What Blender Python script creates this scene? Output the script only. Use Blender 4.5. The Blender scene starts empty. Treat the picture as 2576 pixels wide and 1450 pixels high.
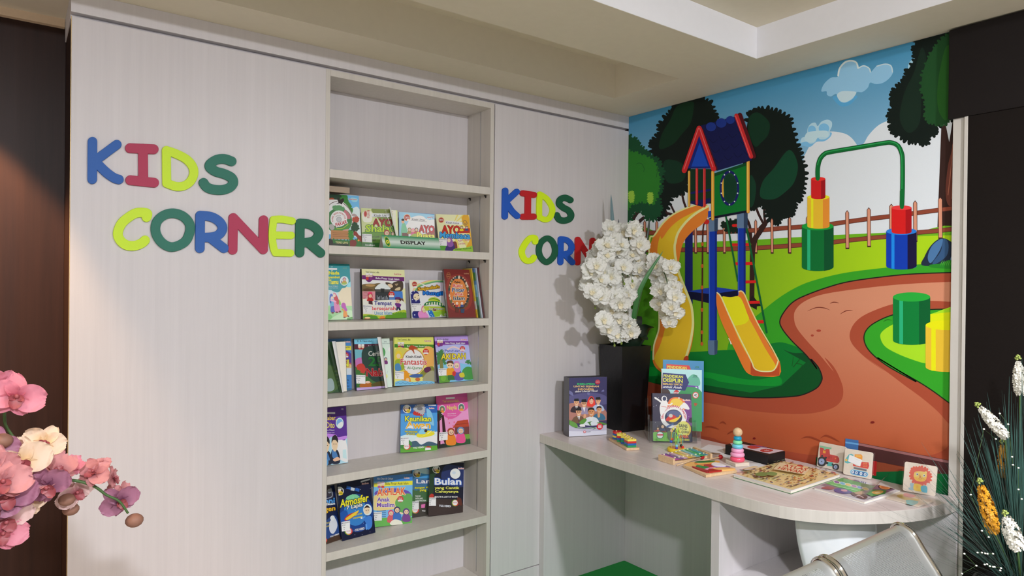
import bpy, bmesh, math, random
from mathutils import Vector, Matrix
from mathutils.geometry import tessellate_polygon
from mathutils.noise import noise as pnoise

# ---------------------------------------------------------------- camera
SC = bpy.context.scene
COL = SC.collection
YAW, PITCH, ROLL, FPX = 0.63884730, -0.00381764, 0.01054662, 1691.08   # focal length in pixels of a 2576 px wide frame
CAM = Vector((0.0, 0.0, 1.48))
_f = Vector((math.sin(YAW)*math.cos(PITCH), math.cos(YAW)*math.cos(PITCH), math.sin(PITCH)))
_r0 = Vector((math.cos(YAW), -math.sin(YAW), 0)); _u0 = _r0.cross(_f)
_r = _r0*math.cos(ROLL) + _u0*math.sin(ROLL)
_u = -_r0*math.sin(ROLL) + _u0*math.cos(ROLL)
cd = bpy.data.cameras.new('camera'); cam = bpy.data.objects.new('camera', cd); COL.objects.link(cam)
cd.sensor_width = 36; cd.lens = FPX/2576*36; cd.clip_start = 0.02
cam.matrix_world = Matrix(((_r.x, _u.x, -_f.x, CAM.x), (_r.y, _u.y, -_f.y, CAM.y), (_r.z, _u.z, -_f.z, CAM.z), (0, 0, 0, 1)))
SC.camera = cam

# ---------------------------------------------------------------- world, lights, exposure
SC.view_settings.view_transform = 'Standard'; SC.view_settings.look = 'None'
SC.view_settings.gamma = 1; SC.view_settings.exposure = 0.10; SC.view_settings.use_curve_mapping = False
w = bpy.data.worlds.new('world'); SC.world = w; w.use_nodes = True
w.node_tree.nodes['Background'].inputs[0].default_value = (0.98, 0.97, 0.95, 1)
w.node_tree.nodes['Background'].inputs[1].default_value = 0.50

def area(name, loc, sx, sy, power, col, rot=(0, 0, 0)):
    d = bpy.data.lights.new(name, 'AREA'); d.shape = 'RECTANGLE'; d.size = sx; d.size_y = sy; d.energy = power; d.color = col
    o = bpy.data.objects.new(name, d); COL.objects.link(o); o.location = loc; o.rotation_euler = rot
    return o
LAMPS = [(1.60, -0.85), (-0.20, -0.85)]                # round surface lamps on the raised ceiling panel, built below
LAMP_STRENGTH = 980
def spot(loc, aim, power, deg):
    sd = bpy.data.lights.new('warm_downlight', 'SPOT'); sd.energy = power; sd.color = (1.0, 0.62, 0.33); sd.spot_size = math.radians(deg)
    sd.spot_blend = 0.35; sd.shadow_soft_size = 0.02
    so = bpy.data.objects.new('warm_downlight', sd); COL.objects.link(so); so.location = loc
    so.rotation_euler = (Vector(aim) - so.location).to_track_quat('-Z', 'Y').to_euler()
spot((-0.30, 2.50, 2.40), (-0.22, 2.84, 1.30), 270, 62)
spot((-0.42, 1.20, 2.40), (-0.02, 1.56, 1.1), 38, 32)

# ---------------------------------------------------------------- tracing helpers: sight line through a picture point met with a real plane
def ray(px, py): return _f + _r*((px-1288)/FPX) - _u*((py-725)/FPX)
def on(ax, v, px, py):
    d = ray(px, py); t = (v-CAM[ax])/d[ax]; return CAM + d*t
def onX(v, p): return on(0, v, *p)
def onY(v, p): return on(1, v, *p)
def onZ(v, p): return on(2, v, *p)
def crop(c, pts):                     # points read off an enlarged detail (origin x, origin y, scale)
    return [(c[0]+x/c[2], c[1]+y/c[2]) for x, y in pts]
KA = (800, 400, 4.833); KB = (800, 640, 3.92); KC = (800, 980, 3.085); KF = (820, 660, 9.062); KG = (1010, 670, 10.357)
KH = (1400, 930, 8.286); KI = (815, 480, 9.062); KJ = (1630, 1060, 9.667); KV = (1500, 820, 4.833); KN = (2030, 1080, 6.906)
M1 = (1560, 220, 3.624); M2 = (1560, 580, 3.452); M3 = (1960, 60, 3.296); M4 = (1960, 460, 2.9); M5 = (1700, 900, 3.39)
KL = (180, 320, 3.903); KS = (1200, 400, 4.264); KE = (1600, 1040, 3.067)

# ---------------------------------------------------------------- colour and materials
def lin(c, k=1.0):
    o = []
    for v in c:
        v = v/255.0
        v = v/12.92 if v <= 0.04045 else ((v+0.055)/1.055)**2.4
        o.append(min(v*k, 0.92))
    return tuple(o)
MATS = {}
def base_mat(name):
    m = bpy.data.materials.new(name); m.use_nodes = True
    return m, m.node_tree, m.node_tree.nodes['Principled BSDF']
def plain(name, rgb, rough=0.5, metal=0.0, k=1.0, coat=0.0, bump=0.0, bscale=60, trans=0.0, spec=0.5, var=0.06):
    if name in MATS: return MATS[name]
    m, t, p = base_mat(name)
    c = lin(rgb, k)
    n = t.nodes.new('ShaderNodeTexNoise'); n.inputs['Scale'].default_value = bscale; n.inputs['Detail'].default_value = 3
    tc = t.nodes.new('ShaderNodeTexCoord'); t.links.new(tc.outputs['Object'], n.inputs['Vector'])
    mx = t.nodes.new('ShaderNodeMixRGB'); mx.inputs[1].default_value = (*[v*(1-var) for v in c], 1); mx.inputs[2].default_value = (*[min(1, v*(1+var)) for v in c], 1)
    t.links.new(n.outputs['Fac'], mx.inputs[0]); t.links.new(mx.outputs[0], p.inputs['Base Color'])
    p.inputs['Roughness'].default_value = rough; p.inputs['Metallic'].default_value = metal
    p.inputs['Coat Weight'].default_value = coat; p.inputs['Transmission Weight'].default_value = trans
    p.inputs['Specular IOR Level'].default_value = spec
    if bump:
        b = t.nodes.new('ShaderNodeBump'); b.inputs['Strength'].default_value = bump; b.inputs['Distance'].default_value = 0.002
        t.links.new(n.outputs['Fac'], b.inputs['Height']); t.links.new(b.outputs[0], p.inputs['Normal'])
    MATS[name] = m; return m
def laminate(name, a, b, rough=0.42, grain=(26, 26, 0.9), k=1.0):
    if name in MATS: return MATS[name]
    m, t, p = base_mat(name)
    tc = t.nodes.new('ShaderNodeTexCoord'); mp = t.nodes.new('ShaderNodeMapping'); mp.inputs['Scale'].default_value = grain
    g = t.nodes.new('ShaderNodeNewGeometry')
    t.links.new(g.outputs['Position'], mp.inputs['Vector'])
    n = t.nodes.new('ShaderNodeTexNoise'); n.inputs['Scale'].default_value = 1.6; n.inputs['Detail'].default_value = 6; n.inputs['Roughness'].default_value = 0.68
    t.links.new(mp.outputs[0], n.inputs['Vector'])
    r = t.nodes.new('ShaderNodeValToRGB'); r.color_ramp.elements[0].position = 0.30; r.color_ramp.elements[1].position = 0.70
    r.color_ramp.elements[0].color = (*lin(a, k), 1); r.color_ramp.elements[1].color = (*lin(b, k), 1)
    t.links.new(n.outputs['Fac'], r.inputs[0]); t.links.new(r.outputs[0], p.inputs['Base Color'])
    p.inputs['Roughness'].default_value = rough
    MATS[name] = m; return m
def printed(name, rough=0.3, coat=0.3, spec=0.5):
    if name in MATS: return MATS[name]
    m, t, p = base_mat(name)
    a = t.nodes.new('ShaderNodeAttribute'); a.attribute_name = 'Col'
    n = t.nodes.new('ShaderNodeTexNoise'); n.inputs['Scale'].default_value = 900
    mx = t.nodes.new('ShaderNodeMixRGB'); mx.blend_type = 'MULTIPLY'; mx.inputs[0].default_value = 0.06
    t.links.new(a.outputs['Color'], mx.inputs[1]); t.links.new(n.outputs['Fac'], mx.inputs[2])
    t.links.new(mx.outputs[0], p.inputs['Base Color'])
    p.inputs['Roughness'].default_value = rough; p.inputs['Coat Weight'].default_value = coat; p.inputs['Coat Roughness'].default_value = 0.12
    p.inputs['Specular IOR Level'].default_value = spec
    MATS[name] = m; return m
LAM = laminate('pale_laminate', (208, 203, 205), (215, 210, 212), grain=(34, 34, 0.8))
LAMD = laminate('beige_edge_laminate', (203, 197, 189), (213, 207, 199), grain=(34, 34, 0.8))
DARK = laminate('dark_brown_laminate', (40, 25, 21), (52, 33, 27), rough=0.4)
DARK.node_tree.nodes['Principled BSDF'].inputs['Specular IOR Level'].default_value = 0.2
GLOSS = printed('glossy_print', 0.28, 0.5)
MATTE = printed('matt_print', 0.5, 0.05)
MURAL = printed('mural_print', 0.6, 0.0, 0.18)

# ---------------------------------------------------------------- objects
def tag(o, label=None, cat=None, group=None, kind=None):
    if label: o['label'] = label
    if cat: o['category'] = cat
    if group: o['group'] = group
    if kind: o['kind'] = kind
    return o
def thing(name, label, cat, loc=(0, 0, 0), rz=0, group=None):
    o = bpy.data.objects.new(name, None); COL.objects.link(o); o.location = loc; o.rotation_euler = (0, 0, rz)
    o.empty_display_size = 0.05
    o.matrix_world = Matrix.Translation(loc) @ Matrix.Rotation(rz, 4, 'Z')
    return tag(o, label, cat, group)
class MB:
    """collects shapes into ONE mesh"""
    def __init__(s):
        s.bm = bmesh.new(); s.cl = s.bm.loops.layers.float_color.new('Col'); s.col = (0.8, 0.8, 0.8, 1); s.mi = 0
    def _f(s, vs, smooth=False):
        try: f = s.bm.faces.new(vs)
        except ValueError: return None
        f.smooth = smooth; f.material_index = s.mi
        for l in f.loops: l[s.cl] = s.col
        return f
    def color(s, rgb, k=1.0): s.col = (*lin(rgb, k), 1); return s
    def box(s, x0, x1, y0, y1, z0, z1, M=None):
        v = [Vector((x, y, z)) for x in (x0, x1) for y in (y0, y1) for z in (z0, z1)]
        if M is not None: v = [M @ p for p in v]
        v = [s.bm.verts.new(p) for p in v]
        for q in ((0, 1, 3, 2), (4, 6, 7, 5), (0, 4, 5, 1), (2, 3, 7, 6), (0, 2, 6, 4), (1, 5, 7, 3)): s._f([v[i] for i in q])
        return s
    def rbox(s, x0, x1, y0, y1, z0, z1, r, M=None, n=4):
        """box with vertical edges rounded"""
        pts = []
        for cx, cy, a0 in ((x1-r, y1-r, 0), (x0+r, y1-r, 90), (x0+r, y0+r, 180), (x1-r, y0+r, 270)):
            for i in range(n+1):
                a = math.radians(a0+90*i/n); pts.append((cx+r*math.cos(a), cy+r*math.sin(a)))
        return s.prism(pts, z0, z1, M)
    def prism(s, pts, z0, z1, M=None):
        f = (lambda p: M @ Vector(p)) if M is not None else (lambda p: Vector(p))
        a = [s.bm.verts.new(f((x, y, z0))) for x, y in pts]; b = [s.bm.verts.new(f((x, y, z1))) for x, y in pts]
        n = len(pts)
        for i in range(n): s._f([a[i], a[(i+1) % n], b[(i+1) % n], b[i]])
        s._f(a[::-1]); s._f(b)
        return s
    def quad(s, pts, smooth=False): s._f([s.bm.verts.new(p) for p in pts], smooth); return s
    def tube(s, pts, r, n=8, cap=True, r2=None, flat=1.0):
        pts = [Vector(p) for p in pts]; N = len(pts); rings = []; prev = None
        for i, p in enumerate(pts):
            t = (pts[min(i+1, N-1)]-pts[max(i-1, 0)]).normalized()
            if prev is None:
                up = Vector((0, 0, 1)) if abs(t.z) < .9 else Vector((1, 0, 0)); a = t.cross(up).normalized()
            else:
                a = (prev - t*prev.dot(t)).normalized()
            prev = a; b = t.cross(a)
            rr = r if r2 is None else r+(r2-r)*i/(N-1)
            if callable(r): rr = r(i/(N-1))
            rings.append([s.bm.verts.new(p+a*rr*math.cos(2*math.pi*k/n)+b*rr*flat*math.sin(2*math.pi*k/n)) for k in range(n)])
        for i in range(N-1):
            for k in range(n): s._f([rings[i][k], rings[i][(k+1) % n], rings[i+1][(k+1) % n], rings[i+1][k]], True)
        if cap: s._f(rings[0][::-1]); s._f(rings[-1])
        return s
    def lathe(s, prof, c=(0, 0, 0), n=24, M=None, sx=1, sy=1):
        rings = []; c = Vector(c)
        for r, z in prof:
            ring = []
            for k in range(n):
                a = 2*math.pi*k/n; p = c+Vector((r*sx*math.cos(a), r*sy*math.sin(a), z))
                ring.append(s.bm.verts.new(M @ p if M is not None else p))
            rings.append(ring)
        for i in range(len(prof)-1):
            for k in range(n): s._f([rings[i][k], rings[i][(k+1) % n], rings[i+1][(k+1) % n], rings[i+1][k]], True)
        s._f(rings[0][::-1]); s._f(rings[-1])
        return s
    def ball(s, c, r, n=14, sz=(1, 1, 1), M=None):
        c = Vector(c); m = n//2; prof = [(max(1e-4, math.sin(math.pi*i/m))*r, -math.cos(math.pi*i/m)*r) for i in range(m+1)]
        rings = []
        for rr, z in prof:
            ring = []
            for k in range(n):
                p = Vector((rr*math.cos(2*math.pi*k/n)*sz[0], rr*math.sin(2*math.pi*k/n)*sz[1], z*sz[2]))
                if M is not None: p = M @ p
                ring.append(s.bm.verts.new(p+c))
            rings.append(ring)
        for i in range(m):
            for k in range(n): s._f([rings[i][k], rings[i][(k+1) % n], rings[i+1][(k+1) % n], rings[i+1][k]], True)
        return s
    def grid(s, f, nu, nv, smooth=True):
        g = [[s.bm.verts.new(f(i/nu, j/nv)) for j in range(nv+1)] for i in range(nu+1)]
        for i in range(nu):
            for j in range(nv): s._f([g[i][j], g[i+1][j], g[i+1][j+1], g[i][j+1]], smooth)
        return s
    def build(s, name, mat, parent=None, bevel=0, solid=0, kind=None, flip=True):
        if flip: bmesh.ops.recalc_face_normals(s.bm, faces=s.bm.faces)
        me = bpy.data.meshes.new(name); s.bm.to_mesh(me); s.bm.free()
        for m in (mat if isinstance(mat, (list, tuple)) else [mat]): me.materials.append(m)
        o = bpy.data.objects.new(name, me); COL.objects.link(o)
        if parent: o.parent = parent
        if solid: md = o.modifiers.new('s', 'SOLIDIFY'); md.thickness = solid; md.offset = 0
        if bevel:
            md = o.modifiers.new('b', 'BEVEL'); md.width = bevel; md.segments = 2; md.limit_method = 'ANGLE'; md.angle_limit = math.radians(40)
        if kind: o['kind'] = kind
        return o
def catmull(p, n=6, closed=True):
    out = []; N = len(p); R = range(N) if closed else range(N-1)
    for i in R:
        if closed: a, b, c, d = p[i-1], p[i], p[(i+1) % N], p[(i+2) % N]
        else: a, b, c, d = p[max(i-1, 0)], p[i], p[i+1], p[min(i+2, N-1)]
        for k in range(n):
            t = k/n; t2 = t*t; t3 = t2*t
            out.append(tuple(0.5*((2*b[j])+(-a[j]+c[j])*t+(2*a[j]-5*b[j]+4*c[j]-d[j])*t2+(-a[j]+3*b[j]-3*c[j]+d[j])*t3) for j in range(len(b))))
    if not closed: out.append(tuple(p[-1]))
    return out

# ---------------------------------------------------------------- printed artwork laid on a real surface
TXT = {}
def glyphs(txt, off):
    key = (txt, round(off, 4))
    if key in TXT: return TXT[key]
    c = bpy.data.curves.new('t', 'FONT'); c.body = txt; c.size = 1; c.offset = off; c.resolution_u = 2; c.fill_mode = 'FRONT'; c.dimensions = '2D'
    o = bpy.data.objects.new('t', c); me = bpy.data.meshes.new_from_object(o)
    me.calc_loop_triangles()
    v = [(p.co.x, p.co.y) for p in me.vertices]; t = [tuple(x.vertices) for x in me.loop_triangles]
    bpy.data.objects.remove(o); bpy.data.curves.remove(c); bpy.data.meshes.remove(me)
    if not v: v = [(0, 0), (1, 1)]
    bb = (min(a for a, b in v), min(b for a, b in v), max(a for a, b in v), max(b for a, b in v))
    TXT[key] = (v, t, bb); return TXT[key]
class Art:
    def __init__(s, K=None, k=1.25): s.F = []; s.lay = 0; s.K = K; s.k = k; s.bg = None
    def use(s, K): s.K = K; return s
    def px(s, pts): return crop(s.K, pts) if s.K else list(pts)
    def _tri(s, v, t, col): s.lay += 1; s.F.append((v, t, col, s.lay))
    def _c(s, col): return col if callable(col) else (*lin(col, s.k), 1)
    def P(s, pts, col, holes=()):
        loops = [pts, *holes]
        v = [q for l in loops for q in l]
        t = tessellate_polygon([[Vector((x, y, 0)) for x, y in l] for l in loops])
        s._tri(s.px(v), t, s._c(col)); return s
    def S(s, pts, col, n=5): return s.P(catmull(pts, n), col)
    def R(s, x0, y0, x1, y1, col, dy=0): return s.P([(x0, y0), (x1, y0+dy), (x1, y1+dy), (x0, y1)], col)
    def E(s, cx, cy, rx, ry, col, rot=0, n=20):
        a = math.radians(rot); ca, sa = math.cos(a), math.sin(a)
        return s.P([(cx+rx*math.cos(2*math.pi*i/n)*ca-ry*math.sin(2*math.pi*i/n)*sa, cy+rx*math.cos(2*math.pi*i/n)*sa+ry*math.sin(2*math.pi*i/n)*ca) for i in range(n)], col)
    def L(s, pts, w, col, closed=False, smooth=True, taper=0):
        if smooth and len(pts) > 2: pts = catmull(pts, 4, closed)
        if closed: pts = list(pts)+[pts[0]]
        v = []; t = []; N = len(pts)
        for i, p in enumerate(pts):
            a = pts[max(i-1, 0)]; b = pts[min(i+1, N-1)]
            dx, dy = b[0]-a[0], b[1]-a[1]; l = math.hypot(dx, dy) or 1
            ww = w/2*(1 if not taper else max(0.08, math.sin(math.pi*(i+.3)/(N-.4))))
            v += [(p[0]-dy/l*ww, p[1]+dx/l*ww), (p[0]+dy/l*ww, p[1]-dx/l*ww)]
            if i: k = 2*i; t += [(k-2, k-1, k+1), (k-2, k+1, k)]
        s._tri(s.px(v), t, s._c(col))
        if not closed and not taper:
            for q, p in enumerate((pts[0], pts[-1])):
                v = [(p[0]+w/2*math.cos(math.pi*j/4), p[1]+w/2*math.sin(math.pi*j/4)) for j in range(8)]
                s.F.append((s.px(v), [(0, j, j+1) for j in range(1, 7)], s._c(col), s.lay+.3+.2*q))
        return s
    def T(s, txt, x0, y0, x1, y1, col, out=None, ow=3, dy=0, bold=0.012, arc=None, sk=0):
        bold = min(bold, .028); v, t, bb = glyphs(txt, bold); W = bb[2]-bb[0]; H = bb[3]-bb[1]
        def mp(v):
            r = []
            for a, b in v:
                nx = (a-bb[0])/W; ny = (b-bb[1])/H
                if arc:
                    cx, cy, r0, r1, a0, a1 = arc; th = math.radians(a0+(a1-a0)*nx); rr = r0+(r1-r0)*ny
                    r.append((cx+rr*math.sin(th), cy-rr*math.cos(th)))
                else: r.append((x0+nx*(x1-x0)+sk*ny, y1-ny*(y1-y0)+dy*nx))
            return r
        if out is not None:
            q = mp(v); s.lay += 1; o_ = ow*.62
            for k in range(8):
                dx_, dy_ = o_*math.cos(k*math.pi/4), o_*math.sin(k*math.pi/4)
                s.F.append((s.px([(x+dx_, y+dy_) for x, y in q]), t, s._c(out), s.lay+.1*k))
        s._tri(s.px(mp(v)), t, s._c(col)); return s
    def leafy(s, loop, col, n=40, r=14, point=1.5, seed=1):
        """fill with leafy scallops along the rim"""
        rnd = random.Random(seed); sm = catmull(loop, 6); s.P(sm, col); N = len(sm)
        cx = sum(p[0] for p in sm)/N; cy = sum(p[1] for p in sm)/N; v = []; t = []
        n = int(n*1.55); r *= .86; point = 1+(point-1)*.6
        for i in range(n):
            p = sm[int(i*N/n) % N]; q = sm[(int(i*N/n)+2) % N]
            dx, dy = q[0]-p[0], q[1]-p[1]; l = math.hypot(dx, dy) or 1; nx, ny = dy/l, -dx/l
            if nx*(p[0]-cx)+ny*(p[1]-cy) < 0: nx, ny = -nx, -ny
            rr = r*rnd.uniform(.7, 1.2); k = len(v)
            lv = []
            for j in range(10):
                a = 2*math.pi*j/10; e = rr*(point if abs(a) < 1 or a > 5.4 else 1.0)*math.cos(a); h = rr*.74*math.sin(a)
                lv.append((p[0]+nx*e-ny*h, p[1]+ny*e+nx*h))
            s.F.append((s.px(lv), [(0, j, j+1) for j in range(1, 9)], s._c(col), s.lay+.12+.1*(i % 8)))
        return s
    def head(s, x, y, r, hood, body, skin=(235, 190, 160), bh=2.6, bw=1.3):
        s.S([(x-r*.5, y+r*.7), (x-r*bw, y+r*1.6), (x-r*bw, y+r*bh), (x+r*bw, y+r*bh), (x+r*bw, y+r*1.6), (x+r*.5, y+r*.7)], body)
        s.E(x, y, r*1.12, r*1.2, hood); s.E(x+r*.05, y+r*.15, r*.78, r*.82, skin)
        s.E(x-r*.25, y+r*.1, r*.12, r*.16, (30, 20, 20), n=8); s.E(x+r*.38, y+r*.1, r*.12, r*.16, (30, 20, 20), n=8)
        s.L([(x-r*.15, y+r*.5), (x+r*.08, y+r*.6), (x+r*.3, y+r*.5)], r*.1, (170, 60, 50)); return s
    def lay_on(s, mb, T, surf, clip, cuts_s=(), cuts_v=(), d0=0.0002, eps=5e-5):
        """T: picture point -> (s, v) on the surface; surf(s, v, d) -> 3D point"""
        bm = bmesh.new(); ci = bm.faces.layers.int.new('ci'); tab = []
        for vs, ts, col, lay in s.F:
            tab.append(col); k = len(tab)-1; d = d0+lay*eps
            bv = [bm.verts.new((*T(*p), d)) for p in vs]
            for tr in ts:
                if len(set(tr)) < 3: continue
                try: f = bm.faces.new([bv[i] for i in tr]); f[ci] = k
                except ValueError: pass
        s0, s1, v0, v1 = clip
        for co, no in (((s0, 0, 0), (-1, 0, 0)), ((s1, 0, 0), (1, 0, 0)), ((0, v0, 0), (0, -1, 0)), ((0, v1, 0), (0, 1, 0))):
            bmesh.ops.bisect_plane(bm, geom=bm.verts[:]+bm.edges[:]+bm.faces[:], plane_co=co, plane_no=no, clear_outer=True, dist=1e-7)
        for c in cuts_s: bmesh.ops.bisect_plane(bm, geom=bm.verts[:]+bm.edges[:]+bm.faces[:], plane_co=(c, 0, 0), plane_no=(1, 0, 0), dist=1e-7)
        for c in cuts_v: bmesh.ops.bisect_plane(bm, geom=bm.verts[:]+bm.edges[:]+bm.faces[:], plane_co=(0, c, 0), plane_no=(0, 1, 0), dist=1e-7)
        mp = {}
        for v in bm.verts: mp[v] = mb.bm.verts.new(surf(*v.co))
        for f in bm.faces:
            try: g = mb.bm.faces.new([mp[v] for v in f.verts])
            except ValueError: continue
            c = tab[f[ci]]; g.material_index = mb.mi
            for l, l0 in zip(g.loops, f.loops):
                l[mb.cl] = c(l0.vert.co.x, l0.vert.co.y) if callable(c) else c
        bm.free()
# ================================================================ the room
YW = 2.57; XM = 2.693; ZC = 2.407; YB = 2.87          # cabinet front, mural wall, soffit, back wall
GREEN = plain('green_carpet', (24, 146, 62), 0.9, bump=0.4, bscale=400, k=1.1)
PAINT = plain('ceiling_paint', (218, 210, 190), 0.75, bump=0.15, bscale=30, var=0.03)  # soffit shade and warm bounce mixed into this beige
PAINT_LIT = plain('tray_lit_paint', (232, 232, 236), 0.7, bump=0.12, bscale=30, var=0.02)  # same ceiling paint, lightened: direct lamp light on tray sides put into colour
m = MB(); m.box(-3, 3.2, -3, 3.2, -0.05, 0); m.build('floor', plain('floor_tile', (196, 186, 174), .35, bump=.05, bscale=12, k=1.0), kind='structure')
m = MB(); m.rbox(1.2, 2.654, .62, YW-.037, 0, .004, .01); tag(m.build('carpet', GREEN), 'bright green carpet on the floor under the desk', 'carpet')
m = MB()
m.box(-3, 3.2, 2.362, 3.2, ZC, 2.62); m.box(-3, 3.2, 1.601, 1.965, ZC, 2.62)
m.box(-3, 0.20, 1.965, 2.362, ZC, 2.62); m.box(2.372, 3.2, 1.965, 2.362, ZC, 2.62); m.box(0.20, 2.372, 1.965, 2.362, 2.572, 2.62)
m.box(2.408, 3.2, -2.4, 1.601, ZC, 2.62); m.box(-3, -2.0, -2.4, 1.601, ZC, 2.62); m.box(-3, 3.2, -3, -2.4, ZC, 2.62)
m.box(-2.0, 2.408, -2.4, 1.601, 2.533, 2.62)

m.mi = 1
m.box(2.4065, 2.4080, -2.4, 1.6025, ZC+.0005, 2.533); m.box(-2.0, 2.4065, 1.5995, 1.6008, ZC+.0005, 2.533)
m.build('ceiling', [PAINT, PAINT_LIT], kind='structure')
m = MB(); m.box(-3, 3.2, YB+.10, 3.2, 0, ZC); m.build('wall_back', DARK, kind='structure')
m = MB(); m.box(XM, 3.2, -3, YB+.10, 0, ZC); m.build('wall_right', plain('black_brown_panel', (16, 11, 10), 0.45, bump=.2, bscale=50), kind='structure')
m = MB(); m.box(-3, 0.1465, YB+.02, YB+.0995, 0, ZC-.001); m.build('trim_1', DARK, kind='structure')
m = MB(); m.box(-3, .143, YB-.005, YB+.02, ZC-.028, ZC); m.build('trim_2', plain('warm_cornice', (214, 190, 160), .6), kind='structure')
# header above the cabinets
m = MB(); m.box(.144, XM, YW, YB, 2.341, ZC); m.box(.144, XM, YW+.03, YB, 2.327, 2.341); m.build('trim_3', LAM, kind='structure', bevel=.0008)
# white post at the end of the mural
m = MB(); m.box(XM-.022, XM, .948, .986, 0, 2.09); m.box(XM-.030, XM-.004, .936, .948, 0, 2.09)
m.build('trim_4', plain('post_white', (205, 200, 192), .45, bump=.1, bscale=14, var=.05), kind='structure', bevel=.001)
# dark beam box
m = MB(); m.box(XM-.034, XM, .2, .998, 2.086, ZC-.006); m.box(XM-.030, XM, -3, .2, 2.086, ZC-.006); m.build('trim_5', plain('dark_beam', (24, 19, 18), .7, spec=.2, bump=.5, bscale=35), kind='structure', bevel=.002)
m = MB(); m.box(XM-.03, XM, -3, .936, 0, 2.085); m.build('trim_6', plain('near_black_panel', (20, 14, 12), .5, spec=.2, bump=.2, bscale=80), kind='structure')

# round lamps on the raised panel (above the frame)
for i, (x, y) in enumerate(LAMPS):
    t = thing('ceiling_lamp', 'round white surface lamp on the raised ceiling panel, '+('on the mural side' if i == 0 else 'on the entrance side'), 'ceiling light', (x, y, 2.533))
    m = MB(); m.lathe([(.12, -.001), (.12, -.018), (.10, -.019), (.10, -.001)], n=28); m.build('housing', plain('fitting_white', (230, 230, 228), .4), t)
    em, nt, pb = base_mat('lamp_glow'); pb.inputs['Emission Color'].default_value = (0.93, 0.945, 1.0, 1); pb.inputs['Emission Strength'].default_value = LAMP_STRENGTH
    m = MB(); m.lathe([(.095, -.020), (.088, -.034), (.070, -.042), (.001, -.045)], n=24); m.build('diffuser', em, t)

# ---------------------------------------------------------------- cabinets
t = thing('wardrobe_cabinet', 'tall pale wood-grain cabinet with plain door carrying the large letters', 'cabinet', (0, 0, 0))
m = MB(); m.box(.146, .986, YW, YW+.02, .10, 2.327); m.build('door', LAM, t, bevel=.0012)
m = MB(); m.box(.147, .165, YW+.021, YB+.099, 0, 2.327); m.build('side_panel', DARK, t)
m = MB(); m.box(.1445, .1458, YW, YW+.004, .0, 2.327); m.build('edge_strip', plain('gold_edge', (226, 196, 140), .3, metal=.3), t)
m = MB(); m.box(.147, .986, YW+.03, YW+.05, 0, .098); m.build('plinth', LAM, t)
t = thing('tall_cabinet', 'pale wood-grain cabinet between the bookcase and the mural, carrying the small letters', 'cabinet', (0, 0, 0))
m = MB(); m.box(1.801, XM-.001, YW, YW+.02, .106, 2.327); m.build('door', LAM, t, bevel=.0012)
m = MB(); m.box(1.801, XM-.001, YW, YW+.02, 0.0, .101); m.build('plinth', LAM, t, bevel=.0012)
m = MB(); m.box(1.799, 1.817, YW+.021, YB, 0, 2.327); m.build('side_panel', LAMD, t)
# bookcase
BX0, BX1, YK = .986, 1.796, 2.765
bc = thing('bookcase', 'tall open bookcase of six shelves set between two pale cabinets', 'bookcase', (0, 0, 0))
m = MB(); m.box(BX0, BX0+.018, YW, YK, 0, 2.327); m.build('side_panel', LAMD, bc, bevel=.0006)
m = MB(); m.box(BX1-.02, BX1, YW, YK, 0, 2.327); m.build('side_panel', LAMD, bc, bevel=.0006)
m = MB(); m.box(BX0+.0182, BX1-.0202, YW, YK, 2.302, 2.327); m.build('top_panel', LAMD, bc, bevel=.0006)
m = MB(); m.box(BX0+.0182, BX1-.0202, YK+.0005, YK+.012, 0, 2.302); m.build('back_panel', LAM, bc)
m = MB(); m.box(BX0+.0182, BX1-.0202, YW, YK, 0, .03); m.box(BX0+.0182, BX1-.0202, YW, YW+.02, .03, .11); m.build('base_panel', LAMD, bc)
SH = [1.934, 1.6315, 1.326, 1.022, .7135, .4085, .105]
for i, z in enumerate(SH):
    m = MB(); m.box(BX0+.0185, BX1-.0205, YW-.001 if i else YW, YK-.0005, z-.033, z); m.build('shelf', LAMD, bc, bevel=.0007)
ALU = plain('shelf_rail_metal', (190, 190, 192), .3, metal=.9)
for x in (BX1-.0208,):
    m = MB(); m.box(x-.0008, x, 2.650, 2.6545, .12, 2.30); m.build('rail', ALU, bc)
m = MB(); m.box(BX0+.0182, BX0+.019, 2.650, 2.6545, .12, 2.30); m.build('rail', ALU, bc)
PIN = plain('black_pin', (30, 26, 24), .4)
for z in SH[1:7]:
    pass
for z in SH[:6]:
    for y in (2.602, 2.735):
        m = MB(); m.tube([(BX1-.0206, y, z-.0365), (BX1-.030, y, z-.0365)], .0034, 8); m.box(BX1-.0235, BX1-.0206, y-.003, y+.003, z-.046, z-.035); m.build('shelf_pin', PIN, bc)

# ---------------------------------------------------------------- desk
ZD = .75
front = [(2.088, YW), (2.058, 2.10), (2.048, 1.42)]
curve = catmull([(2.048, 1.55), (2.048, 1.42), (2.058, 1.315), (2.09, 1.225), (2.169, 1.128), (2.274, 1.054), (2.409, .989), (2.521, .961), (2.630, .952), (2.70, .952)], 4, False)
curve = [p for p in curve if p[1] < 1.42 and p[0] < XM-.023]
top_out = [(XM-.0235, YW-.001), (2.088, YW-.001), (2.056, 2.10)] + [(2.048, 1.42)] + curve + [(XM-.0235, .952)]
dk = thing('desk', 'built-in pale laminate desk with rounded end below the playground mural', 'desk', (0, 0, 0))
DTOP = laminate('desk_top_laminate', (204, 192, 190), (220, 209, 207), rough=.28, grain=(30, 2, 30))
m = MB(); m.prism(top_out, ZD-.0415, ZD)
for f in m.bm.faces: f.normal_update(); f.material_index = 0 if abs(f.normal.z) > .5 else 1
m.build('desk_top', [DTOP, LAMD], dk, bevel=.0008)
m = MB(); m.box(2.092, 2.655, YW-.036, YW-.0005, 0, ZD-.0425); m.build('back_panel', LAM, dk, bevel=.001)
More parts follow.
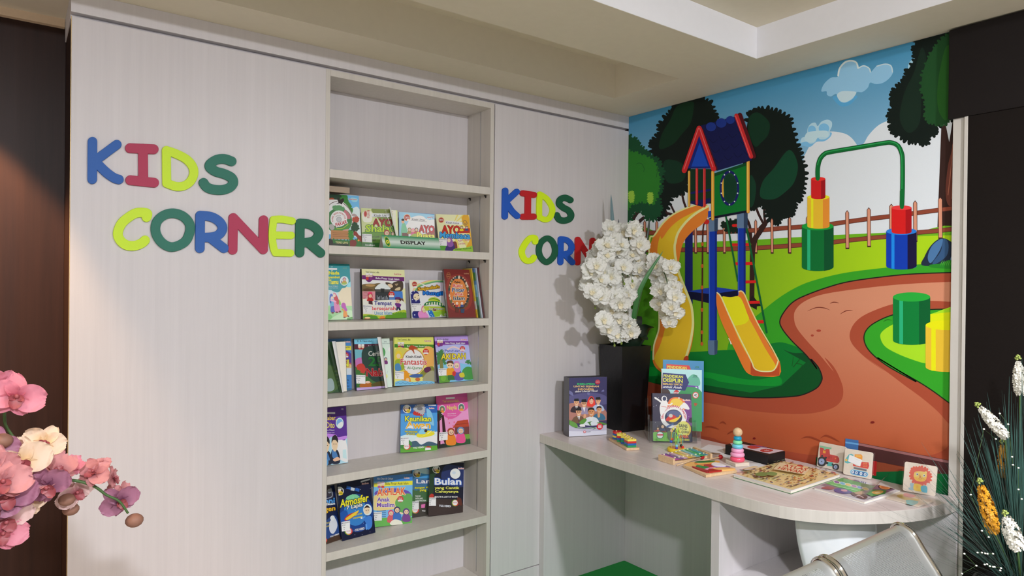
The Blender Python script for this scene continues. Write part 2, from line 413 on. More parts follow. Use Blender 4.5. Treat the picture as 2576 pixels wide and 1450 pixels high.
m = MB(); m.box(2.656, XM-.0235, .954, YW-.0005, 0, ZD-.0425); m.build('side_panel', LAM, dk)
m = MB(); m.box(2.062, 2.6555, 1.500, 1.536, 0, ZD-.0425); m.build('divider', LAM, dk, bevel=.001)
m = MB(); m.prism([(2.655, 1.4995), (2.085, 1.4995), (2.085, 1.37), (2.655, 1.35)], .385, .42); m.build('lower_shelf', LAM, dk, bevel=.001)

# ---------------------------------------------------------------- foam letters
def outline(strokes, w, res=1.0):
    """contour of the union of round-ended strokes (marching squares on a distance field)"""
    segs = []
    for st in strokes:
        ww = w
        if isinstance(st, tuple) and not isinstance(st[0], tuple): ww, st = st
        pts = st if len(st) < 3 else catmull(st, 5, False)
        if len(pts) >= 3 and st[0] == st[-1]: pts = catmull(st[:-1], 6, True); pts.append(pts[0])
        for a, b in zip(pts[:-1], pts[1:]): segs.append((a, b, ww/2))
    x0 = min(min(a[0], b[0])-r for a, b, r in segs)-3; x1 = max(max(a[0], b[0])+r for a, b, r in segs)+3
    y0 = min(min(a[1], b[1])-r for a, b, r in segs)-3; y1 = max(max(a[1], b[1])+r for a, b, r in segs)+3
    import numpy as np
    h = w/14*res; nx = int((x1-x0)/h)+2; ny = int((y1-y0)/h)+2
    X, Y = np.meshgrid(x0+np.arange(nx)*h, y0+np.arange(ny)*h, indexing='ij'); D = np.full(X.shape, 1e9)
    for a, b, r in segs:
        dx, dy = b[0]-a[0], b[1]-a[1]; l = dx*dx+dy*dy or 1e-9
        t = np.clip(((X-a[0])*dx+(Y-a[1])*dy)/l, 0, 1); D = np.minimum(D, np.hypot(X-a[0]-t*dx, Y-a[1]-t*dy)-r)
    E = {}
    def pt(i, j, k, l):
        a, b = D[i, j], D[k, l]; t = a/(a-b)
        return (X[i, j]+(X[k, l]-X[i, j])*t, Y[i, j]+(Y[k, l]-Y[i, j])*t)
    seg = {}
    for i in range(nx-1):
        for j in range(ny-1):
            c = (D[i, j] < 0, D[i+1, j] < 0, D[i+1, j+1] < 0, D[i, j+1] < 0)
            if all(c) or not any(c): continue
            e = [((i, j), (i+1, j)), ((i+1, j), (i+1, j+1)), ((i, j+1), (i+1, j+1)), ((i, j), (i, j+1))]
            cr = [n for n, (p, q) in enumerate(((0, 1), (1, 2), (2, 3), (3, 0))) if c[p] != c[q]]
            pairs = [cr] if len(cr) == 2 else [(cr[0], cr[1]), (cr[2], cr[3])]
            for p, q in pairs: seg.setdefault(e[p], []).append(e[q]); seg.setdefault(e[q], []).append(e[p])
    loops = []; seen = set()
    for s in seg:
        if s in seen: continue
        lp = [s]; seen.add(s); cur = s
        while True:
            nx_ = [q for q in seg[cur] if q not in seen]
            if not nx_: break
            cur = nx_[0]; seen.add(cur); lp.append(cur)
        if len(lp) > 8: loops.append([pt(*a, *b) for a, b in lp])
    return loops
def foam(name, loops, K, mat, y0, th):
    """letter cut out of foam sheet, standing on the plane y = y0"""
    c = bpy.data.curves.new('c', 'CURVE'); c.dimensions = '2D'; c.fill_mode = 'BOTH'; c.extrude = th/2-.0012; c.bevel_depth = .0012; c.bevel_resolution = 1
    for lp in loops:
        q = [onY(y0-th, p) for p in crop(K, lp)]
        sp = c.splines.new('POLY'); sp.points.add(len(q)-1); sp.use_cyclic_u = True
        for k, p in enumerate(q): sp.points[k].co = (p.x, p.z, 0, 1)
    o = bpy.data.objects.new('c', c); me = bpy.data.meshes.new_from_object(o); bpy.data.objects.remove(o)
    cx = sum(v.co.x for v in me.vertices)/len(me.vertices); cz = min(v.co.y for v in me.vertices)
    me.transform(Matrix.Translation((-cx, 0, -cz)) @ Matrix.Rotation(math.pi/2, 4, 'X'))
    me.materials.clear(); me.materials.append(mat)
    ob = bpy.data.objects.new(name, me); COL.objects.link(ob); ob.location = (cx, y0-th/2, cz); return ob
foamc = {'blue': (40, 90, 165), 'red': (165, 50, 82), 'lime': (192, 224, 48), 'green': (38, 108, 92), 'dgreen': (22, 96, 72),
         'blue2': (16, 78, 176), 'red2': (178, 16, 26), 'lime2': (200, 245, 14), 'green2': (6, 82, 54)}
FM = {k: plain('foam_'+k, v, .62, k=1.18, bump=.25, bscale=260, var=.03) for k, v in foamc.items()}
BIG = [('K', 'blue', 86, [[(206, 142), (204, 511)], [(246, 318), (445, 171)], [(262, 366), (345, 446), (420, 498), (466, 513)]], 'K in the top row'),
 ('I', 'red', 88, [[(575, 205), (808, 216)], [(578, 520), (812, 545)], [(702, 210), (706, 530)]], 'I in the top row'),
 ('D', 'lime', 80, [[(932, 228), (934, 400), (936, 550)], [(936, 550), (1030, 582), (1110, 574), (1170, 530), (1202, 460), (1190, 385), (1130, 315), (1030, 262), (932, 228)]], 'D in the top row'),
 ('S', 'green', 88, [[(1574, 335), (1500, 311), (1425, 320), (1365, 360), (1362, 395), (1420, 435), (1500, 458), (1572, 496), (1590, 545), (1555, 592), (1480, 616), (1395, 612), (1330, 588), (1298, 546)]], 'S in the top row'),
 ('C', 'lime', 88, [[(738, 884), (738, 845), (640, 842), (560, 886), (490, 950), (456, 1040), (478, 1110), (540, 1158), (620, 1165), (690, 1140), (722, 1112)]], 'C in the lower row'),
 ('O', 'green', 86, [[(995, 845), (1095, 875), (1160, 950), (1160, 1040), (1110, 1130), (990, 1178), (890, 1135), (830, 1040), (835, 940), (900, 870), (995, 845)]], 'O in the lower row'),
 ('R', 'blue', 86, [[(1265, 868), (1262, 1190)], [(1265, 868), (1370, 880), (1450, 925), (1485, 990), (1455, 1050), (1390, 1078), (1300, 1084)], [(1375, 1095), (1498, 1190)]], 'R in the lower row'),
 ('N', 'red', 84, [[(1590, 890), (1585, 1206)], [(1592, 892), (1885, 1202)], [(1888, 912), (1884, 1202)]], 'N in the lower row'),
 ('E', 'lime', 66, [[(1985, 908), (1972, 1060), (1985, 1180), (2005, 1232)], [(1985, 908), (2070, 905), (2168, 922)], [(1985, 1060), (2158, 1063)], [(2005, 1234), (2152, 1238)]], 'E in the lower row'),
 ('R', 'dgreen', 84, [[(2246, 943), (2243, 1234)], [(2246, 943), (2340, 955), (2410, 1000), (2430, 1050), (2400, 1102), (2350, 1126), (2285, 1134)], [(2340, 1145), (2448, 1236)]], 'R ending the lower row')]
SML = [('K', 'blue2', 60, [[(307, 340), (303, 618)], [(335, 440), (430, 352)], [(335, 492), (380, 560), (435, 612)]], 'K in the top row'),
 ('I', 'red2', 60, [[(496, 368), (614, 386)], [(552, 380), (549, 620)], [(496, 620), (612, 619)]], 'I in the top row'),
 ('D', 'lime2', 54, [[(678, 378), (672, 500), (672, 625)], [(672, 625), (735, 652), (785, 630), (814, 560), (802, 500), (750, 425), (678, 378)]], 'D in the top row'),
 ('S', 'green2', 62, [[(1006, 441), (950, 416), (900, 435), (888, 482), (935, 525), (985, 552), (1014, 600), (995, 645), (940, 662), (888, 650), (860, 604)]], 'S in the top row'),
 ('C', 'lime2', 58, [[(628, 888), (626, 850), (578, 850), (525, 905), (485, 990), (505, 1065), (545, 1095), (592, 1085), (614, 1058)]], 'C in the lower row'),
 ('O', 'green2', 56, [[(755, 852), (812, 885), (842, 970), (825, 1050), (755, 1108), (695, 1065), (668, 985), (690, 900), (755, 852)]], 'O in the lower row'),
 ('R', 'blue2', 56, [[(904, 860), (900, 1110)], [(904, 860), (960, 868), (1005, 905), (1020, 950), (1000, 1000), (960, 1018), (915, 1022)], [(950, 1030), (1028, 1110)]], 'R in the lower row'),
 ('N', 'red2', 56, [[(1086, 865), (1084, 1112)], [(1086, 865), (1230, 1090)], [(1246, 876), (1235, 1092)]], 'N in the lower row'),
 ('E', 'lime2', 46, [[(1312, 885), (1306, 1020), (1320, 1118)], [(1312, 885), (1430, 888)], [(1310, 1000), (1420, 1003)], [(1320, 1118), (1425, 1112)]], 'E half behind orchids')]
cn = {'blue': 'blue', 'red': 'crimson', 'lime': 'lime green', 'green': 'dark green', 'dgreen': 'dark green'}
for L, c, wd, st, txt in BIG:
    o = foam('foam_letter', outline(st, wd), KL, FM[c], YW, .009)
    tag(o, f"large {cn[c]} foam letter {txt} on the left cabinet", 'letter', 'large foam letters on the left cabinet')
for L, c, wd, st, txt in SML:
    o = foam('foam_letter', outline(st, wd), KS, FM[c], YW, .009)
    tag(o, f"small bright {cn[c[:-1]]} foam letter {txt} on the right cabinet", 'letter', 'small foam letters on the right cabinet')
# ================================================================ playground mural (a printed sheet on the side wall)
def mural():
    a = Art(None, 1.48)
    sky = lambda y, z: (lambda t: tuple(p+(q-p)*t for p, q in zip(lin((62, 138, 178), 1.25), lin((150, 190, 216), 1.25)))+(1,))(max(0, min(1, (2.42-z)/.62)))
    a.P([(1500, 0), (2500, 0), (2500, 1400), (1500, 1400)], sky)
    wht = (196, 202, 222)
    a.S([(1560, 480), (1700, 470), (1860, 440), (2005, 415), (2022, 394), (2040, 362), (2060, 340), (2090, 331), (2124, 336), (2142, 347), (2154, 362), (2157, 366), (2172, 362), (2184, 342), (2203, 321), (2221, 309), (2242, 303), (2300, 296), (2420, 290), (2430, 700), (1560, 700)], wht)
    a.use(M3)
    a.S([(455, 600), (470, 650), (520, 686), (580, 674), (625, 635), (640, 595)], (80, 150, 192))
    a.S([(350, 560), (372, 500), (430, 447), (488, 437), (500, 372), (545, 315), (600, 302), (642, 318), (655, 362), (700, 345), (748, 365), (760, 400), (810, 350), (880, 330), (930, 347), (944, 400), (915, 450), (860, 490), (800, 500), (755, 488), (735, 530), (690, 566), (642, 568), (612, 620), (550, 654), (502, 640), (475, 582), (430, 602), (398, 590), (392, 560)], (132, 178, 212))
    a.L([(490, 430), (502, 370), (548, 318), (600, 307), (640, 322), (655, 368)], 14, (196, 208, 224))
    a.L([(655, 370), (700, 348), (745, 368), (757, 400)], 10, (186, 202, 222)); a.L([(810, 352), (880, 334), (928, 350), (940, 400)], 10, (178, 198, 222))
    a.S([(480, 590), (520, 560), (600, 560), (640, 570), (608, 618), (550, 650), (504, 638)], (176, 198, 224))
    a.S([(150, 1000), (200, 1012), (260, 1020), (310, 980), (380, 972), (430, 930), (410, 900), (180, 960)], (110, 168, 204))
    a.S([(175, 985), (190, 945), (228, 930), (236, 870), (262, 830), (300, 820), (320, 848), (350, 812), (400, 795), (435, 812), (438, 850), (420, 890), (420, 925), (385, 955), (340, 958), (315, 940), (300, 980), (260, 995), (228, 978), (195, 984)], (160, 192, 220))
    a.E(272, 880, 34, 36, (112, 170, 206)); a.E(372, 868, 44, 42, (112, 170, 206)); a.S([(210, 960), (230, 905), (300, 890), (400, 890), (400, 940), (330, 940), (290, 980), (240, 980)], (172, 198, 224))
    a.S([(1070, 370), (1080, 320), (1120, 285), (1140, 300), (1110, 380)], (150, 190, 220))
    # right tree
    a.P([(1345, 840), (1382, 840), (1410, 980), (1440, 800), (1472, 790), (1480, 1750), (1310, 1750)], (46, 28, 24))
    a.S([(1450, 900), (1468, 900), (1475, 1350), (1460, 1500), (1400, 1500), (1380, 1380), (1400, 1180), (1430, 1050)], (98, 52, 42))
    a.L([(1440, 1000), (1425, 1200), (1400, 1420)], 7, (150, 92, 72)); a.L([(1452, 1150), (1440, 1300), (1430, 1450)], 6, (150, 92, 72))
    a.leafy([(1170, 60), (1125, 180), (1118, 240), (1125, 290), (1065, 390), (1045, 460), (1000, 500), (950, 560), (935, 620), (945, 670), (912, 740), (922, 800), (932, 870), (965, 910), (1045, 960), (1120, 985), (1190, 990), (1235, 980), (1240, 915), (1285, 920), (1295, 880), (1300, 850), (1420, 800), (1500, 740), (1500, 0)], (12, 22, 18), 40, 26, 1.5, 3)
    a.S([(1180, 200), (1120, 400), (1060, 520), (1020, 640), (1000, 780), (1040, 880), (1100, 900), (1170, 800), (1180, 500), (1220, 300)], (18, 36, 26))
    a.leafy([(1300, 180), (1215, 330), (1180, 520), (1210, 650), (1215, 760), (1260, 820), (1340, 830), (1410, 790), (1440, 500), (1440, 100), (1380, 110)], (26, 66, 32), 26, 20, 1.4, 4)
    a.S([(1380, 200), (1330, 400), (1310, 600), (1330, 740), (1400, 780), (1440, 400), (1430, 200)], (34, 84, 30))
    # dark trees behind the house
    a.use(M1)
    TD = (12, 22, 18)
    for p, ww in ((([(560, 950), (580, 1040), (605, 1110)]), 20), (([(455, 1060), (480, 1110), (500, 1150)]), 18), (([(370, 1180), (420, 1150), (470, 1160)]), 26), (([(400, 1100), (430, 1160)]), 24)): a.L(p, ww, (48, 28, 26))
    a.leafy([(290, 585), (300, 500), (352, 430), (370, 340), (435, 250), (495, 200), (505, 150), (560, 120), (660, 105), (745, 100), (830, 150), (862, 250), (868, 330), (800, 420), (700, 600), (640, 760), (610, 890), (595, 945), (520, 975), (480, 975), (440, 1080), (380, 1180), (345, 1150), (330, 900)], TD, 42, 28, 1.7, 5)
    a.S([(520, 170), (660, 130), (670, 200), (640, 330), (560, 430), (480, 520), (360, 560), (380, 430), (460, 290)], (14, 44, 26))
    a.S([(420, 660), (560, 690), (600, 780), (560, 860), (440, 870), (390, 760)], (14, 46, 30))
    for p, ww in ((([(1235, 1080), (1260, 1150), (1300, 1230)]), 22), (([(1315, 1060), (1315, 1150), (1320, 1220)]), 22), (([(1380, 1190), (1310, 1250), (1260, 1310), (1215, 1400), (1200, 1460)]), 34), (([(1120, 1140), (1180, 1260), (1195, 1400)]), 26)): a.L(p, ww, (48, 28, 26))
    a.leafy([(1165, 300), (1200, 230), (1245, 215), (1330, 195), (1435, 225), (1540, 280), (1575, 385), (1615, 530), (1655, 640), (1685, 760), (1680, 900), (1645, 1000), (1600, 1065), (1570, 1140), (1530, 1160), (1480, 1170), (1445, 1230), (1395, 1225), (1340, 1170), (1310, 1065), (1250, 1075), (1200, 1095), (1150, 1060), (1120, 700)], TD, 44, 28, 1.7, 6)
    a.S([(1180, 270), (1260, 230), (1360, 320), (1350, 430), (1290, 500), (1230, 540), (1170, 420)], (14, 46, 30))
    a.S([(1540, 570), (1620, 700), (1590, 860), (1500, 960), (1400, 1020), (1280, 1000), (1300, 860), (1400, 740)], (14, 58, 38))
    a.S([(1200, 800), (1240, 900), (1220, 1060), (1180, 1080), (1180, 850)], (14, 50, 34))
    # left light bush
    for p, ww in ((([(165, 1130), (120, 1200), (110, 1290)]), 34), (([(215, 1190), (160, 1240), (130, 1300)]), 30)): a.L(p, ww, (48, 34, 32))
    a.leafy([(40, 500), (120, 460), (158, 490), (185, 530), (236, 575), (262, 610), (325, 640), (362, 695), (390, 765), (380, 850), (385, 920), (362, 960), (362, 1050), (375, 1110), (355, 1170), (290, 1215), (235, 1190), (200, 1130), (130, 1140), (90, 1210), (40, 1230)], (20, 68, 40), 34, 20, 1.6, 7)
    a.leafy([(40, 620), (110, 590), (200, 620), (290, 660), (340, 740), (360, 860), (340, 980), (300, 1060), (200, 1040), (120, 1060), (40, 1100)], (40, 112, 36), 26, 16, 1.4, 8)
    for x, y in ((105, 1000), (278, 1010)): a.leafy([(x-18, y-40), (x+12, y-45), (x+22, y), (x+12, y+42), (x-16, y+40), (x-24, y)], (136, 178, 60), 12, 10, 1.4, x)
    a.L([(150, 700), (170, 690), (200, 700), (220, 740), (215, 770)], 4, (24, 74, 34)); a.L([(330, 760), (345, 740), (330, 820)], 4, (24, 74, 34))
    # ground
    yg = (140, 190, 30)
    a.use(M4)
    a.S([(-700, 440), (-500, 430), (-200, 418), (0, 405), (200, 394), (400, 382), (780, 365), (1000, 358), (1320, 350), (1340, 900), (1340, 2600), (-1300, 2600), (-1300, 445)], (96, 158, 26))
    grass = lambda y, z: (lambda t: tuple(p+(q-p)*t for p, q in zip(lin((70, 140, 26), 1.3), lin((160, 200, 24), 1.3)))+(1,))(max(0, min(1, (2.45-y)/1.3)))
    a.P([(-1300, 500), (-300, 488), (0, 470), (400, 440), (780, 405), (1040, 390), (1340, 380), (1340, 1200), (-1300, 2600)], grass)
    # fence
    rc = (126, 62, 44); dkc = (66, 34, 30)
    r1 = [(-1100, 352), (-560, 352), (-100, 330), (0, 320), (170, 308), (370, 290), (490, 272), (650, 250), (810, 232), (980, 210), (1170, 185), (1300, 168)]
    r2 = [(-1100, 478), (-560, 475), (-250, 468), (0, 452), (170, 440), (400, 420), (500, 407), (650, 392), (800, 378), (1010, 350), (1180, 335), (1300, 320)]
    for rr in (r1, r2):
        a.P([(x, y-3) for x, y in rr]+[(x, y+31) for x, y in rr[::-1]], dkc); a.P(rr+[(x, y+27) for x, y in rr[::-1]], rc)
    def picket(x, y0, y1, w_):
        a.P([(x-w_/2-3, y0+14), (x, y0-5), (x+w_/2+3, y0+14), (x+w_/2+5, y1+3), (x-w_/2-1, y1+3)], dkc)
        a.P([(x-w_/2+1, y0+15), (x, y0+2), (x+w_/2-1, y0+15), (x+w_/2+1, y1-8), (x-w_/2+3, y1-8)], (192, 132, 106))
    for x, y0, y1, w_ in ((75, 255, 513, 18), (208, 245, 505, 18), (497, 205, 482, 22), (655, 184, 468, 22), (819, 158, 440, 24), (993, 134, 430, 24), (1176, 108, 408, 26)): picket(x, y0, y1, w_)
    k = 2.9/3.624
    for x, t0 in ((225, 1215), (335, 1218), (688, 1250), (800, 1230), (950, 1225), (1237, 1208), (1385, 1195), (1547, 1184)):
        picket(-1160+x*k, (220-460)*2.9+t0*k, 515, 15)
    # darker green verge and path
    a.S([(1340, 588), (1040, 595), (780, 620), (500, 655), (300, 700), (150, 752), (0, 840), (-150, 960), (-340, 1120), (-380, 1260), (-350, 1350), (-420, 1420), (-900, 1440), (-1300, 1440), (-1300, 2600), (1340, 2600)], (48, 142, 32))
    a.use(M2)
    a.S([(500, 1060), (900, 1040), (1050, 1035), (1300, 985), (1440, 980), (1650, 1080), (1800, 1300), (1700, 1430), (1000, 1500), (-200, 1500), (-200, 1060)], (8, 106, 40))
    a.use(M5)
    a.S([(-500, 250), (160, 225), (240, 232), (640, 310), (900, 300), (1120, 240), (1245, 140), (1260, 60), (1180, -30), (1000, -40), (930, -60), (1240, 130), (1210, 250), (1090, 320), (800, 345), (450, 322), (240, 290), (-500, 260)], (8, 66, 30))
    a.P([(-700, 200), (240, 232), (640, 300), (900, 240), (1220, -60), (1246, 130), (1215, 250), (1090, 318), (800, 345), (450, 322), (240, 290), (-700, 260)], (8, 70, 30))
    a.S([(240, 120), (640, 190), (860, 160), (908, 205), (870, 240), (700, 240), (400, 210), (240, 170), (-300, 150), (-300, 80)], (14, 132, 44))
    outer = crop(M4, [(1340, 652), (1280, 655), (1000, 665), (800, 682), (520, 720), (350, 765), (200, 820), (110, 865), (50, 925), (8, 1000), (20, 1060), (90, 1150), (200, 1260), (278, 1360)])+crop(M5, [(1150, 10), (1215, 80), (1248, 160), (1240, 210), (1200, 262), (1100, 312), (1000, 332), (800, 343), (600, 340), (450, 322), (240, 288), (0, 262), (-700, 240), (-700, 1500), (2500, 1500)])
    inner = crop(M4, [(1340, 718), (1280, 722), (1000, 735), (800, 750), (500, 785), (300, 820), (180, 870), (120, 930), (110, 990), (130, 1060), (200, 1150), (300, 1260), (400, 1380)])+crop(M5, [(1270, 0), (1350, 80), (1410, 200), (1430, 290), (1410, 370), (1340, 430), (1200, 470), (1050, 482), (850, 475), (600, 450), (400, 410), (250, 385), (0, 350), (-700, 320), (-700, 620), (190, 665), (400, 720), (640, 755), (940, 798), (1200, 832), (1500, 790), (1800, 840), (2100, 832), (2200, 826), (2290, 785), (2345, 720), (2357, 600), (2310, 545), (2230, 455), (2100, 345), (1950, 235), (1800, 122), (1620, 0)])+crop(M4, [(780, 1380), (660, 1300), (580, 1230), (530, 1170), (515, 1110), (540, 1040), (600, 980), (700, 930), (830, 886), (950, 870), (1105, 862), (1340, 858)])
    isle = crop(M4, [(1340, 920), (1280, 922), (1100, 926), (930, 945), (830, 965), (740, 1000), (660, 1050), (622, 1110), (630, 1180), (680, 1250), (780, 1330), (900, 1400), (1000, 1450)])+crop(M5, [(1720, 0), (1900, 110), (2080, 212), (2200, 290), (2400, 430), (2500, 430)])
    a.use(None)
    po = catmull(outer, 4); a.P(po, (150, 68, 46)); a.L(outer[1:-3], 3, (30, 24, 22))
    pth = lambda y, z: (lambda t: tuple(p+(q-p)*t for p, q in zip(lin((200, 134, 104), 1.25), lin((176, 86, 52), 1.25)))+(1,))(max(0, min(1, (1.42-z)/.55)))
    a.P(catmull(inner, 4), pth)
    a.P(catmull(isle, 4), (46, 146, 34)); a.L(isle, 3, (24, 40, 20))
    a.use(M5); a.P([(2100, 330), (2400, 430), (2400, 640), (2357, 600), (2310, 545)], (120, 52, 38)) if False else None
    a.use(M4)
    a.S([(1340, 925), (1100, 960), (960, 990), (830, 1035), (750, 1090), (742, 1140), (780, 1200), (880, 1255), (1000, 1300), (1080, 1320), (1340, 1360)], (150, 200, 34))
    a.P([(1100, 960), (1290, 940), (1290, 1040), (1100, 1040)], (198, 216, 18))
    for p in ([(205, 938), (270, 912), (330, 914), (372, 930)], [(370, 882), (400, 872), (440, 878)], [(445, 960), (490, 935), (540, 932)], [(760, 1015), (790, 1000), (825, 1005)]): a.L(p, 7, (112, 50, 36) if p[0][0] < 700 else (30, 96, 24), taper=1)
    a.E(290, 1080, 17, 9, (150, 60, 44)); a.E(243, 1115, 11, 8, (150, 60, 44))
    a.L([(95, 1340), (105, 1270)], 6, (20, 70, 26), taper=1); a.L([(105, 1345), (150, 1290)], 6, (20, 70, 26)); a.L([(130, 1320), (170, 1330), (150, 1360)], 5, (20, 70, 26))
    # rock
    a.S([(1045, 603), (1062, 540), (1100, 470), (1150, 420), (1200, 405), (1250, 428), (1290, 470), (1290, 600), (1200, 606)], (28, 38, 56))
    a.S([(1085, 545), (1110, 470), (1155, 425), (1195, 412), (1175, 490), (1110, 585)], (66, 104, 146)); a.S([(1200, 410), (1235, 440), (1225, 530), (1150, 590), (1120, 585), (1180, 500)], (46, 76, 112)); a.S([(1250, 560), (1285, 505), (1295, 590)], (92, 124, 168))
    a.S([(1100, 600), (1180, 590), (1240, 565), (1300, 575), (1300, 625), (1120, 620)], (34, 118, 34))
    for x in range(1180, 1290, 14): a.L([(x, 605), (x+4, 585), (x+16, 568)], 5, (70, 150, 50), taper=1)
    # posts of the green frame
    def cyl(cx, w_, y0, y1, ry, base, top, dark=None, hi=None, hx=.22):
        l, r = cx-w_/2, cx+w_/2
        a.P([(l, y0)]+[(cx-w_/2*math.cos(math.pi*i/12), y1+ry*math.sin(math.pi*i/12)) for i in range(13)]+[(r, y0)], base)
        if dark: a.P([(r-w_*.3, y0), (r, y0), (r, y1), (r-w_*.12, y1+ry*.7), (r-w_*.3, y1+ry*.95)], dark)
        if hi: a.P([(l+w_*(hx-.05), y0), (l+w_*(hx+.05), y0), (l+w_*(hx+.05), y1+ry*.8), (l+w_*(hx-.05), y1+ry*.72)], hi)
        a.E(cx, y0, w_/2, ry, top, n=28)
    a.use(M4)
    def framebar(ww, col, o):
        a.use(None)
        a.L(crop(M3, [(322+o, 1290), (322+o, 1200), (340+o, 1125), (378, 1080+o), (430, 1063+o), (640, 1028+o), (860, 991+o), (930, 986+o), (985, 1010+o), (1015+o, 1065), (1025+o, 1130)])+crop(M4, [(902+o*.8, 30), (897+o*.8, 180)]), ww, col)
    framebar(11.5, (10, 52, 30), 0); framebar(9.5, (10, 96, 42), 0); framebar(2.5, (36, 140, 72), -6)
    a.use(M4)
    cyl(283, 232, 318, 615, 30, (8, 98, 44), (22, 140, 52), (6, 72, 38), (36, 160, 110))
    cyl(288, 162, 105, 318, 18, (224, 168, 44), (228, 208, 30), (204, 128, 44), (234, 214, 30))
    a.use(M3); cyl(326, 118, 1287, 1440, 16, (184, 28, 30), (206, 44, 40), (140, 18, 24)); a.L([(322, 1190), (322, 1285)], 36, (10, 96, 42), smooth=False)
    a.use(M4)
    cyl(894, 222, 355, 608, 26, (12, 52, 156), (36, 112, 196), (20, 14, 50), (24, 124, 220))
    cyl(895, 146, 183, 358, 17, (190, 26, 26), (206, 54, 56), (150, 16, 22)); a.L([(898, 60), (897, 178)], 30, (10, 96, 42), smooth=False)
    cyl(968, 272, 834, 1150, 34, (8, 112, 48), (34, 152, 52), (6, 84, 40), (36, 160, 110))
    cyl(1230, 320, 1040, 1345, 36, (222, 170, 48), (214, 212, 14), None, (218, 214, 18), hx=.18)
    a.P([(1260, 1075), (1300, 1070), (1300, 1372), (1260, 1372)], (214, 134, 44))
    # tree trunk and ladder under the house
    a.use(M2)
    a.L([(1262, -60), (1225, 0), (1175, 80), (1155, 170), (1150, 300), (1146, 620)], 42, (46, 28, 24)); a.L([(1060, -70), (1105, 10), (1150, 110)], 26, (46, 28, 24)); a.P([(1108, 650), (1150, 560), (1180, 600), (1228, 655), (1190, 660), (1188, 690), (1150, 668)], (28, 22, 20))
    a.leafy(crop((-(M2[0]-M1[0]), 0, 1), [(0, 0)])*0 or [(890, -60), (1000, -90), (1080, -60), (1060, 0), (990, 15), (930, 0)], (14, 32, 22), 16, 16, 1.6, 9)
    for (x0, x1, y) in ((975, 1122, 126), (1000, 1156, 290), (1095, 1188, 448), (1112, 1220, 626), (1172, 1252, 796), (985, 1060, -42)): a.L([(x0, y), (x1, y-3)], 25 if y < 700 else 28, (192, 30, 28), smooth=False)
    a.L([(905, -200), (945, 0), (1024, 440)], 15, (12, 84, 44), smooth=False); a.L([(1082, -110), (1110, 30), (1275, 888)], 17, (12, 84, 44), smooth=False)
    # platform and posts
    a.P([(566, 20), (632, -40), (632, 640), (566, 560)], (18, 30, 92))
    a.P([(590, 532), (745, 506), (845, 496), (1032, 522), (1032, 570), (880, 600), (775, 632), (600, 592)], (12, 14, 44)); a.P([(590, 530), (745, 503), (845, 494), (1030, 520), (860, 545), (775, 552)], (26, 56, 150))
    def post(x0, x1, y0, y1, c, d, hi):
        a.R(x0, y0, x1, y1, c); a.R(x1-(x1-x0)*.25, y0, x1, y1, d); a.L([(x0+6, y0), (x0+6, y1)], 3, hi, smooth=False)
    post(1024, 1092, -80, 560, (16, 48, 148), (14, 34, 110), (60, 110, 190)); post(772, 843, -75, 960, (16, 50, 152), (14, 36, 116), (70, 120, 200))
    a.use(M1); a.P([(1068, 1160), (1165, 1130), (1165, 1285), (1068, 1285)], (88, 112, 142)); a.R(1130, 1135, 1165, 1285, (44, 60, 84)); a.P([(805, 1205), (896, 1190), (890, 1310), (810, 1318)], (88, 112, 142)); a.R(862, 1200, 893, 1312, (44, 60, 84))
    a.use(M2); a.P([(765, 955), (850, 955), (846, 1072), (820, 1082), (780, 1080), (768, 1068)], (84, 108, 136)); a.P([(820, 958), (850, 955), (846, 1072), (822, 1082)], (52, 70, 98))
    a.L([(752, -70), (722, 0), (716, 500), (710, 975)], 13, (70, 34, 26)); a.E(752, -75, 26, 22, (180, 36, 34))
    for y in (120, 310, 495, 690, 885, 985): a.E(717-(y/200), y, 12, 17, (172, 84, 40))
    a.L([(948, 940), (960, 960), (966, 985)], 12, (220, 220, 190))
    # big slide
    lft = crop(M1, [(715, 1062), (600, 1100), (480, 1160), (390, 1240), (310, 1350), (272, 1450)])+crop(M2, [(258, 100), (247, 180), (255, 250), (292, 370), (330, 520), (350, 650), (352, 780), (335, 880), (293, 1000), (285, 1130), (330, 1210), (420, 1245)])
    rgt = crop(M2, [(570, 1170), (590, 1105), (622, 1010), (642, 880), (645, 780), (620, 650), (580, 540), (542, 430), (515, 320), (525, 200), (560, 90), (640, 0)])+crop(M1, [(700, 1285), (760, 1240), (800, 1180), (806, 1080)])
    a.use(None); a.P(catmull(lft+rgt, 4), (212, 118, 42))
    bl = crop(M1, [(780, 1090), (650, 1150), (540, 1210), (450, 1290), (385, 1380)])+crop(M2, [(350, 50), (332, 120), (326, 190), (345, 300), (380, 430), (405, 600), (402, 780), (380, 900), (345, 1010), (300, 1110), (340, 1190), (420, 1235)])
    br = crop(M2, [(560, 1150), (585, 1090), (610, 980), (628, 850), (622, 700), (590, 570), (548, 460), (505, 350), (480, 230), (476, 150)])+crop(M1, [(530, 1345), (600, 1235), (690, 1155), (795, 1095)])
    a.P(catmull(bl+br, 4), (222, 172, 40))
    a.S(crop(M2, [(480, 60), (440, 100), (400, 60), (440, 0), (500, -60)]), (222, 176, 44))
    a.L(crop(M1, [(803, 1085), (690, 1152), (600, 1232), (530, 1330), (505, 1420)])+crop(M2, [(476, 140), (478, 190), (486, 250), (510, 360), (548, 460), (588, 560), (622, 660), (635, 780), (628, 880), (605, 1000), (572, 1110)]), 6, (226, 218, 140))
    a.L(crop(M1, [(715, 1066), (600, 1104), (480, 1163), (390, 1243), (312, 1353)])+crop(M2, [(264, 60), (252, 150), (258, 210)]), 4, (224, 214, 138))
    a.L(crop(M2, [(340, 680), (342, 800), (334, 880), (296, 1000), (290, 1120)]), 4, (214, 206, 150))
    a.E(*crop(M2, [(575, 1120)])[0], 6, 9, (176, 66, 36), 20)
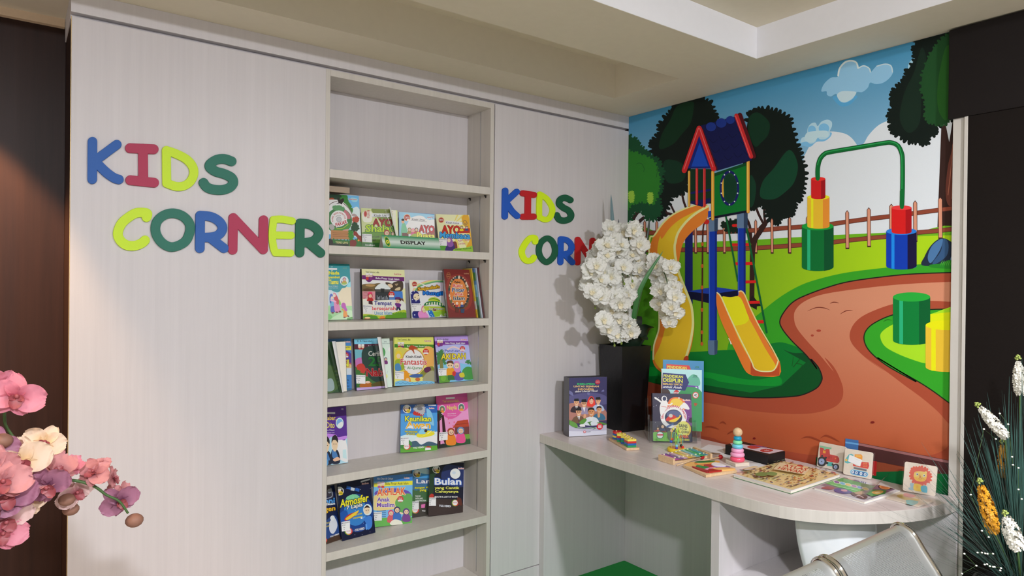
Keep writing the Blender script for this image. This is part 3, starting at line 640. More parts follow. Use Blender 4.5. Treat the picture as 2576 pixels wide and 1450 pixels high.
    # small slide
    a.use(M2)
    a.S([(845, 540), (838, 600), (848, 690), (900, 835), (1000, 1040), (1080, 1205), (1130, 1252), (1200, 1266), (1385, 1262), (1389, 1140), (1376, 1128), (1300, 1005), (1200, 825), (1140, 688), (1105, 600), (1082, 555), (1056, 525), (1032, 530), (1026, 568), (960, 582), (880, 576)], (212, 114, 44), 3)
    a.S([(880, 580), (960, 580), (1030, 573), (1068, 620), (1110, 740), (1180, 870), (1260, 1020), (1350, 1165), (1352, 1200), (1320, 1220), (1240, 1222), (1190, 1205), (1162, 1170), (1140, 1130), (1060, 1000), (980, 820), (925, 690)], (216, 174, 34), 3)
    a.S([(880, 582), (950, 582), (1030, 574), (1068, 622), (1105, 720), (1122, 770), (1090, 808), (1030, 823), (985, 818), (930, 700)], (208, 204, 26), 3)
    a.P([(1136, 1128), (1136, 1250), (1170, 1264), (1385, 1262), (1389, 1140), (1368, 1190), (1330, 1222), (1250, 1230), (1190, 1218), (1160, 1180)], (174, 72, 38))
    a.L([(845, 541), (880, 580), (950, 740), (1040, 930), (1140, 1130), (1165, 1192), (1200, 1217), (1260, 1226), (1325, 1220), (1355, 1190), (1376, 1133)], 11, (232, 206, 150)); a.L([(1034, 532), (1056, 528), (1085, 560), (1140, 690), (1220, 850), (1320, 1020), (1378, 1130)], 11, (232, 190, 130))
    # house
    a.use(M1)
    a.R(640, 745, 838, 1060, (16, 44, 28)); a.P([(645, 955), (830, 925), (830, 945), (645, 975)], (18, 24, 84)); a.P([(645, 1040), (830, 1010), (830, 1040), (750, 1090), (645, 1060)], (18, 22, 74))
    for x, b in ((702, 1062), (771, 1085)): a.L([(x, 735), (x, b)], 23, (178, 38, 40), smooth=False); a.L([(x-5, 735), (x-5, b)], 4, (214, 90, 90), smooth=False)
    a.P([(858, 790), (1158, 690), (1158, 1122), (858, 1178)], (8, 104, 38)); a.P([(858, 785), (1158, 685), (1158, 712), (858, 815)], (8, 66, 34))
    a.P([(858, 1176), (1165, 1120), (1165, 1140), (820, 1205), (805, 1200)], (10, 12, 34)); a.P([(805, 1130), (835, 1125), (835, 1180), (805, 1190)], (24, 60, 160))
    a.E(1000, 920, 90, 162, (22, 26, 88), n=32); a.E(1002, 920, 66, 138, (18, 66, 36), n=32); a.S([(945, 830), (930, 900), (935, 980), (948, 1000), (946, 900)], (214, 158, 56)); a.leafy([(960, 830), (1000, 800), (1050, 840), (1060, 920), (1050, 1000), (1000, 1040), (960, 990)], (12, 52, 34), 14, 8, 1.4, 11)
    for an in range(0, 360, 36): a.E(1000+78*math.sin(math.radians(an)), 920-150*math.cos(math.radians(an)), 6, 7, (200, 210, 230), n=8)
    for x, y0, y1, w_ in ((632, 770, 1080, 20), (848, 770, 1202, 27), (1170, 670, 1136, 27)): a.L([(x, y0), (x, y1)], w_+3, (90, 60, 30), smooth=False); a.L([(x, y0), (x, y1)], w_, (216, 146, 52), smooth=False); a.L([(x-4, y0), (x-4, y1)], w_*.3, (236, 186, 90), smooth=False)
    a.P([(735, 350), (1048, 268), (1205, 665), (885, 762)], (18, 22, 68))
    for (x, y, r) in ((832, 360, 46), (925, 325, 48), (1008, 298, 40)): a.E(x, y, r, r*.9, (26, 48, 124))
    for j, (x0, y0) in enumerate(((850, 470), (870, 560), (900, 650))):
        for i in range(4): a.L([(x0-35+i*88, y0-i*24), (x0+i*88, y0+36-i*24), (x0+40+i*88, y0+4-i*24)], 4, (8, 10, 44))
    a.P([(725, 440), (840, 740), (620, 740)], (20, 34, 110)); a.P([(728, 505), (808, 722), (652, 724)], (22, 66, 168))
    a.L([(1095, 252), (1222, 630)], 42, (74, 16, 24), smooth=False); a.L([(1063, 258), (1198, 632)], 38, (186, 40, 42), smooth=False); a.L([(1056, 262), (1188, 630)], 6, (220, 100, 100), smooth=False)
    a.L([(745, 385), (878, 745)], 30, (66, 16, 24), smooth=False)
    a.L([(724, 372), (588, 760)], 46, (186, 36, 40), smooth=False); a.L([(724, 372), (856, 745)], 46, (186, 36, 40), smooth=False)
    a.L([(718, 372), (586, 745)], 8, (222, 96, 96), smooth=False); a.L([(728, 372), (850, 725)], 8, (222, 96, 96), smooth=False)
    # marks in the dirt, see-saw
    a.use(M5)
    for p in ([(250, 592), (310, 590), (372, 612)], [(375, 565), (405, 550), (435, 570)], [(440, 655), (480, 632), (530, 630)], [(1072, 690), (1130, 675), (1200, 695), (1265, 725)], [(1235, 690), (1280, 665), (1340, 685), (1405, 720)]): a.L(p, 13, (132, 56, 34), taper=1)
    a.E(1682, 552, 17, 10, (112, 30, 26)); a.E(673, 689, 12, 9, (112, 24, 24))
    a.P([(1200, 850), (1500, 900), (1700, 950), (2400, 1000), (2400, 1300), (1200, 1300)], (10, 92, 46))
    a.P([(1560, 870), (1700, 880), (1960, 940), (1900, 970), (1700, 975), (1560, 950)], (134, 66, 42))
    a.P([(1560, 725), (2400, 890), (2400, 1010), (1560, 860)], (72, 40, 40)); a.P([(1560, 728), (2400, 893), (2400, 915), (1560, 748)], (142, 96, 96))
    a.P([(1450, 690), (1562, 706), (1556, 860), (1445, 850)], (60, 102, 156)); a.P([(1450, 716), (1562, 732), (1562, 746), (1450, 730)], (96, 150, 196))
    a.P([(1670, 880), (1718, 886), (1712, 1010), (1665, 1000)], (166, 34, 34))
    m = MB()
    SX = XM-.004
    m.color((200, 205, 215)); m.box(SX, XM-.0005, .9865, YW-.0005, ZD+.0005 if False else ZD-.04, ZC-.001)
    a.lay_on(m, lambda px, py: (lambda q: (q.y, q.z))(on(0, SX, px, py)), lambda s, v, d: Vector((SX-d, s, v)), (.987, YW-.001, ZD-.035, ZC-.0015),
             cuts_s=[.987+i*.11 for i in range(1, 15)], cuts_v=[.8+.08*i for i in range(1, 20)], d0=.0001, eps=1.2e-5)
    o = m.build('wall_mural', MURAL, flip=False)
    tag(o, 'printed playground mural with slide tower and winding path on side wall above the desk', 'mural')
mural()
# ================================================================ books
class Pose:
    """local frame of a leaning rectangle: X along its foot, Y backwards, Z up its face"""
    def __init__(s, x, y, yaw, lean, w, h, roll, z):
        ex = Vector((math.cos(yaw), math.sin(yaw), 0)); nb = Vector((-math.sin(yaw), math.cos(yaw), 0))
        ez = nb*math.sin(lean)+Vector((0, 0, 1))*math.cos(lean)
        e2 = ex*math.cos(roll)+ez*math.sin(roll); z2 = -ex*math.sin(roll)+ez*math.cos(roll); yb = z2.cross(e2)
        o = Vector((x, y, z+.002)) - e2*w/2
        s.M = Matrix(((e2.x, yb.x, z2.x, o.x), (e2.y, yb.y, z2.y, o.y), (e2.z, yb.z, z2.z, o.z), (0, 0, 0, 1)))
        s.w, s.h, s.o, s.ex, s.yb, s.ez = w, h, o, e2, yb, z2
    def T(s, px, py):
        d = ray(px, py); t = (s.o-CAM).dot(s.yb)/d.dot(s.yb); q = CAM+d*t-s.o
        return (q.dot(s.ex), q.dot(s.ez))
def sheet_surface(w, h, bow=0.0, curl=None, tw=0.0):
    def f(sx, v, d):
        if curl:
            s0 = curl[0]+(curl[1]-curl[0])*v/h; R = max(.002, (w-s0)/curl[2])
            if sx > s0 and w-s0 > .001:
                th = (sx-s0)/R
                return Vector((s0+R*math.sin(th)-d*math.sin(th), -(R-R*math.cos(th))-d*math.cos(th), v))
        return Vector((sx, -d-bow*(sx/w)**2*(1-.5*v/h)-tw*(sx/w)**2*(v/h)**2, v))
    return f
def book(name, label, pose, z, t, bg, draw, K=None, spine=None, bow=0.0, curl=None, tw=0.0, group=None, cat='book', sticker=None, pages=(232, 226, 214), back=None, k=1.25, page_art=None, mat=None):
    P = Pose(*pose, z); w, h = P.w, P.h; mat = mat or GLOSS
    root = thing(name, label, cat, (0, 0, 0), 0, group); root.matrix_world = P.M; root.location = P.M.translation; root.rotation_euler = P.M.to_euler()
    f = sheet_surface(w, h, bow, curl, tw)
    a = Art(K, k); a.lay = 0
    a.F.append(([(0, 0)], [], (0, 0, 0, 1), 0))
    draw(a)
    m = MB(); m.color(back or spine or bg, k*.9)
    m.box(0, w, t-.0008, t, 0, h)                                   # back cover
    m.color(spine or bg, k); m.box(-.0008, 0, 0, t, 0, h)           # spine
    n = 14 if (bow or curl or tw) else 1; nh = 6 if n > 1 else 1
    if curl: n, nh = 48, 14
    m.color(bg, k); m.grid(lambda u, v: f(u*w, v*h, .0001), n, nh)
    m.color((236, 236, 238), k); m.grid(lambda u, v: f(u*w, v*h, -.0003), n, nh)
    cs = [w*i/n for i in range(1, n)]; cv = [h*i/nh for i in range(1, nh)]
    a.lay_on(m, P.T, f, (0, w, 0, h), cs, cv, d0=.0003 if curl else .0002, eps=3e-5)
    m.build('cover', mat, root, flip=False)
    m = MB(); m.box(.0012, w-.003, .0006, t-.0011, .0015, h-.0015); m.color(pages)
    m.build('pages', plain('paper_pages_%d' % pages[0], pages, .8, k=1.1, bump=.3, bscale=500), root)
    if page_art:
        a2 = Art(K, k); page_art(a2); m = MB(); a2.lay_on(m, P.T, lambda s, v, d: Vector((s, .0006-d, v)), (.0012, w-.003, .0015, h-.0015)); m.build('first_page', MATTE, root, flip=False)
    if sticker:
        x0, y0, x1, y1, dy = sticker; a3 = Art(K, k); u = (y1-y0)/10
        a3.R(x0, y0, x1, y1, (232, 234, 240), dy)
        a3.T('MAH.AGUNG.RI', x0+(x1-x0)*.04, y0+u*.6, x0+(x1-x0)*.95, y0+u*2.2, (50, 60, 96), dy=dy)
        a3.T('297.211', x0+(x1-x0)*.06, y0+u*3.2+dy*.1, x0+(x1-x0)*.5, y0+u*4.6+dy*.1, (70, 74, 90), dy=dy*.5)
        a3.T('Tem', x0+(x1-x0)*.2, y0+u*5.5+dy*.2, x0+(x1-x0)*.42, y0+u*6.8+dy*.2, (70, 74, 90), dy=dy*.3)
        a3.T('1', x0+(x1-x0)*.3, y0+u*7.8+dy*.3, x0+(x1-x0)*.35, y0+u*9+dy*.3, (70, 74, 90))
        m = MB(); a3.lay_on(m, P.T, f, (0, w, 0, h), cs, cv, d0=.0022 if False else .0002+(a.lay+2)*3e-5, eps=3e-5); m.build('call_number_sticker', MATTE, root, flip=False)
    return root
def series_head(a, x0, y0, x1, y1, band, txtc=(240, 236, 240), mx=None, top=(226, 230, 170), author='Yani Suryani, dkk', ac=(60, 60, 50), dy=0, bt=.15, bb=.23, tilt=0):
    """author line, ribbon with the pair of children and series title"""
    W, H = x1-x0, y1-y0
    a.R(x0-20, y0-20, x1+20, y0+H*bt, top, dy); a.R(x0-20, y0+H*bt, x1+20, y0+H*bb, band, dy)
    a.T(author, x0+W*.08, y0+H*.05, x0+W*.42, y0+H*.095, ac, dy=dy*.35)
    a.T('luxima', x0+W*.78, y0+H*.06+dy*.7, x0+W*.95, y0+H*.10+dy*.7, (190, 60, 60), out=(244, 240, 236), ow=2, dy=dy*.2)
    cx, cy, r = x0+W*.17, y0+H*(bt+.035), W*.085
    a.S([(cx-r*1.05, cy-r*.6), (cx-r*.9, cy+r*.9), (cx, cy+r*1.5), (cx+r*.9, cy+r*.9), (cx+r*1.05, cy-r*.6)], band)
    for sx, hc in ((-1, (190, 50, 50)), (1, (120, 40, 120))):
        a.E(cx+sx*r*.5, cy-r*.35, r*.5, r*.55, (238, 200, 176)); a.E(cx+sx*r*.5, cy-r*.85, r*.52, r*.28, (240, 236, 236)); a.E(cx+sx*r*.5, cy+r*.45, r*.42, r*.5, hc)
        a.E(cx+sx*r*.38, cy-r*.3, r*.08, r*.1, (40, 30, 30), n=8); a.E(cx+sx*r*.66, cy-r*.3, r*.08, r*.1, (40, 30, 30), n=8)
    a.T('Buku Pintar Anak Islam', x0+W*.33, y0+H*(bt+.022)+dy*.33, x0+W*.9, y0+H*(bb-.018)+dy*.33, txtc, dy=dy*.57, bold=.02)
def seal(a, x, y, r, c=(196, 44, 40), t1='Untuk', t2='Anak', b=(240, 240, 240)):
    a.E(x, y, r, r, c); a.R(x-r*.8, y+r*.25, x+r*.8, y+r*.75, b); a.T(t1, x-r*.6, y-r*.55, x+r*.6, y-r*.2, (250, 240, 240)); a.T(t2, x-r*.55, y-r*.12, x+r*.55, y+r*.2, (250, 240, 240))
def muslim_badge(a, x, y, r):
    a.E(x, y, r, r, (236, 234, 226)); a.E(x, y, r*.82, r*.82, (40, 34, 34)); a.E(x-r*.1, y-r*.05, r*.5, r*.55, (224, 186, 160)); a.S([(x-r*.7, y-r*.1), (x-r*.3, y-r*.75), (x+r*.5, y-r*.7), (x+r*.3, y-r*.2), (x-r*.3, y-r*.2)], (236, 232, 228)); a.E(x+r*.35, y+r*.5, r*.5, r*.45, (220, 190, 40)); a.T('AWAS', x+.02*r, y+r*.3, x+r*.7, y+r*.7, (40, 40, 30))
def rainbow_badge(a, x, y, r):
    for k_, c in enumerate(((70, 140, 60), (220, 160, 50), (200, 60, 50))): a.E(x+r*.12*(k_-1), y, r*(1-.08*k_), r*(1-.08*k_), c)
    a.E(x-r*.1, y-r*.05, r*.74, r*.74, (238, 236, 236)); a.T('PENTING', x-r*.7, y-r*.3, x+r*.5, y+r*.1, (190, 60, 110))

def d_fakar(a):
    a.P([(-400, 40), (900, 90), (900, 1300), (-400, 1300)], (108, 178, 226))
    a.S([(560, 560), (700, 380), (800, 420), (900, 700), (900, 1100), (640, 1000)], (206, 226, 244)); a.S([(620, 160), (760, 190), (740, 260), (640, 250)], (150, 204, 240))
    a.leafy([(-400, 60), (200, 60), (470, 90), (530, 210), (600, 340), (640, 480), (500, 560), (100, 400), (-400, 400)], (52, 124, 48), 34, 22, 1.5, 2); a.leafy([(100, 80), (280, 90), (380, 130), (300, 230), (120, 240)], (26, 60, 40), 16, 18, 1.5, 3)
    a.S([(100, 200), (180, 160), (240, 200), (200, 250), (110, 270)], (160, 70, 40))
    a.S([(-200, 640), (0, 260), (250, 205), (430, 260), (570, 400), (660, 580), (680, 760), (300, 1000), (-200, 900)], (240, 236, 232))
    a.L([(100, 350), (180, 280), (300, 240)], 12, (70, 40, 30)); a.L([(440, 290), (560, 400), (632, 530)], 13, (70, 40, 30))
    a.E(340, 690, 300, 296, (58, 120, 70)); a.L([(340+300*math.cos(i/5), 690+296*math.sin(i/5)) for i in range(32)], 8, (206, 214, 216), closed=True)
    a.leafy([(200, 360), (340, 340), (460, 400), (400, 470), (250, 450)], (90, 150, 100), 16, 14, 1.4, 4); a.S([(480, 440), (580, 540), (600, 640), (520, 640), (450, 520)], (186, 112, 120)); a.S([(240, 860), (420, 850), (560, 740), (600, 820), (440, 940), (280, 950)], (70, 140, 60)); a.L([(290, 868), (420, 860), (550, 770)], 12, (190, 200, 60)); a.S([(120, 780), (200, 770), (240, 850), (190, 900), (130, 860)], (170, 170, 168)); a.S([(430, 900), (560, 880), (540, 940), (440, 950)], (196, 150, 140))
    a.E(335, 640, 190, 188, (234, 232, 236)); a.E(340, 658, 62, 62, (168, 168, 172)); a.E(340, 658, 46, 46, (190, 190, 194))
    a.T('FABEL BERKARAKTER', 0, 0, 1, 1, (176, 40, 48), arc=(335, 650, 128, 162, -112, 92)); a.T('TERE LIYE', 0, 0, 1, 1, (90, 80, 90), arc=(338, 655, 80, 96, -60, 30))
    a.P([(258, 765), (515, 680), (545, 745), (275, 845)], (240, 238, 240)); a.T('FAKAR', 265, 745, 525, 830, (176, 30, 44), dy=-80, bold=.03, sk=-8)
    a.P([(320, 150), (360, 210), (440, 170), (460, 220), (400, 320), (360, 290), (270, 305), (330, 270), (300, 200)], (34, 26, 26))
    a.S([(620, 560), (680, 530), (740, 560), (745, 600), (690, 600)], (168, 150, 150)); a.leafy([(650, 640), (740, 600), (790, 650), (760, 720), (670, 730)], (170, 70, 50), 14, 14, 1.5, 6); a.leafy([(640, 780), (700, 730), (770, 800), (780, 880), (700, 920), (620, 900)], (20, 66, 40), 18, 20, 1.5, 7)
    a.P([(160, 900), (580, 920), (600, 1120), (155, 1105)], (176, 124, 76)); 
    for y in (960, 1000, 1040): a.L([(200, y), (420, y+12), (560, y+6)], 6, (126, 80, 44))
    a.leafy([(-300, 1120), (140, 1110), (600, 1140), (860, 1100), (870, 1300), (-300, 1300)], (40, 110, 40), 40, 24, 1.5, 8); a.leafy([(560, 930), (640, 940), (660, 1060), (620, 1130), (580, 1100)], (46, 130, 44), 16, 20, 1.5, 9)
    a.S([(680, 930), (740, 950), (790, 1020), (860, 1060), (860, 1180), (780, 1120), (720, 1040), (670, 1020)], (132, 44, 34)); a.S([(590, 1150), (650, 1130), (730, 1150), (720, 1260), (600, 1280)], (120, 40, 36)); a.S([(100, 1110), (190, 1130), (200, 1270), (100, 1270)], (34, 30, 28)); a.P([(200, 1200), (560, 1210), (560, 1300), (200, 1290)], (30, 48, 34))
    a.T('TERE LIYE', 260, 1160, 540, 1205, (226, 210, 150), dy=14); a.E(782, 1140, 22, 22, (240, 150, 60)); a.T('luxima', 560, 175, 740, 210, (190, 60, 50), out=(240, 240, 240), ow=4, dy=14)
def d_shalat(a):
    a.P([(820, 360), (1800, 380), (1800, 1320), (820, 1300)], (196, 206, 150)); a.S([(1080, 420), (1300, 400), (1450, 440), (1700, 500), (1720, 900), (1600, 1000), (1200, 600)], (124, 140, 70)); a.S([(880, 500), (1080, 480), (1080, 700), (900, 700)], (226, 226, 210))
    a.E(945, 530, 44, 80, (206, 170, 150)); a.E(945, 530, 30, 60, (176, 60, 60)); a.T('CERITA', 985, 440, 1045, 630, (170, 40, 40))
    a.R(1090, 515, 1500, 600, (216, 220, 222), 10); a.T('Kisah Umar', 1140, 535, 1500, 592, (70, 70, 70), dy=12); a.L([(1095, 602), (1500, 612)], 6, (60, 60, 60))
    a.T('AYO', 1105, 640, 1560, 810, (150, 26, 28), out=(90, 20, 20), ow=14, dy=8, bold=.05)
    a.P([(1150, 880), (1400, 850), (1800, 900), (1800, 1320), (860, 1300), (860, 960)], (92, 140, 50)); a.T('Shalat', 945, 780, 1600, 945, (176, 208, 40), out=(26, 90, 50), ow=18, dy=0, bold=.05)
    a.head(1430, 960, 60, (150, 40, 40), (110, 30, 40)); a.head(1570, 980, 40, (90, 60, 30), (60, 50, 30)); a.T('Agar Lebih', 1040, 1030, 1260, 1085, (60, 60, 60)); a.T('Sholeh', 1040, 1100, 1180, 1150, (60, 60, 60)); a.P([(830, 1190), (1800, 1190), (1800, 1320), (830, 1320)], (40, 104, 40)); a.T('Imtihan', 945, 1215, 1160, 1258, (220, 226, 220), dy=6)
def p_shalat(a):
    a.P([(820, 360), (1800, 380), (1800, 1320), (820, 1300)], (226, 230, 206)); a.P([(1640, 440), (1800, 440), (1800, 900), (1640, 900)], (214, 222, 160))
    a.L([(1530+46*math.cos(i*.5)*(1-i/26), 530+46*math.sin(i*.5)*(1-i/26)) for i in range(22)], 8, (190, 190, 120)); a.L([(1500, 500), (1575, 478)], 7, (190, 130, 80))
    for y in range(560, 820, 22): a.L([(1590, y), (1640, y+2)], 2, (200, 204, 196), smooth=False)
def d_puasa(a):
    a.P([(900, 560), (1500, 620), (1500, 1100), (900, 1100)], (150, 198, 236)); a.S([(1100, 760), (1150, 710), (1220, 690), (1280, 700), (1330, 740), (1440, 760), (1440, 1000), (1020, 1000)], (226, 238, 250))
    a.P([(1002, 645), (1432, 680), (1432, 672), (1002, 636)], (60, 140, 200))
    a.E(1082, 715, 42, 44, (232, 190, 150)); a.E(1082, 715, 34, 36, (170, 60, 50)); a.T('CERITA', 1054, 702, 1110, 726, (250, 240, 230)); a.E(1095, 745, 16, 14, (240, 235, 230))
    a.R(1125, 712, 1320, 748, (240, 242, 246), 16); a.T('Kisah Umar', 1142, 722, 1305, 746, (60, 60, 66), dy=10); a.L([(1130, 750), (1322, 766)], 3, (80, 80, 80))
    a.L([(1360+38*math.cos(i*.5)*(1-i/30), 735+42*math.sin(i*.5)*(1-i/30)) for i in range(24)], 7, (226, 232, 240)); a.L([(1330, 712), (1400, 710)], 5, (200, 80, 70))
    a.S([(1290, 920), (1380, 880), (1440, 860), (1440, 1000), (1200, 1000)], (150, 70, 50))
    a.S([(1020, 800), (1060, 790), (1090, 900), (1100, 1000), (1010, 1000)], (120, 190, 150)); a.E(1032, 760, 18, 26, (222, 170, 130)); a.E(1032, 742, 19, 14, (34, 30, 34)); a.R(1022, 900, 1100, 1000, (110, 60, 50))
    for x, y, c, b in ((1112, 860, (120, 110, 50), (160, 140, 60)), (1155, 870, (220, 120, 150), (200, 90, 130)), (1195, 860, (40, 34, 38), (190, 80, 60))): a.head(x, y, 20, c, b)
    a.S([(1120, 940), (1180, 910), (1260, 930), (1260, 1000), (1100, 1000)], (150, 180, 60))
    a.T('AYO', 1225, 805, 1415, 895, (184, 34, 32), out=(100, 20, 20), ow=7, dy=8, bold=.05); a.T('Puasa', 1200, 892, 1420, 965, (236, 226, 60), out=(110, 80, 20), ow=7, dy=10, bold=.05)
def d_membaca(a):
    a.P([(1400, 650), (1950, 650), (1950, 1200), (1400, 1200)], (236, 226, 176)); 
    for i in range(9):
        an = math.radians(-70+i*24); a.P([(1640, 800), (1640+520*math.cos(an), 800+520*math.sin(an)), (1640+520*math.cos(an+.16), 800+520*math.sin(an+.16))], (232, 206, 110))
    a.S([(1740, 720), (1815, 690), (1850, 900), (1895, 1130), (1800, 1090), (1850, 950), (1780, 830)], (212, 160, 40))
    a.E(1497, 745, 38, 38, (232, 196, 150)); a.E(1497, 745, 30, 30, (170, 60, 50)); a.T('CERITA', 1472, 734, 1522, 756, (250, 240, 230)); a.R(1545, 752, 1745, 790, (240, 240, 240), 20); a.T('Kisah Umar', 1558, 763, 1720, 785, (60, 60, 66), dy=14)
    a.L([(1780+32*math.cos(i*.5)*(1-i/30), 780+34*math.sin(i*.5)*(1-i/30)) for i in range(20)], 5, (90, 80, 80))
    a.T('AYO', 1502, 808, 1725, 905, (190, 40, 30), out=(110, 24, 20), ow=7, dy=8, bold=.05)
    a.P([(1720, 850), (1840, 850), (1840, 905), (1720, 905)], (176, 40, 30)); a.head(1742, 838, 16, (40, 34, 30), (220, 200, 40)); a.head(1802, 840, 14, (40, 60, 110), (50, 70, 120))
    a.T('Membaca', 1480, 890, 1845, 962, (60, 156, 214), out=(30, 70, 130), ow=9, dy=16, bold=.06)
    a.T('Agar Lebih', 1695, 985, 1840, 1012, (190, 110, 130), dy=-8); a.T('Cerdas', 1697, 1022, 1788, 1044, (190, 110, 130), dy=-4)
    a.S([(1480, 1060), (1560, 1050), (1580, 1120), (1500, 1120)], (90, 160, 60)); a.S([(1630, 1020), (1680, 1015), (1690, 1110), (1630, 1110)], (120, 60, 50))
    a.S([(1560, 1060), (1590, 1010), (1640, 1010), (1660, 1110), (1550, 1125)], (60, 40, 110)); a.S([(1565, 985), (1590, 955), (1625, 975), (1645, 1050), (1600, 1075), (1565, 1040)], (136, 84, 160)); a.E(1590, 993, 20, 24, (240, 200, 170))
    a.S([(1660, 1095), (1800, 1080), (1890, 1060), (1900, 1140), (1660, 1140)], (140, 190, 60)); a.T('Imtihan Tsalimah', 1660, 1094, 1860, 1112, (60, 80, 50), dy=-14)
def d_tamu(a):
    a.P([(-700, 0), (600, 40), (620, 1400), (-700, 1400)], (196, 216, 226)); a.S([(300, 620), (540, 560), (620, 600), (620, 1000), (330, 980)], (226, 210, 180)); a.S([(200, 880), (300, 860), (330, 980), (180, 990)], (120, 190, 70)); a.S([(430, 480), (540, 420), (560, 560), (450, 560)], (140, 210, 226))
    a.P([(-700, 1000), (100, 990), (620, 1000), (620, 1400), (-700, 1400)], (160, 210, 150)); a.S([(100, 1320), (300, 1180), (560, 1100), (620, 1300), (400, 1350)], (190, 226, 180)); a.P([(470, 1280), (620, 1240), (620, 1330), (470, 1330)], (80, 150, 60)); a.S([(-100, 1200), (60, 1180), (140, 1240), (100, 1300), (-100, 1320)], (120, 190, 110))
    a.S([(-700, 0), (560, 20), (560, 400), (500, 480), (440, 580), (360, 600), (310, 670), (240, 690), (150, 660), (40, 630), (-700, 620)], (8, 140, 150), 4)
    a.R(-200, 132, 250, 170, (236, 240, 240), 8); a.T('luxima kids', 380, 118, 470, 150, (120, 150, 120)); a.L([(110, 110), (150, 108)], 8, (200, 226, 230)); a.L([(115, 188), (155, 188)], 8, (200, 226, 230))
    a.T('Saat Nada', -160, 205, 300, 285, (228, 222, 40), out=(150, 140, 20), ow=5, bold=.03, dy=0); a.T('Menyambut', -70, 315, 312, 385, (228, 222, 40), out=(150, 140, 20), ow=5, bold=.02); a.T('Tamu', 60, 400, 278, 505, (240, 236, 60), out=(150, 140, 20), ow=5, bold=.03)
    a.T('Benee Widyarti', 60, 535, 270, 565, (220, 240, 240)); a.T('Ilustrasi: Yustini Cholis', 65, 578, 270, 598, (200, 226, 226))
    a.E(410, 430, 96, 108, (226, 240, 246)); a.E(410, 430, 84, 96, (200, 226, 240)); a.S([(340, 420), (370, 470), (380, 510), (350, 490)], (90, 60, 110)); a.head(412, 395, 36, (150, 50, 130), (190, 150, 40)); a.S([(350, 480), (470, 470), (440, 515), (370, 515)], (150, 180, 80))
    a.S([(100, 870), (180, 860), (210, 1020), (100, 1030)], (96, 170, 206)); a.S([(110, 1020), (200, 1010), (205, 1130), (110, 1140)], (70, 84, 176)); a.E(118, 775, 38, 52, (70, 100, 190)); a.S([(80, 790), (110, 880), (120, 930), (85, 930)], (56, 80, 170)); a.E(135, 810, 28, 30, (240, 206, 186))
    a.S([(180, 860), (260, 880), (320, 1120), (200, 1130)], (214, 130, 176)); a.S([(160, 720), (190, 700), (230, 740), (280, 850), (290, 930), (260, 970), (190, 880)], (190, 40, 60)); a.S([(160, 720), (185, 705), (225, 750), (215, 790), (190, 760)], (236, 150, 170)); a.E(180, 765, 30, 34, (240, 206, 186)); a.S([(110, 850), (190, 870), (230, 900), (220, 920), (100, 880)], (226, 170, 200))
    for x, y in ((150, 1155), (240, 1145), (310, 1130)): a.E(x, y, 30, 20, (110, 40, 50))
    a.S([(395, 1100), (450, 1110), (480, 1220), (460, 1255), (390, 1260)], (222, 140, 40)); a.S([(345, 970), (380, 925), (430, 950), (450, 1030), (475, 1100), (440, 1120), (390, 1060), (350, 1030)], (176, 60, 170)); a.S([(370, 1060), (350, 1090), (400, 1110)], (214, 130, 40)); a.E(412, 1262, 26, 14, (110, 40, 40)); a.S([(480, 1210), (515, 1230), (510, 1260), (480, 1240)], (110, 40, 40))
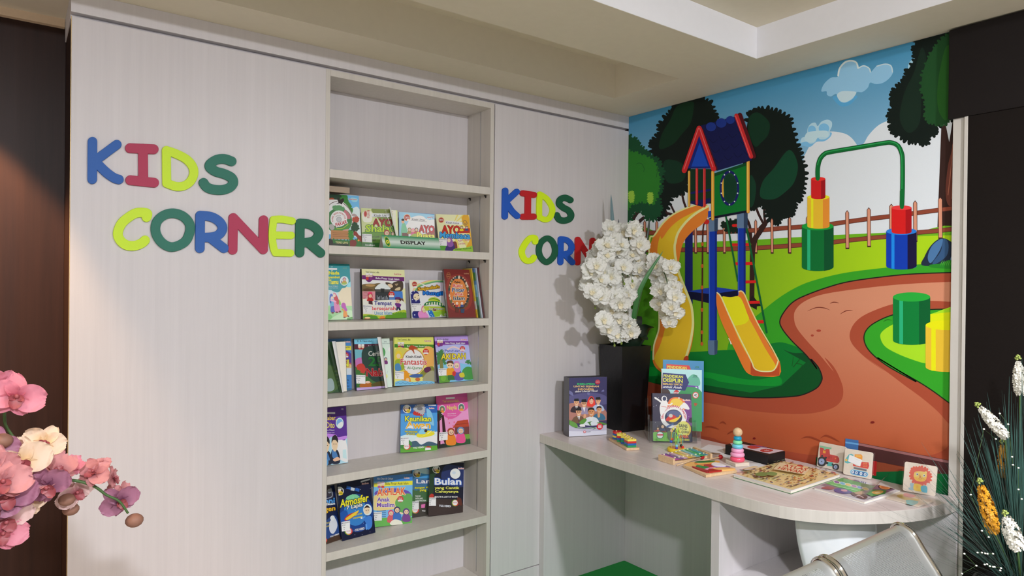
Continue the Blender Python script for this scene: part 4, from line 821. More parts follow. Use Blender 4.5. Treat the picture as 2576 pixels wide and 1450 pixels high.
def d_tempat(a):
    a.P([(780, 100), (1850, 150), (1850, 1400), (780, 1400)], (226, 230, 170))
    a.P([(780, 400), (1850, 420), (1850, 600), (780, 600)], (232, 234, 244))
    a.S([(820, 520), (960, 490), (1100, 490), (1180, 480), (1260, 500), (1300, 660), (820, 660)], (110, 92, 60)); a.S([(900, 520), (1000, 500), (1120, 520), (1060, 560), (940, 550)], (176, 140, 90)); a.S([(840, 620), (960, 600), (1090, 640), (900, 660)], (86, 56, 40))
    a.S([(1350, 470), (1420, 465), (1500, 490), (1560, 450), (1730, 436), (1725, 650), (1500, 660), (1420, 600)], (70, 56, 46)); a.S([(1400, 510), (1480, 500), (1520, 560), (1460, 580)], (220, 196, 160)); a.S([(1600, 590), (1680, 570), (1670, 640), (1560, 640)], (206, 186, 150)); a.S([(1560, 500), (1640, 490), (1600, 540)], (160, 140, 110))
    a.S([(1125, 640), (1130, 560), (1200, 500), (1290, 485), (1380, 510), (1440, 570), (1455, 640)], (30, 30, 40)); a.S([(1130, 620), (1150, 550), (1220, 495), (1290, 485), (1370, 508), (1430, 560), (1450, 620)], (216, 228, 240))
    a.P([(1115, 615), (1460, 620), (1460, 870), (1120, 870)], (44, 46, 58)); a.L([(1120, 640), (1455, 645)], 5, (160, 150, 140), smooth=False); a.L([(1120, 665), (1455, 668)], 5, (130, 120, 110), smooth=False); a.P([(1240, 600), (1330, 605), (1320, 700), (1250, 695)], (30, 32, 44))
    for i in range(9): a.L([(1160+i*30, 760+(i*37 % 50)), (1164+i*30, 850)], 9, (190, 196, 214))
    a.P([(820, 665), (1120, 665), (1120, 860), (820, 830)], (206, 140, 150)); 
    for i in range(5): a.L([(850, 700+i*32), (920, 690+i*34), (960, 720+i*30)], 7, (140, 60, 70))
    a.P([(1455, 665), (1730, 665), (1740, 870), (1455, 870)], (60, 120, 200)); a.P([(1560, 810), (1740, 830), (1760, 900), (1600, 900)], (110, 70, 60))
    a.S([(840, 860), (1000, 840), (1100, 870), (1300, 865), (1560, 860), (1740, 890), (1790, 1130), (820, 1180)], (238, 240, 214))
    series_head(a, 820, 140, 1750, 1300, (104, 26, 110), dy=50, bt=.135, bb=.215)
    a.T('Tempat', 1090, 880, 1490, 1005, (46, 42, 130), out=(230, 230, 250), ow=12, bold=.03, dy=10); a.T('Bersejarah', 1010, 1010, 1575, 1120, (214, 70, 74), out=(250, 240, 240), ow=12, bold=.02, dy=0); 
    a.S([(830, 1200), (1000, 1190), (1300, 1220), (1600, 1130), (1800, 1100), (1800, 1400), (830, 1400)], (176, 196, 60)); a.leafy([(840, 1250), (1000, 1230), (1150, 1250), (1150, 1400), (840, 1400)], (76, 140, 50), 20, 22, 1.6, 4); a.leafy([(1370, 1240), (1600, 1170), (1790, 1180), (1790, 1400), (1370, 1400)], (90, 150, 40), 24, 26, 1.6, 5); a.S([(1210, 1280), (1260, 1230), (1340, 1260), (1320, 1320), (1220, 1320)], (220, 130, 60))
    a.T('Umat Islam', 1100, 1125, 1490, 1205, (50, 140, 170), out=(236, 246, 246), ow=9, bold=.02, dy=-8); a.P([(870, 1270), (1000, 1275), (1000, 1330), (870, 1330)], (170, 90, 70)); a.E(940, 1268, 66, 20, (228, 210, 150))
    a.head(1002, 765, 50, (176, 40, 70), (180, 34, 44), bh=2.4); a.P([(965, 880), (1050, 880), (1060, 970), (965, 950)], (70, 30, 50)); a.L([(930, 790), (905, 855)], 12, (230, 180, 160)); a.E(1002, 705, 50, 24, (214, 60, 110))
    seal(a, 1480, 740, 70); a.P([(1430, 800), (1530, 800), (1530, 860), (1430, 860)], (90, 130, 190))
    a.S([(1555, 950), (1610, 930), (1690, 960), (1680, 1010), (1640, 1040), (1600, 1030)], (110, 40, 130)); a.P([(1590, 1030), (1670, 1030), (1690, 1100), (1650, 1100), (1630, 1050), (1610, 1105), (1580, 1100)], (30, 34, 80)); a.E(1625, 880, 56, 58, (236, 190, 160)); a.S([(1560, 850), (1600, 800), (1680, 830), (1690, 890), (1640, 860)], (60, 30, 40)); a.E(1620, 815, 62, 22, (96, 34, 120)); a.E(1608, 890, 7, 9, (30, 20, 20)); a.E(1650, 888, 7, 9, (30, 20, 20))
def d_sajadah(a):
    a.P([(100, 300), (1300, 300), (1300, 1450), (100, 1450)], (218, 220, 232)); a.S([(180, 350), (420, 350), (460, 600), (220, 620)], (226, 226, 206)); a.S([(900, 400), (1150, 380), (1180, 900), (1000, 700)], (226, 210, 236))
    for i, c in enumerate(((226, 170, 150), (230, 214, 130), (176, 206, 130), (100, 164, 110))): a.L([(300+i*24, 640), (400+i*20, 500+i*10), (640, 400+i*22), (900, 365+i*14), (1180, 372+i*14)], 34, c)
    a.P([(320, 372), (360, 380), (700, 530), (650, 540)], (248, 248, 250))
    a.E(338, 470, 76, 84, (236, 206, 170)); a.E(338, 470, 62, 66, (170, 50, 50)); a.T('CERITA', 286, 455, 392, 490, (250, 230, 180)); a.E(360, 545, 46, 26, (240, 238, 236))
    a.S([(235, 760), (260, 680), (330, 640), (420, 665), (460, 760), (470, 870), (470, 970), (250, 970)], (26, 26, 110)); a.E(388, 800, 82, 92, (238, 208, 176)); 
    for x, y in ((262, 718), (285, 868), (375, 905), (330, 655)): a.E(x, y, 15, 17, (190, 196, 230))
    a.E(350, 812, 14, 16, (40, 24, 24)); a.E(436, 765, 12, 16, (40, 24, 24)); a.E(420, 850, 10, 8, (190, 90, 90))
    a.S([(300, 1180), (460, 1170), (500, 1330), (290, 1340)], (30, 28, 120)); a.E(340, 1270, 16, 20, (190, 196, 230))
    a.S([(440, 1190), (620, 1200), (700, 1340), (470, 1350)], (226, 140, 200)); a.S([(520, 1080), (560, 1030), (620, 1060), (640, 1160), (600, 1230), (520, 1180)], (214, 90, 160)); a.E(580, 1140, 52, 74, (240, 206, 170), -10); a.E(555, 1170, 8, 11, (40, 24, 24)); a.E(605, 1168, 8, 11, (40, 24, 24))
    a.P([(800, 1180), (1180, 1170), (1230, 1280), (860, 1330)], (150, 196, 60)); a.P([(560, 1040), (1110, 1060), (1130, 1180), (620, 1160)], (176, 196, 60)); a.S([(575, 1020), (640, 940), (800, 910), (980, 930), (1110, 1050), (1090, 1080), (860, 1000), (620, 1030)], (34, 120, 60)); 
    for i in range(7): a.P([(640+i*66, 935+abs(i-3)*8), (672+i*66, 932+abs(i-3)*8), (668+i*68, 1000+i*6), (630+i*68, 1005+i*4)], (226, 236, 196))
    a.S([(690, 900), (740, 830), (850, 810), (960, 860), (1000, 930), (860, 910)], (186, 204, 50)); a.L([(710, 868), (840, 850), (980, 900)], 18, (30, 110, 60)); a.L([(845, 820), (860, 790)], 6, (190, 160, 60)); a.P([(820, 1090), (890, 1090), (890, 1165), (820, 1165)], (130, 40, 40)); a.T('Titan Wulandari', 700, 1085, 1080, 1135, (226, 232, 236), out=(90, 120, 90), ow=5)
    a.P([(670, 1160), (780, 1150), (860, 1320), (740, 1335)], (30, 110, 196)); 
    for x, y in ((720, 1190), (760, 1260), (800, 1300), (750, 1310)): a.E(x, y, 12, 12, (200, 226, 246))
    for x, y in ((1020, 1290), (1130, 1260)): 
        for an in range(0, 360, 45): a.E(x+26*math.cos(math.radians(an)), y+18*math.sin(math.radians(an)), 14, 6, (244, 244, 244), an)
    a.T('Sajadah', 412, 560, 978, 670, (240, 176, 40), out=(90, 60, 30), ow=22, dy=-70, bold=.06); a.T('Mungil', 555, 655, 1055, 775, (30, 120, 206), out=(16, 50, 130), ow=22, dy=10, bold=.06); a.T('luxima', 950, 405, 1065, 430, (90, 110, 100))
def d_paket(a):
    a.P([(1000, 0), (2000, 0), (2000, 1450), (1000, 1450)], (112, 32, 30)); a.S([(1180, 420), (1260, 280), (1480, 210), (1660, 280), (1780, 480), (1840, 760), (1820, 980), (1720, 1130), (1500, 1180), (1290, 1120), (1200, 980), (1160, 700)], (136, 44, 34)); a.S([(1250, 420), (1320, 310), (1480, 250), (1620, 310), (1710, 460), (1770, 700), (1750, 960), (1660, 1090), (1460, 1130), (1310, 1060), (1250, 900), (1210, 640)], (104, 70, 40))
    a.S([(1290, 420), (1400, 310), (1540, 330), (1640, 460), (1710, 700), (1690, 930), (1600, 1060), (1440, 1080), (1320, 1000), (1260, 780)], (206, 120, 50))
    rnd = random.Random(5)
    for i in range(30):
        an = i*2*math.pi/30; x = 1490+250*math.cos(an)+math.sin(an)*20; y = 690+395*math.sin(an); c = rnd.choice(((40, 60, 60), (60, 40, 40), (200, 190, 170), (50, 80, 110), (110, 50, 60), (90, 100, 60), (40, 36, 40)))
        a.E(x, y, rnd.uniform(20, 36), rnd.uniform(24, 44), c); a.E(x, y-34, 15, 17, rnd.choice(((226, 190, 160), c, (200, 160, 130))))
    for x, c in ((1440, (180, 60, 50)), (1570, (46, 70, 130))): a.head(x, 975, 28, (230, 226, 220), c, bh=3.2)
    a.P([(1530, 1120), (1640, 1120), (1620, 1230), (1540, 1220)], (40, 60, 90)); a.P([(1390, 1090), (1500, 1100), (1480, 1220), (1400, 1200)], (90, 40, 30))
    o = (240, 226, 200)
    a.T('Paket', 1380, 395, 1530, 440, (30, 24, 24), bold=.03); a.T('Buku', 1345, 468, 1580, 555, (200, 34, 40), out=o, ow=12, bold=.05); a.T('Pintar', 1308, 570, 1640, 680, (28, 40, 110), out=o, ow=12, bold=.05); a.T('Anak', 1378, 695, 1600, 770, (200, 34, 40), out=o, ow=12, bold=.05); a.T('Islam', 1345, 790, 1640, 890, (28, 32, 70), out=o, ow=12, bold=.06)
    a.L([(1218+50*math.cos(i/3), 250+85*math.sin(i/3)) for i in range(19)], 5, (190, 130, 80), closed=True); a.T('EDISI', 1185, 205, 1255, 240, (190, 130, 80)); a.T('BARU', 1185, 260, 1255, 295, (190, 130, 80)); a.T('luxima', 1620, 175, 1745, 215, (196, 150, 110))
def d_green(a): 
    a.P([(-400, 700), (500, 700), (500, 1500), (-400, 1500)], (44, 78, 44)); a.S([(-100, 1150), (150, 1100), (250, 1250), (100, 1380), (-100, 1350)], (70, 100, 50)); a.S([(80, 1250), (140, 1230), (160, 1330), (90, 1350)], (150, 170, 170)); a.T('IMAN', -300, 950, 60, 1080, (230, 210, 80), out=(60, 40, 20), ow=8)
def d_an(a):
    a.P([(-300, 700), (500, 780), (500, 1500), (-300, 1500)], (64, 130, 196)); a.P([(-300, 905), (500, 905), (500, 945), (-300, 955)], (226, 214, 60)); a.T('Buku Pintar Anak Islam', -60, 916, 312, 935, (60, 80, 70), dy=-10); a.T('luxima', 262, 855, 318, 872, (190, 60, 50), out=(230, 236, 240), ow=2)
    a.S([(-200, 960), (200, 945), (300, 960), (345, 1020), (345, 1100), (100, 1000)], (76, 60, 150)); a.S([(-200, 1010), (180, 1000), (345, 1100), (345, 1150), (-200, 1150)], (220, 190, 130)); a.P([(-200, 1150), (345, 1120), (345, 1190), (-200, 1190)], (206, 216, 236)); a.L([(260, 1050), (345, 1090)], 14, (176, 80, 110))
    a.T('Panduan', -50, 985, 208, 1030, (40, 60, 170), out=(230, 230, 250), ow=5, bold=.03); a.T('IMAN', 40, 1045, 303, 1115, (232, 214, 70), out=(110, 80, 30), ow=7, dy=-6, bold=.03); seal(a, 275, 997, 28)
    a.T('Menumbuhkan', 60, 1228, 302, 1250, (30, 60, 110)); a.T('Iman Sejak', 160, 1262, 302, 1280, (30, 60, 110)); a.T('Usia Dini', 190, 1290, 305, 1310, (30, 60, 110)); a.P([(-100, 1340), (345, 1320), (345, 1400), (-100, 1400)], (60, 110, 150))
def d_nabi(a):
    a.P([(300, 780), (800, 780), (800, 1400), (300, 1400)], (70, 110, 60)); a.P([(300, 780), (800, 780), (800, 880), (300, 890)], (120, 196, 230)); a.P([(300, 888), (800, 880), (800, 925), (300, 940)], (84, 30, 52)); a.T('R. B. Nasrullah', 388, 848, 530, 866, (60, 60, 80)); a.T('Buku Pintar Anak Islam', 495, 898, 700, 918, (226, 200, 210))
    cx, cy, r = 425, 918, 40; a.E(cx, cy+10, r*.95, r, (84, 30, 52))
    for sx in (-1, 1): a.E(cx+sx*16, cy-6, 15, 17, (238, 200, 176)); a.E(cx+sx*16, cy-22, 16, 9, (240, 236, 236)); a.E(cx+sx*14, cy+22, 13, 14, (200, 60, 50))
    a.P([(360, 940), (460, 940), (440, 1060), (360, 1060)], (110, 176, 190)); a.S([(370, 1040), (430, 1020), (470, 1060), (440, 1110), (370, 1110)], (186, 110, 170)); a.S([(440, 940), (640, 930), (640, 1260), (470, 1180)], (44, 66, 60)); a.S([(380, 1100), (440, 1080), (470, 1140), (430, 1200), (380, 1190)], (186, 60, 50)); a.leafy([(360, 1130), (420, 1170), (480, 1210), (470, 1280), (360, 1300)], (60, 110, 50), 14, 12, 1.5, 3)
    a.T('Cerita', 495, 955, 640, 1005, (200, 200, 190), bold=.02); a.T('25', 495, 1010, 640, 1105, (40, 110, 50), out=(20, 60, 30), ow=5, bold=.03); a.T('Nabi', 475, 1125, 660, 1205, (156, 24, 30), out=(200, 120, 120), ow=4, bold=.02)
    a.S([(410, 1290), (470, 1255), (525, 1270), (520, 1310), (430, 1318)], (170, 100, 40)); a.E(490, 1262, 24, 12, (236, 190, 170)); a.S([(530, 1280), (640, 1250), (650, 1320), (540, 1300)], (90, 80, 40)); a.P([(360, 1318), (660, 1300), (660, 1360), (360, 1360)], (186, 160, 210))
def p_nabi(a): 
    a.P([(500, 780), (800, 780), (800, 1400), (500, 1400)], (206, 226, 212)); a.S([(600, 940), (640, 920), (665, 960), (650, 1010), (600, 1010)], (70, 150, 80)); a.head(668, 1035, 14, (50, 40, 90), (110, 40, 110), bh=3.4); a.L([(690, 1150), (672, 1200), (668, 1250), (650, 1252)], 3, (170, 190, 190)); a.E(668, 1205, 18, 22, (214, 226, 120)); a.T('25', 650, 858, 676, 868, (120, 140, 140)); a.T('Penulis: Nasrullah', 635, 876, 715, 884, (130, 150, 150)); a.E(710, 940, 18, 22, (226, 240, 230))
def d_fant(a):
    a.P([(700, 780), (1200, 780), (1200, 1350), (700, 1350)], (230, 222, 130)); series_head(a, 752, 808, 1132, 1303, (60, 130, 40), author='Yani Suryani, dkk', top=(216, 220, 110), dy=8, bt=.155, bb=.225, txtc=(236, 236, 236))
    a.S([(760, 940), (860, 930), (900, 1010), (850, 1160), (760, 1170)], (206, 196, 90)); a.S([(1040, 930), (1130, 930), (1132, 1110), (1060, 1100)], (226, 170, 90)); a.S([(1050, 1130), (1132, 1110), (1134, 1230), (1000, 1200)], (130, 136, 60))
    a.E(938, 1060, 112, 130, (196, 140, 70), n=28); a.E(938, 1062, 104, 122, (238, 240, 238), n=28); a.S([(890, 930), (915, 900), (945, 905), (985, 935), (945, 935), (950, 985), (925, 950)], (176, 70, 40))
    a.S([(765, 980), (790, 950), (820, 970), (830, 1030), (800, 1050), (765, 1040)], (226, 196, 60)); a.E(793, 1005, 20, 24, (238, 200, 160)); a.S([(760, 1050), (820, 1040), (850, 1130), (765, 1150)], (150, 170, 50)); a.S([(760, 1090), (800, 1080), (820, 1140), (765, 1150)], (70, 130, 180))
    seal(a, 1060, 963, 30); a.T('Kisah-Kisah', 865, 998, 1018, 1024, (50, 50, 60), bold=.02); a.T('Fantastis', 812, 1032, 1068, 1090, (196, 36, 40), out=(250, 240, 230), ow=4, bold=.01); a.T('dalam', 838, 1106, 868, 1116, (90, 90, 90)); a.T('Al-Quran', 876, 1108, 1020, 1140, (50, 130, 60), bold=.01)
    a.S([(1040, 1130), (1090, 1110), (1110, 1140), (1060, 1170)], (90, 40, 80)); a.S([(820, 1180), (870, 1150), (900, 1200), (910, 1270), (840, 1280)], (222, 150, 40)); a.S([(900, 1200), (960, 1180), (1030, 1190), (1000, 1215), (920, 1215)], (60, 100, 160)); a.E(980, 1235, 24, 18, (196, 110, 60)); a.S([(1030, 1250), (1060, 1180), (1134, 1150), (1134, 1260)], (160, 160, 130)); a.E(880, 1240, 18, 20, (236, 190, 150))
    a.S([(755, 1265), (830, 1245), (930, 1262), (1030, 1250), (1135, 1258), (1135, 1310), (755, 1320)], (120, 186, 220)); 
    for i in range(8): a.L([(765+i*46, 1280), (790+i*46, 1268), (812+i*46, 1282)], 4, (60, 130, 180))
def d_akidah(a):
    a.P([(1100, 780), (1600, 780), (1600, 1300), (1100, 1300)], (178, 150, 216)); series_head(a, 1145, 806, 1480, 1270, (110, 40, 140), author='Abu Dzar Al-Ghifari', top=(176, 146, 216), dy=0, bt=.115, bb=.19)
    a.S([(1160, 930), (1480, 905), (1500, 1120), (1180, 1130)], (170, 176, 232)); a.L([(1260, 950), (1330, 915), (1400, 940)], 14, (226, 196, 190))
    a.S([(1190, 1090), (1300, 1060), (1420, 1080), (1520, 1110), (1535, 1240), (1200, 1270)], (120, 186, 220)); a.S([(1420, 1150), (1470, 1110), (1530, 1140), (1532, 1230), (1430, 1230)], (60, 140, 60)); a.S([(1190, 1170), (1300, 1160), (1290, 1270), (1195, 1272)], (90, 150, 60))
    a.leafy([(1175, 990), (1215, 950), (1240, 1000), (1255, 1080), (1220, 1060), (1180, 1080)], (60, 120, 70), 14, 12, 1.8, 2); a.S([(1200, 1050), (1225, 1050), (1235, 1140), (1205, 1140)], (120, 120, 70)); a.leafy([(1455, 1070), (1480, 1050), (1500, 1080)], (50, 120, 60), 8, 8, 1.8, 5)
    a.S([(1270, 1130), (1330, 1120), (1345, 1190), (1270, 1200)], (222, 150, 40)); a.P([(1275, 1195), (1345, 1190), (1350, 1240), (1280, 1245)], (50, 110, 60)); a.E(1300, 1090, 34, 36, (238, 196, 160)); a.S([(1268, 1085), (1275, 1055), (1320, 1050), (1335, 1085), (1300, 1072)], (90, 50, 30)); a.E(1288, 1098, 5, 6, (40, 20, 20)); a.E(1312, 1098, 5, 6, (40, 20, 20))
    a.S([(1345, 1150), (1400, 1150), (1430, 1235), (1350, 1240)], (90, 80, 160)); a.S([(1335, 1100), (1345, 1060), (1385, 1060), (1400, 1110), (1395, 1160), (1350, 1160)], (200, 130, 190)); a.E(1365, 1100, 24, 27, (240, 200, 170)); a.E(1357, 1104, 4, 5, (40, 20, 20)); a.E(1375, 1104, 4, 5, (40, 20, 20)); a.S([(1390, 1180), (1430, 1170), (1440, 1210), (1400, 1215)], (200, 190, 50)); a.S([(1325, 1160), (1355, 1160), (1350, 1200), (1325, 1195)], (196, 50, 50))
    a.E(1235, 1225, 26, 28, (110, 170, 60)); seal(a, 1420, 934, 26); a.T('Panduan', 1246, 938, 1398, 968, (40, 70, 180), out=(230, 236, 250), ow=4, bold=.03); a.T('AKIDAH', 1212, 982, 1450, 1040, (228, 206, 60), out=(90, 60, 20), ow=6, dy=-6, bold=.05)
def d_dito(a):
    a.P([(-300, 100), (300, 100), (300, 700), (-300, 700)], (168, 208, 240)); a.S([(110, 380), (200, 360), (230, 560), (120, 500)], (226, 236, 246)); a.S([(-300, 100), (215, 120), (215, 380), (150, 370), (100, 350), (60, 372), (0, 350), (-300, 350)], (84, 38, 140)); a.S([(-300, 330), (100, 345), (150, 372), (215, 360), (215, 385), (150, 392), (100, 368), (50, 392), (-300, 400)], (190, 130, 220))
    a.R(-30, 178, 132, 192, (226, 220, 240), 0); a.T('FABEL', 178, 148, 198, 160, (200, 190, 210)); a.T('Sabar,', 56, 202, 142, 246, (232, 196, 60), bold=.02); a.T('Dito', 66, 255, 128, 300, (232, 206, 90), bold=.02); a.T('Benee Widyarti', 56, 312, 126, 324, (226, 220, 236)); a.T('Ilustrasi', 64, 330, 126, 340, (206, 190, 220))
    a.E(167, 262, 30, 42, (200, 226, 246)); a.E(167, 262, 24, 34, (120, 170, 220)); a.S([(150, 275), (185, 250), (190, 285), (160, 295)], (220, 226, 236))
    for x, y, r in ((60, 430, 34), (128, 420, 30)):
        a.S([(x-r, y+150), (x-r*.8, y+60), (x, y+45), (x+r, y+65), (x+r*1.3, y+150)], (26, 34, 56)); a.S([(x-r*.7, y+60), (x-r*.2, y+50), (x+.3*r, y+60), (x+r*.9, y+120), (x-r*.5, y+110)], (70, 120, 176))
        a.S([(x-r*.75, y-20), (x+r*.75, y-20), (x+r*.7, y+30), (x+r*.2, y+62), (x-r*.4, y+50)], (236, 196, 160)); a.S([(x-r*.8, y-5), (x-r*.6, y-50), (x+.2*r, y-66), (x+r*.8, y-40), (x+r*.8, y-5), (x+r*.3, y-25), (x-r*.4, y-25)], (34, 28, 30)); a.E(x-r*.2, y+5, 3, 4, (30, 20, 20)); a.E(x+r*.35, y+5, 3, 4, (30, 20, 20))
    a.S([(-20, 540), (40, 520), (80, 560), (60, 600), (-20, 610)], (90, 150, 200)); a.S([(115, 545), (150, 525), (170, 545), (130, 560)], (226, 180, 150)); a.P([(190, 470), (215, 465), (220, 540), (190, 530)], (190, 220, 240))
def d_awan(a):
    a.P([(600, 60), (960, 60), (960, 520), (600, 520)], (70, 150, 214)); a.P([(600, 60), (960, 60), (960, 180), (600, 190)], (30, 90, 170)); a.S([(620, 380), (700, 350), (800, 360), (940, 330), (940, 440), (620, 450)], (206, 226, 240)); a.S([(760, 380), (860, 360), (935, 370), (935, 420), (760, 420)], (230, 240, 246)); a.S([(840, 150), (880, 180), (900, 280), (860, 250)], (130, 190, 230))
    a.S([(700, 420), (760, 400), (800, 430), (860, 405), (935, 430), (935, 460), (700, 460)], (60, 90, 110)); a.P([(620, 455), (935, 435), (940, 475), (620, 505)], (90, 160, 50)); a.S([(640, 400), (700, 390), (730, 430), (680, 460), (630, 450)], (60, 130, 60))
    muslim_badge(a, 690, 153, 32); a.S([(735, 190), (760, 160), (800, 165), (820, 200), (770, 205)], (190, 40, 30)); a.leafy([(745, 150), (770, 125), (810, 120), (828, 160), (810, 195), (770, 170)], (176, 176, 180), 12, 10, 1.2, 4); a.E(790, 150, 22, 14, (110, 110, 116)); a.T('luxima', 862, 140, 902, 152, (200, 60, 50), out=(230, 236, 246), ow=2); a.R(855, 120, 915, 128, (220, 226, 236))
    a.T('Keunikan', 675, 208, 878, 250, (236, 222, 30), out=(30, 50, 90), ow=5, bold=.05); a.T('Awan', 680, 250, 872, 306, (238, 170, 30), out=(240, 240, 240), ow=4, bold=.06); a.S([(690, 300), (720, 280), (740, 300)], (246, 246, 246)); a.S([(800, 300), (830, 285), (850, 302)], (246, 246, 246))
    a.T('THE UNIQUENESS', 672, 322, 772, 336, (226, 214, 40), out=(60, 80, 60), ow=2, dy=4, bold=.03); a.T('OF CLOUDS', 686, 340, 752, 354, (226, 214, 40), out=(60, 80, 60), ow=2, dy=2, bold=.03)
    a.S([(764, 350), (800, 330), (860, 320), (900, 335), (895, 355), (830, 372), (775, 372)], (226, 210, 40)); a.S([(780, 345), (800, 310), (830, 320), (830, 345)], (130, 196, 226)); a.E(836, 322, 12, 12, (60, 40, 30)); a.L([(795, 372), (850, 345), (905, 325)], 5, (240, 226, 90)); a.L([(850, 345), (880, 320)], 3, (250, 250, 250))
    rainbow_badge(a, 690, 445, 28); a.T('YOLI HEMDI', 735, 448, 822, 462, (236, 240, 246), dy=-6, bold=.04); a.P([(832, 450), (872, 445), (876, 470), (830, 474)], (220, 226, 226)); a.P([(826, 452), (852, 440), (880, 446), (880, 454)], (170, 50, 40))
def d_nayla(a):
    a.P([(880, 0), (1250, 0), (1250, 500), (880, 500)], (232, 150, 196)); a.S([(880, 0), (1250, 0), (1155, 150), (1120, 170), (1080, 210), (1030, 230), (980, 210), (960, 180), (900, 170)], (216, 90, 160)); a.P([(880, 0), (1250, 0), (1250, 60), (880, 60)], (206, 84, 156))
    a.R(992, 64, 1060, 78, (226, 220, 230), -4); a.T('Tersenyumlah,', 964, 84, 1096, 110, (236, 196, 90), dy=-6); a.T('Nayla', 1000, 126, 1076, 170, (240, 206, 100), dy=-4, bold=.02); a.T('Benee Widyarti', 1006, 186, 1068, 198, (236, 220, 230), dy=-4); a.T('Ilustrasi', 1006, 202, 1070, 210, (230, 200, 220), dy=-3)
    for x, y in ((963, 155), (1110, 140)): a.E(x, y, 25, 32, (236, 240, 226)); a.E(x, y, 21, 27, (90, 130, 110)); a.head(x, y-2, 11, (150, 70, 40) if x < 1000 else (60, 90, 110), (220, 140, 60))
    a.leafy([(925, 180), (945, 170), (958, 210), (940, 240), (925, 240)], (30, 60, 40), 10, 8, 1.3, 2); a.P([(960, 200), (975, 200), (1000, 400), (985, 430), (968, 380)], (50, 24, 30)); a.P([(925, 190), (940, 190), (950, 440), (935, 450)], (50, 24, 30))
    for i in range(8): a.E(1010+(i*37) % 140, 230+(i*53) % 60, 5, 6, (226, 100, 130))
    a.P([(1042, 300), (1080, 245), (1160, 235), (1168, 288)], (176, 66, 40)); a.L([(1062, 275), (1165, 262)], 3, (120, 40, 30)); a.P([(1060, 296), (1168, 288), (1170, 350), (1062, 350)], (110, 60, 60)); a.P([(1130, 350), (1172, 345), (1174, 400), (1130, 400)], (110, 160, 60)); a.leafy([(1000, 410), (1080, 405), (1176, 390), (1182, 470), (950, 470)], (40, 84, 50), 16, 8, 1.5, 3); a.P([(930, 430), (1000, 420), (1000, 470), (930, 470)], (30, 40, 40))
    a.head(1030, 330, 26, (160, 64, 40), (226, 130, 40), bh=3.8); a.head(1104, 320, 24, (96, 130, 176), (220, 80, 140), bh=3.8)
def d_oks(a):
    a.P([(-300, 700), (200, 700), (200, 1300), (-300, 1300)], (20, 30, 66)); a.S([(40, 1060), (110, 980), (150, 1010), (160, 1150), (90, 1170), (40, 1150)], (40, 70, 130)); a.S([(60, 780), (90, 755), (115, 790), (120, 850), (80, 830), (40, 850)], (50, 50, 60)); a.E(88, 790, 16, 18, (150, 156, 170)); a.L([(60, 850), (110, 830), (100, 770)], 7, (150, 156, 170))
    a.T('Elektroni', -120, 850, 130, 905, (84, 160, 226), out=(20, 40, 90), ow=5, dy=-12, bold=.05); a.T('Menghasilkan', -90, 900, 132, 925, (240, 236, 240), out=(30, 40, 70), ow=3, dy=-24, bold=.04); a.T('Oksigen', -60, 935, 134, 985, (232, 176, 40), out=(60, 40, 20), ow=5, dy=-34, bold=.05)
    a.S([(90, 1030), (130, 1000), (150, 1060), (120, 1120), (90, 1100)], (206, 210, 220)); a.E(112, 1000, 18, 20, (220, 224, 232)); a.T('ELECTRON', 40, 1040, 92, 1054, (206, 190, 40), dy=-14); a.T('OXYGEN', 44, 1066, 90, 1078, (206, 190, 40), dy=-12)
    a.P([(-200, 1170), (60, 1170), (160, 1120), (200, 1200), (-200, 1260)], (70, 50, 40)); rainbow_badge(a, 48, 1172, 24); a.T('YOLI HEMDI', 92, 1140, 162, 1152, (226, 230, 240), dy=-24, bold=.03)
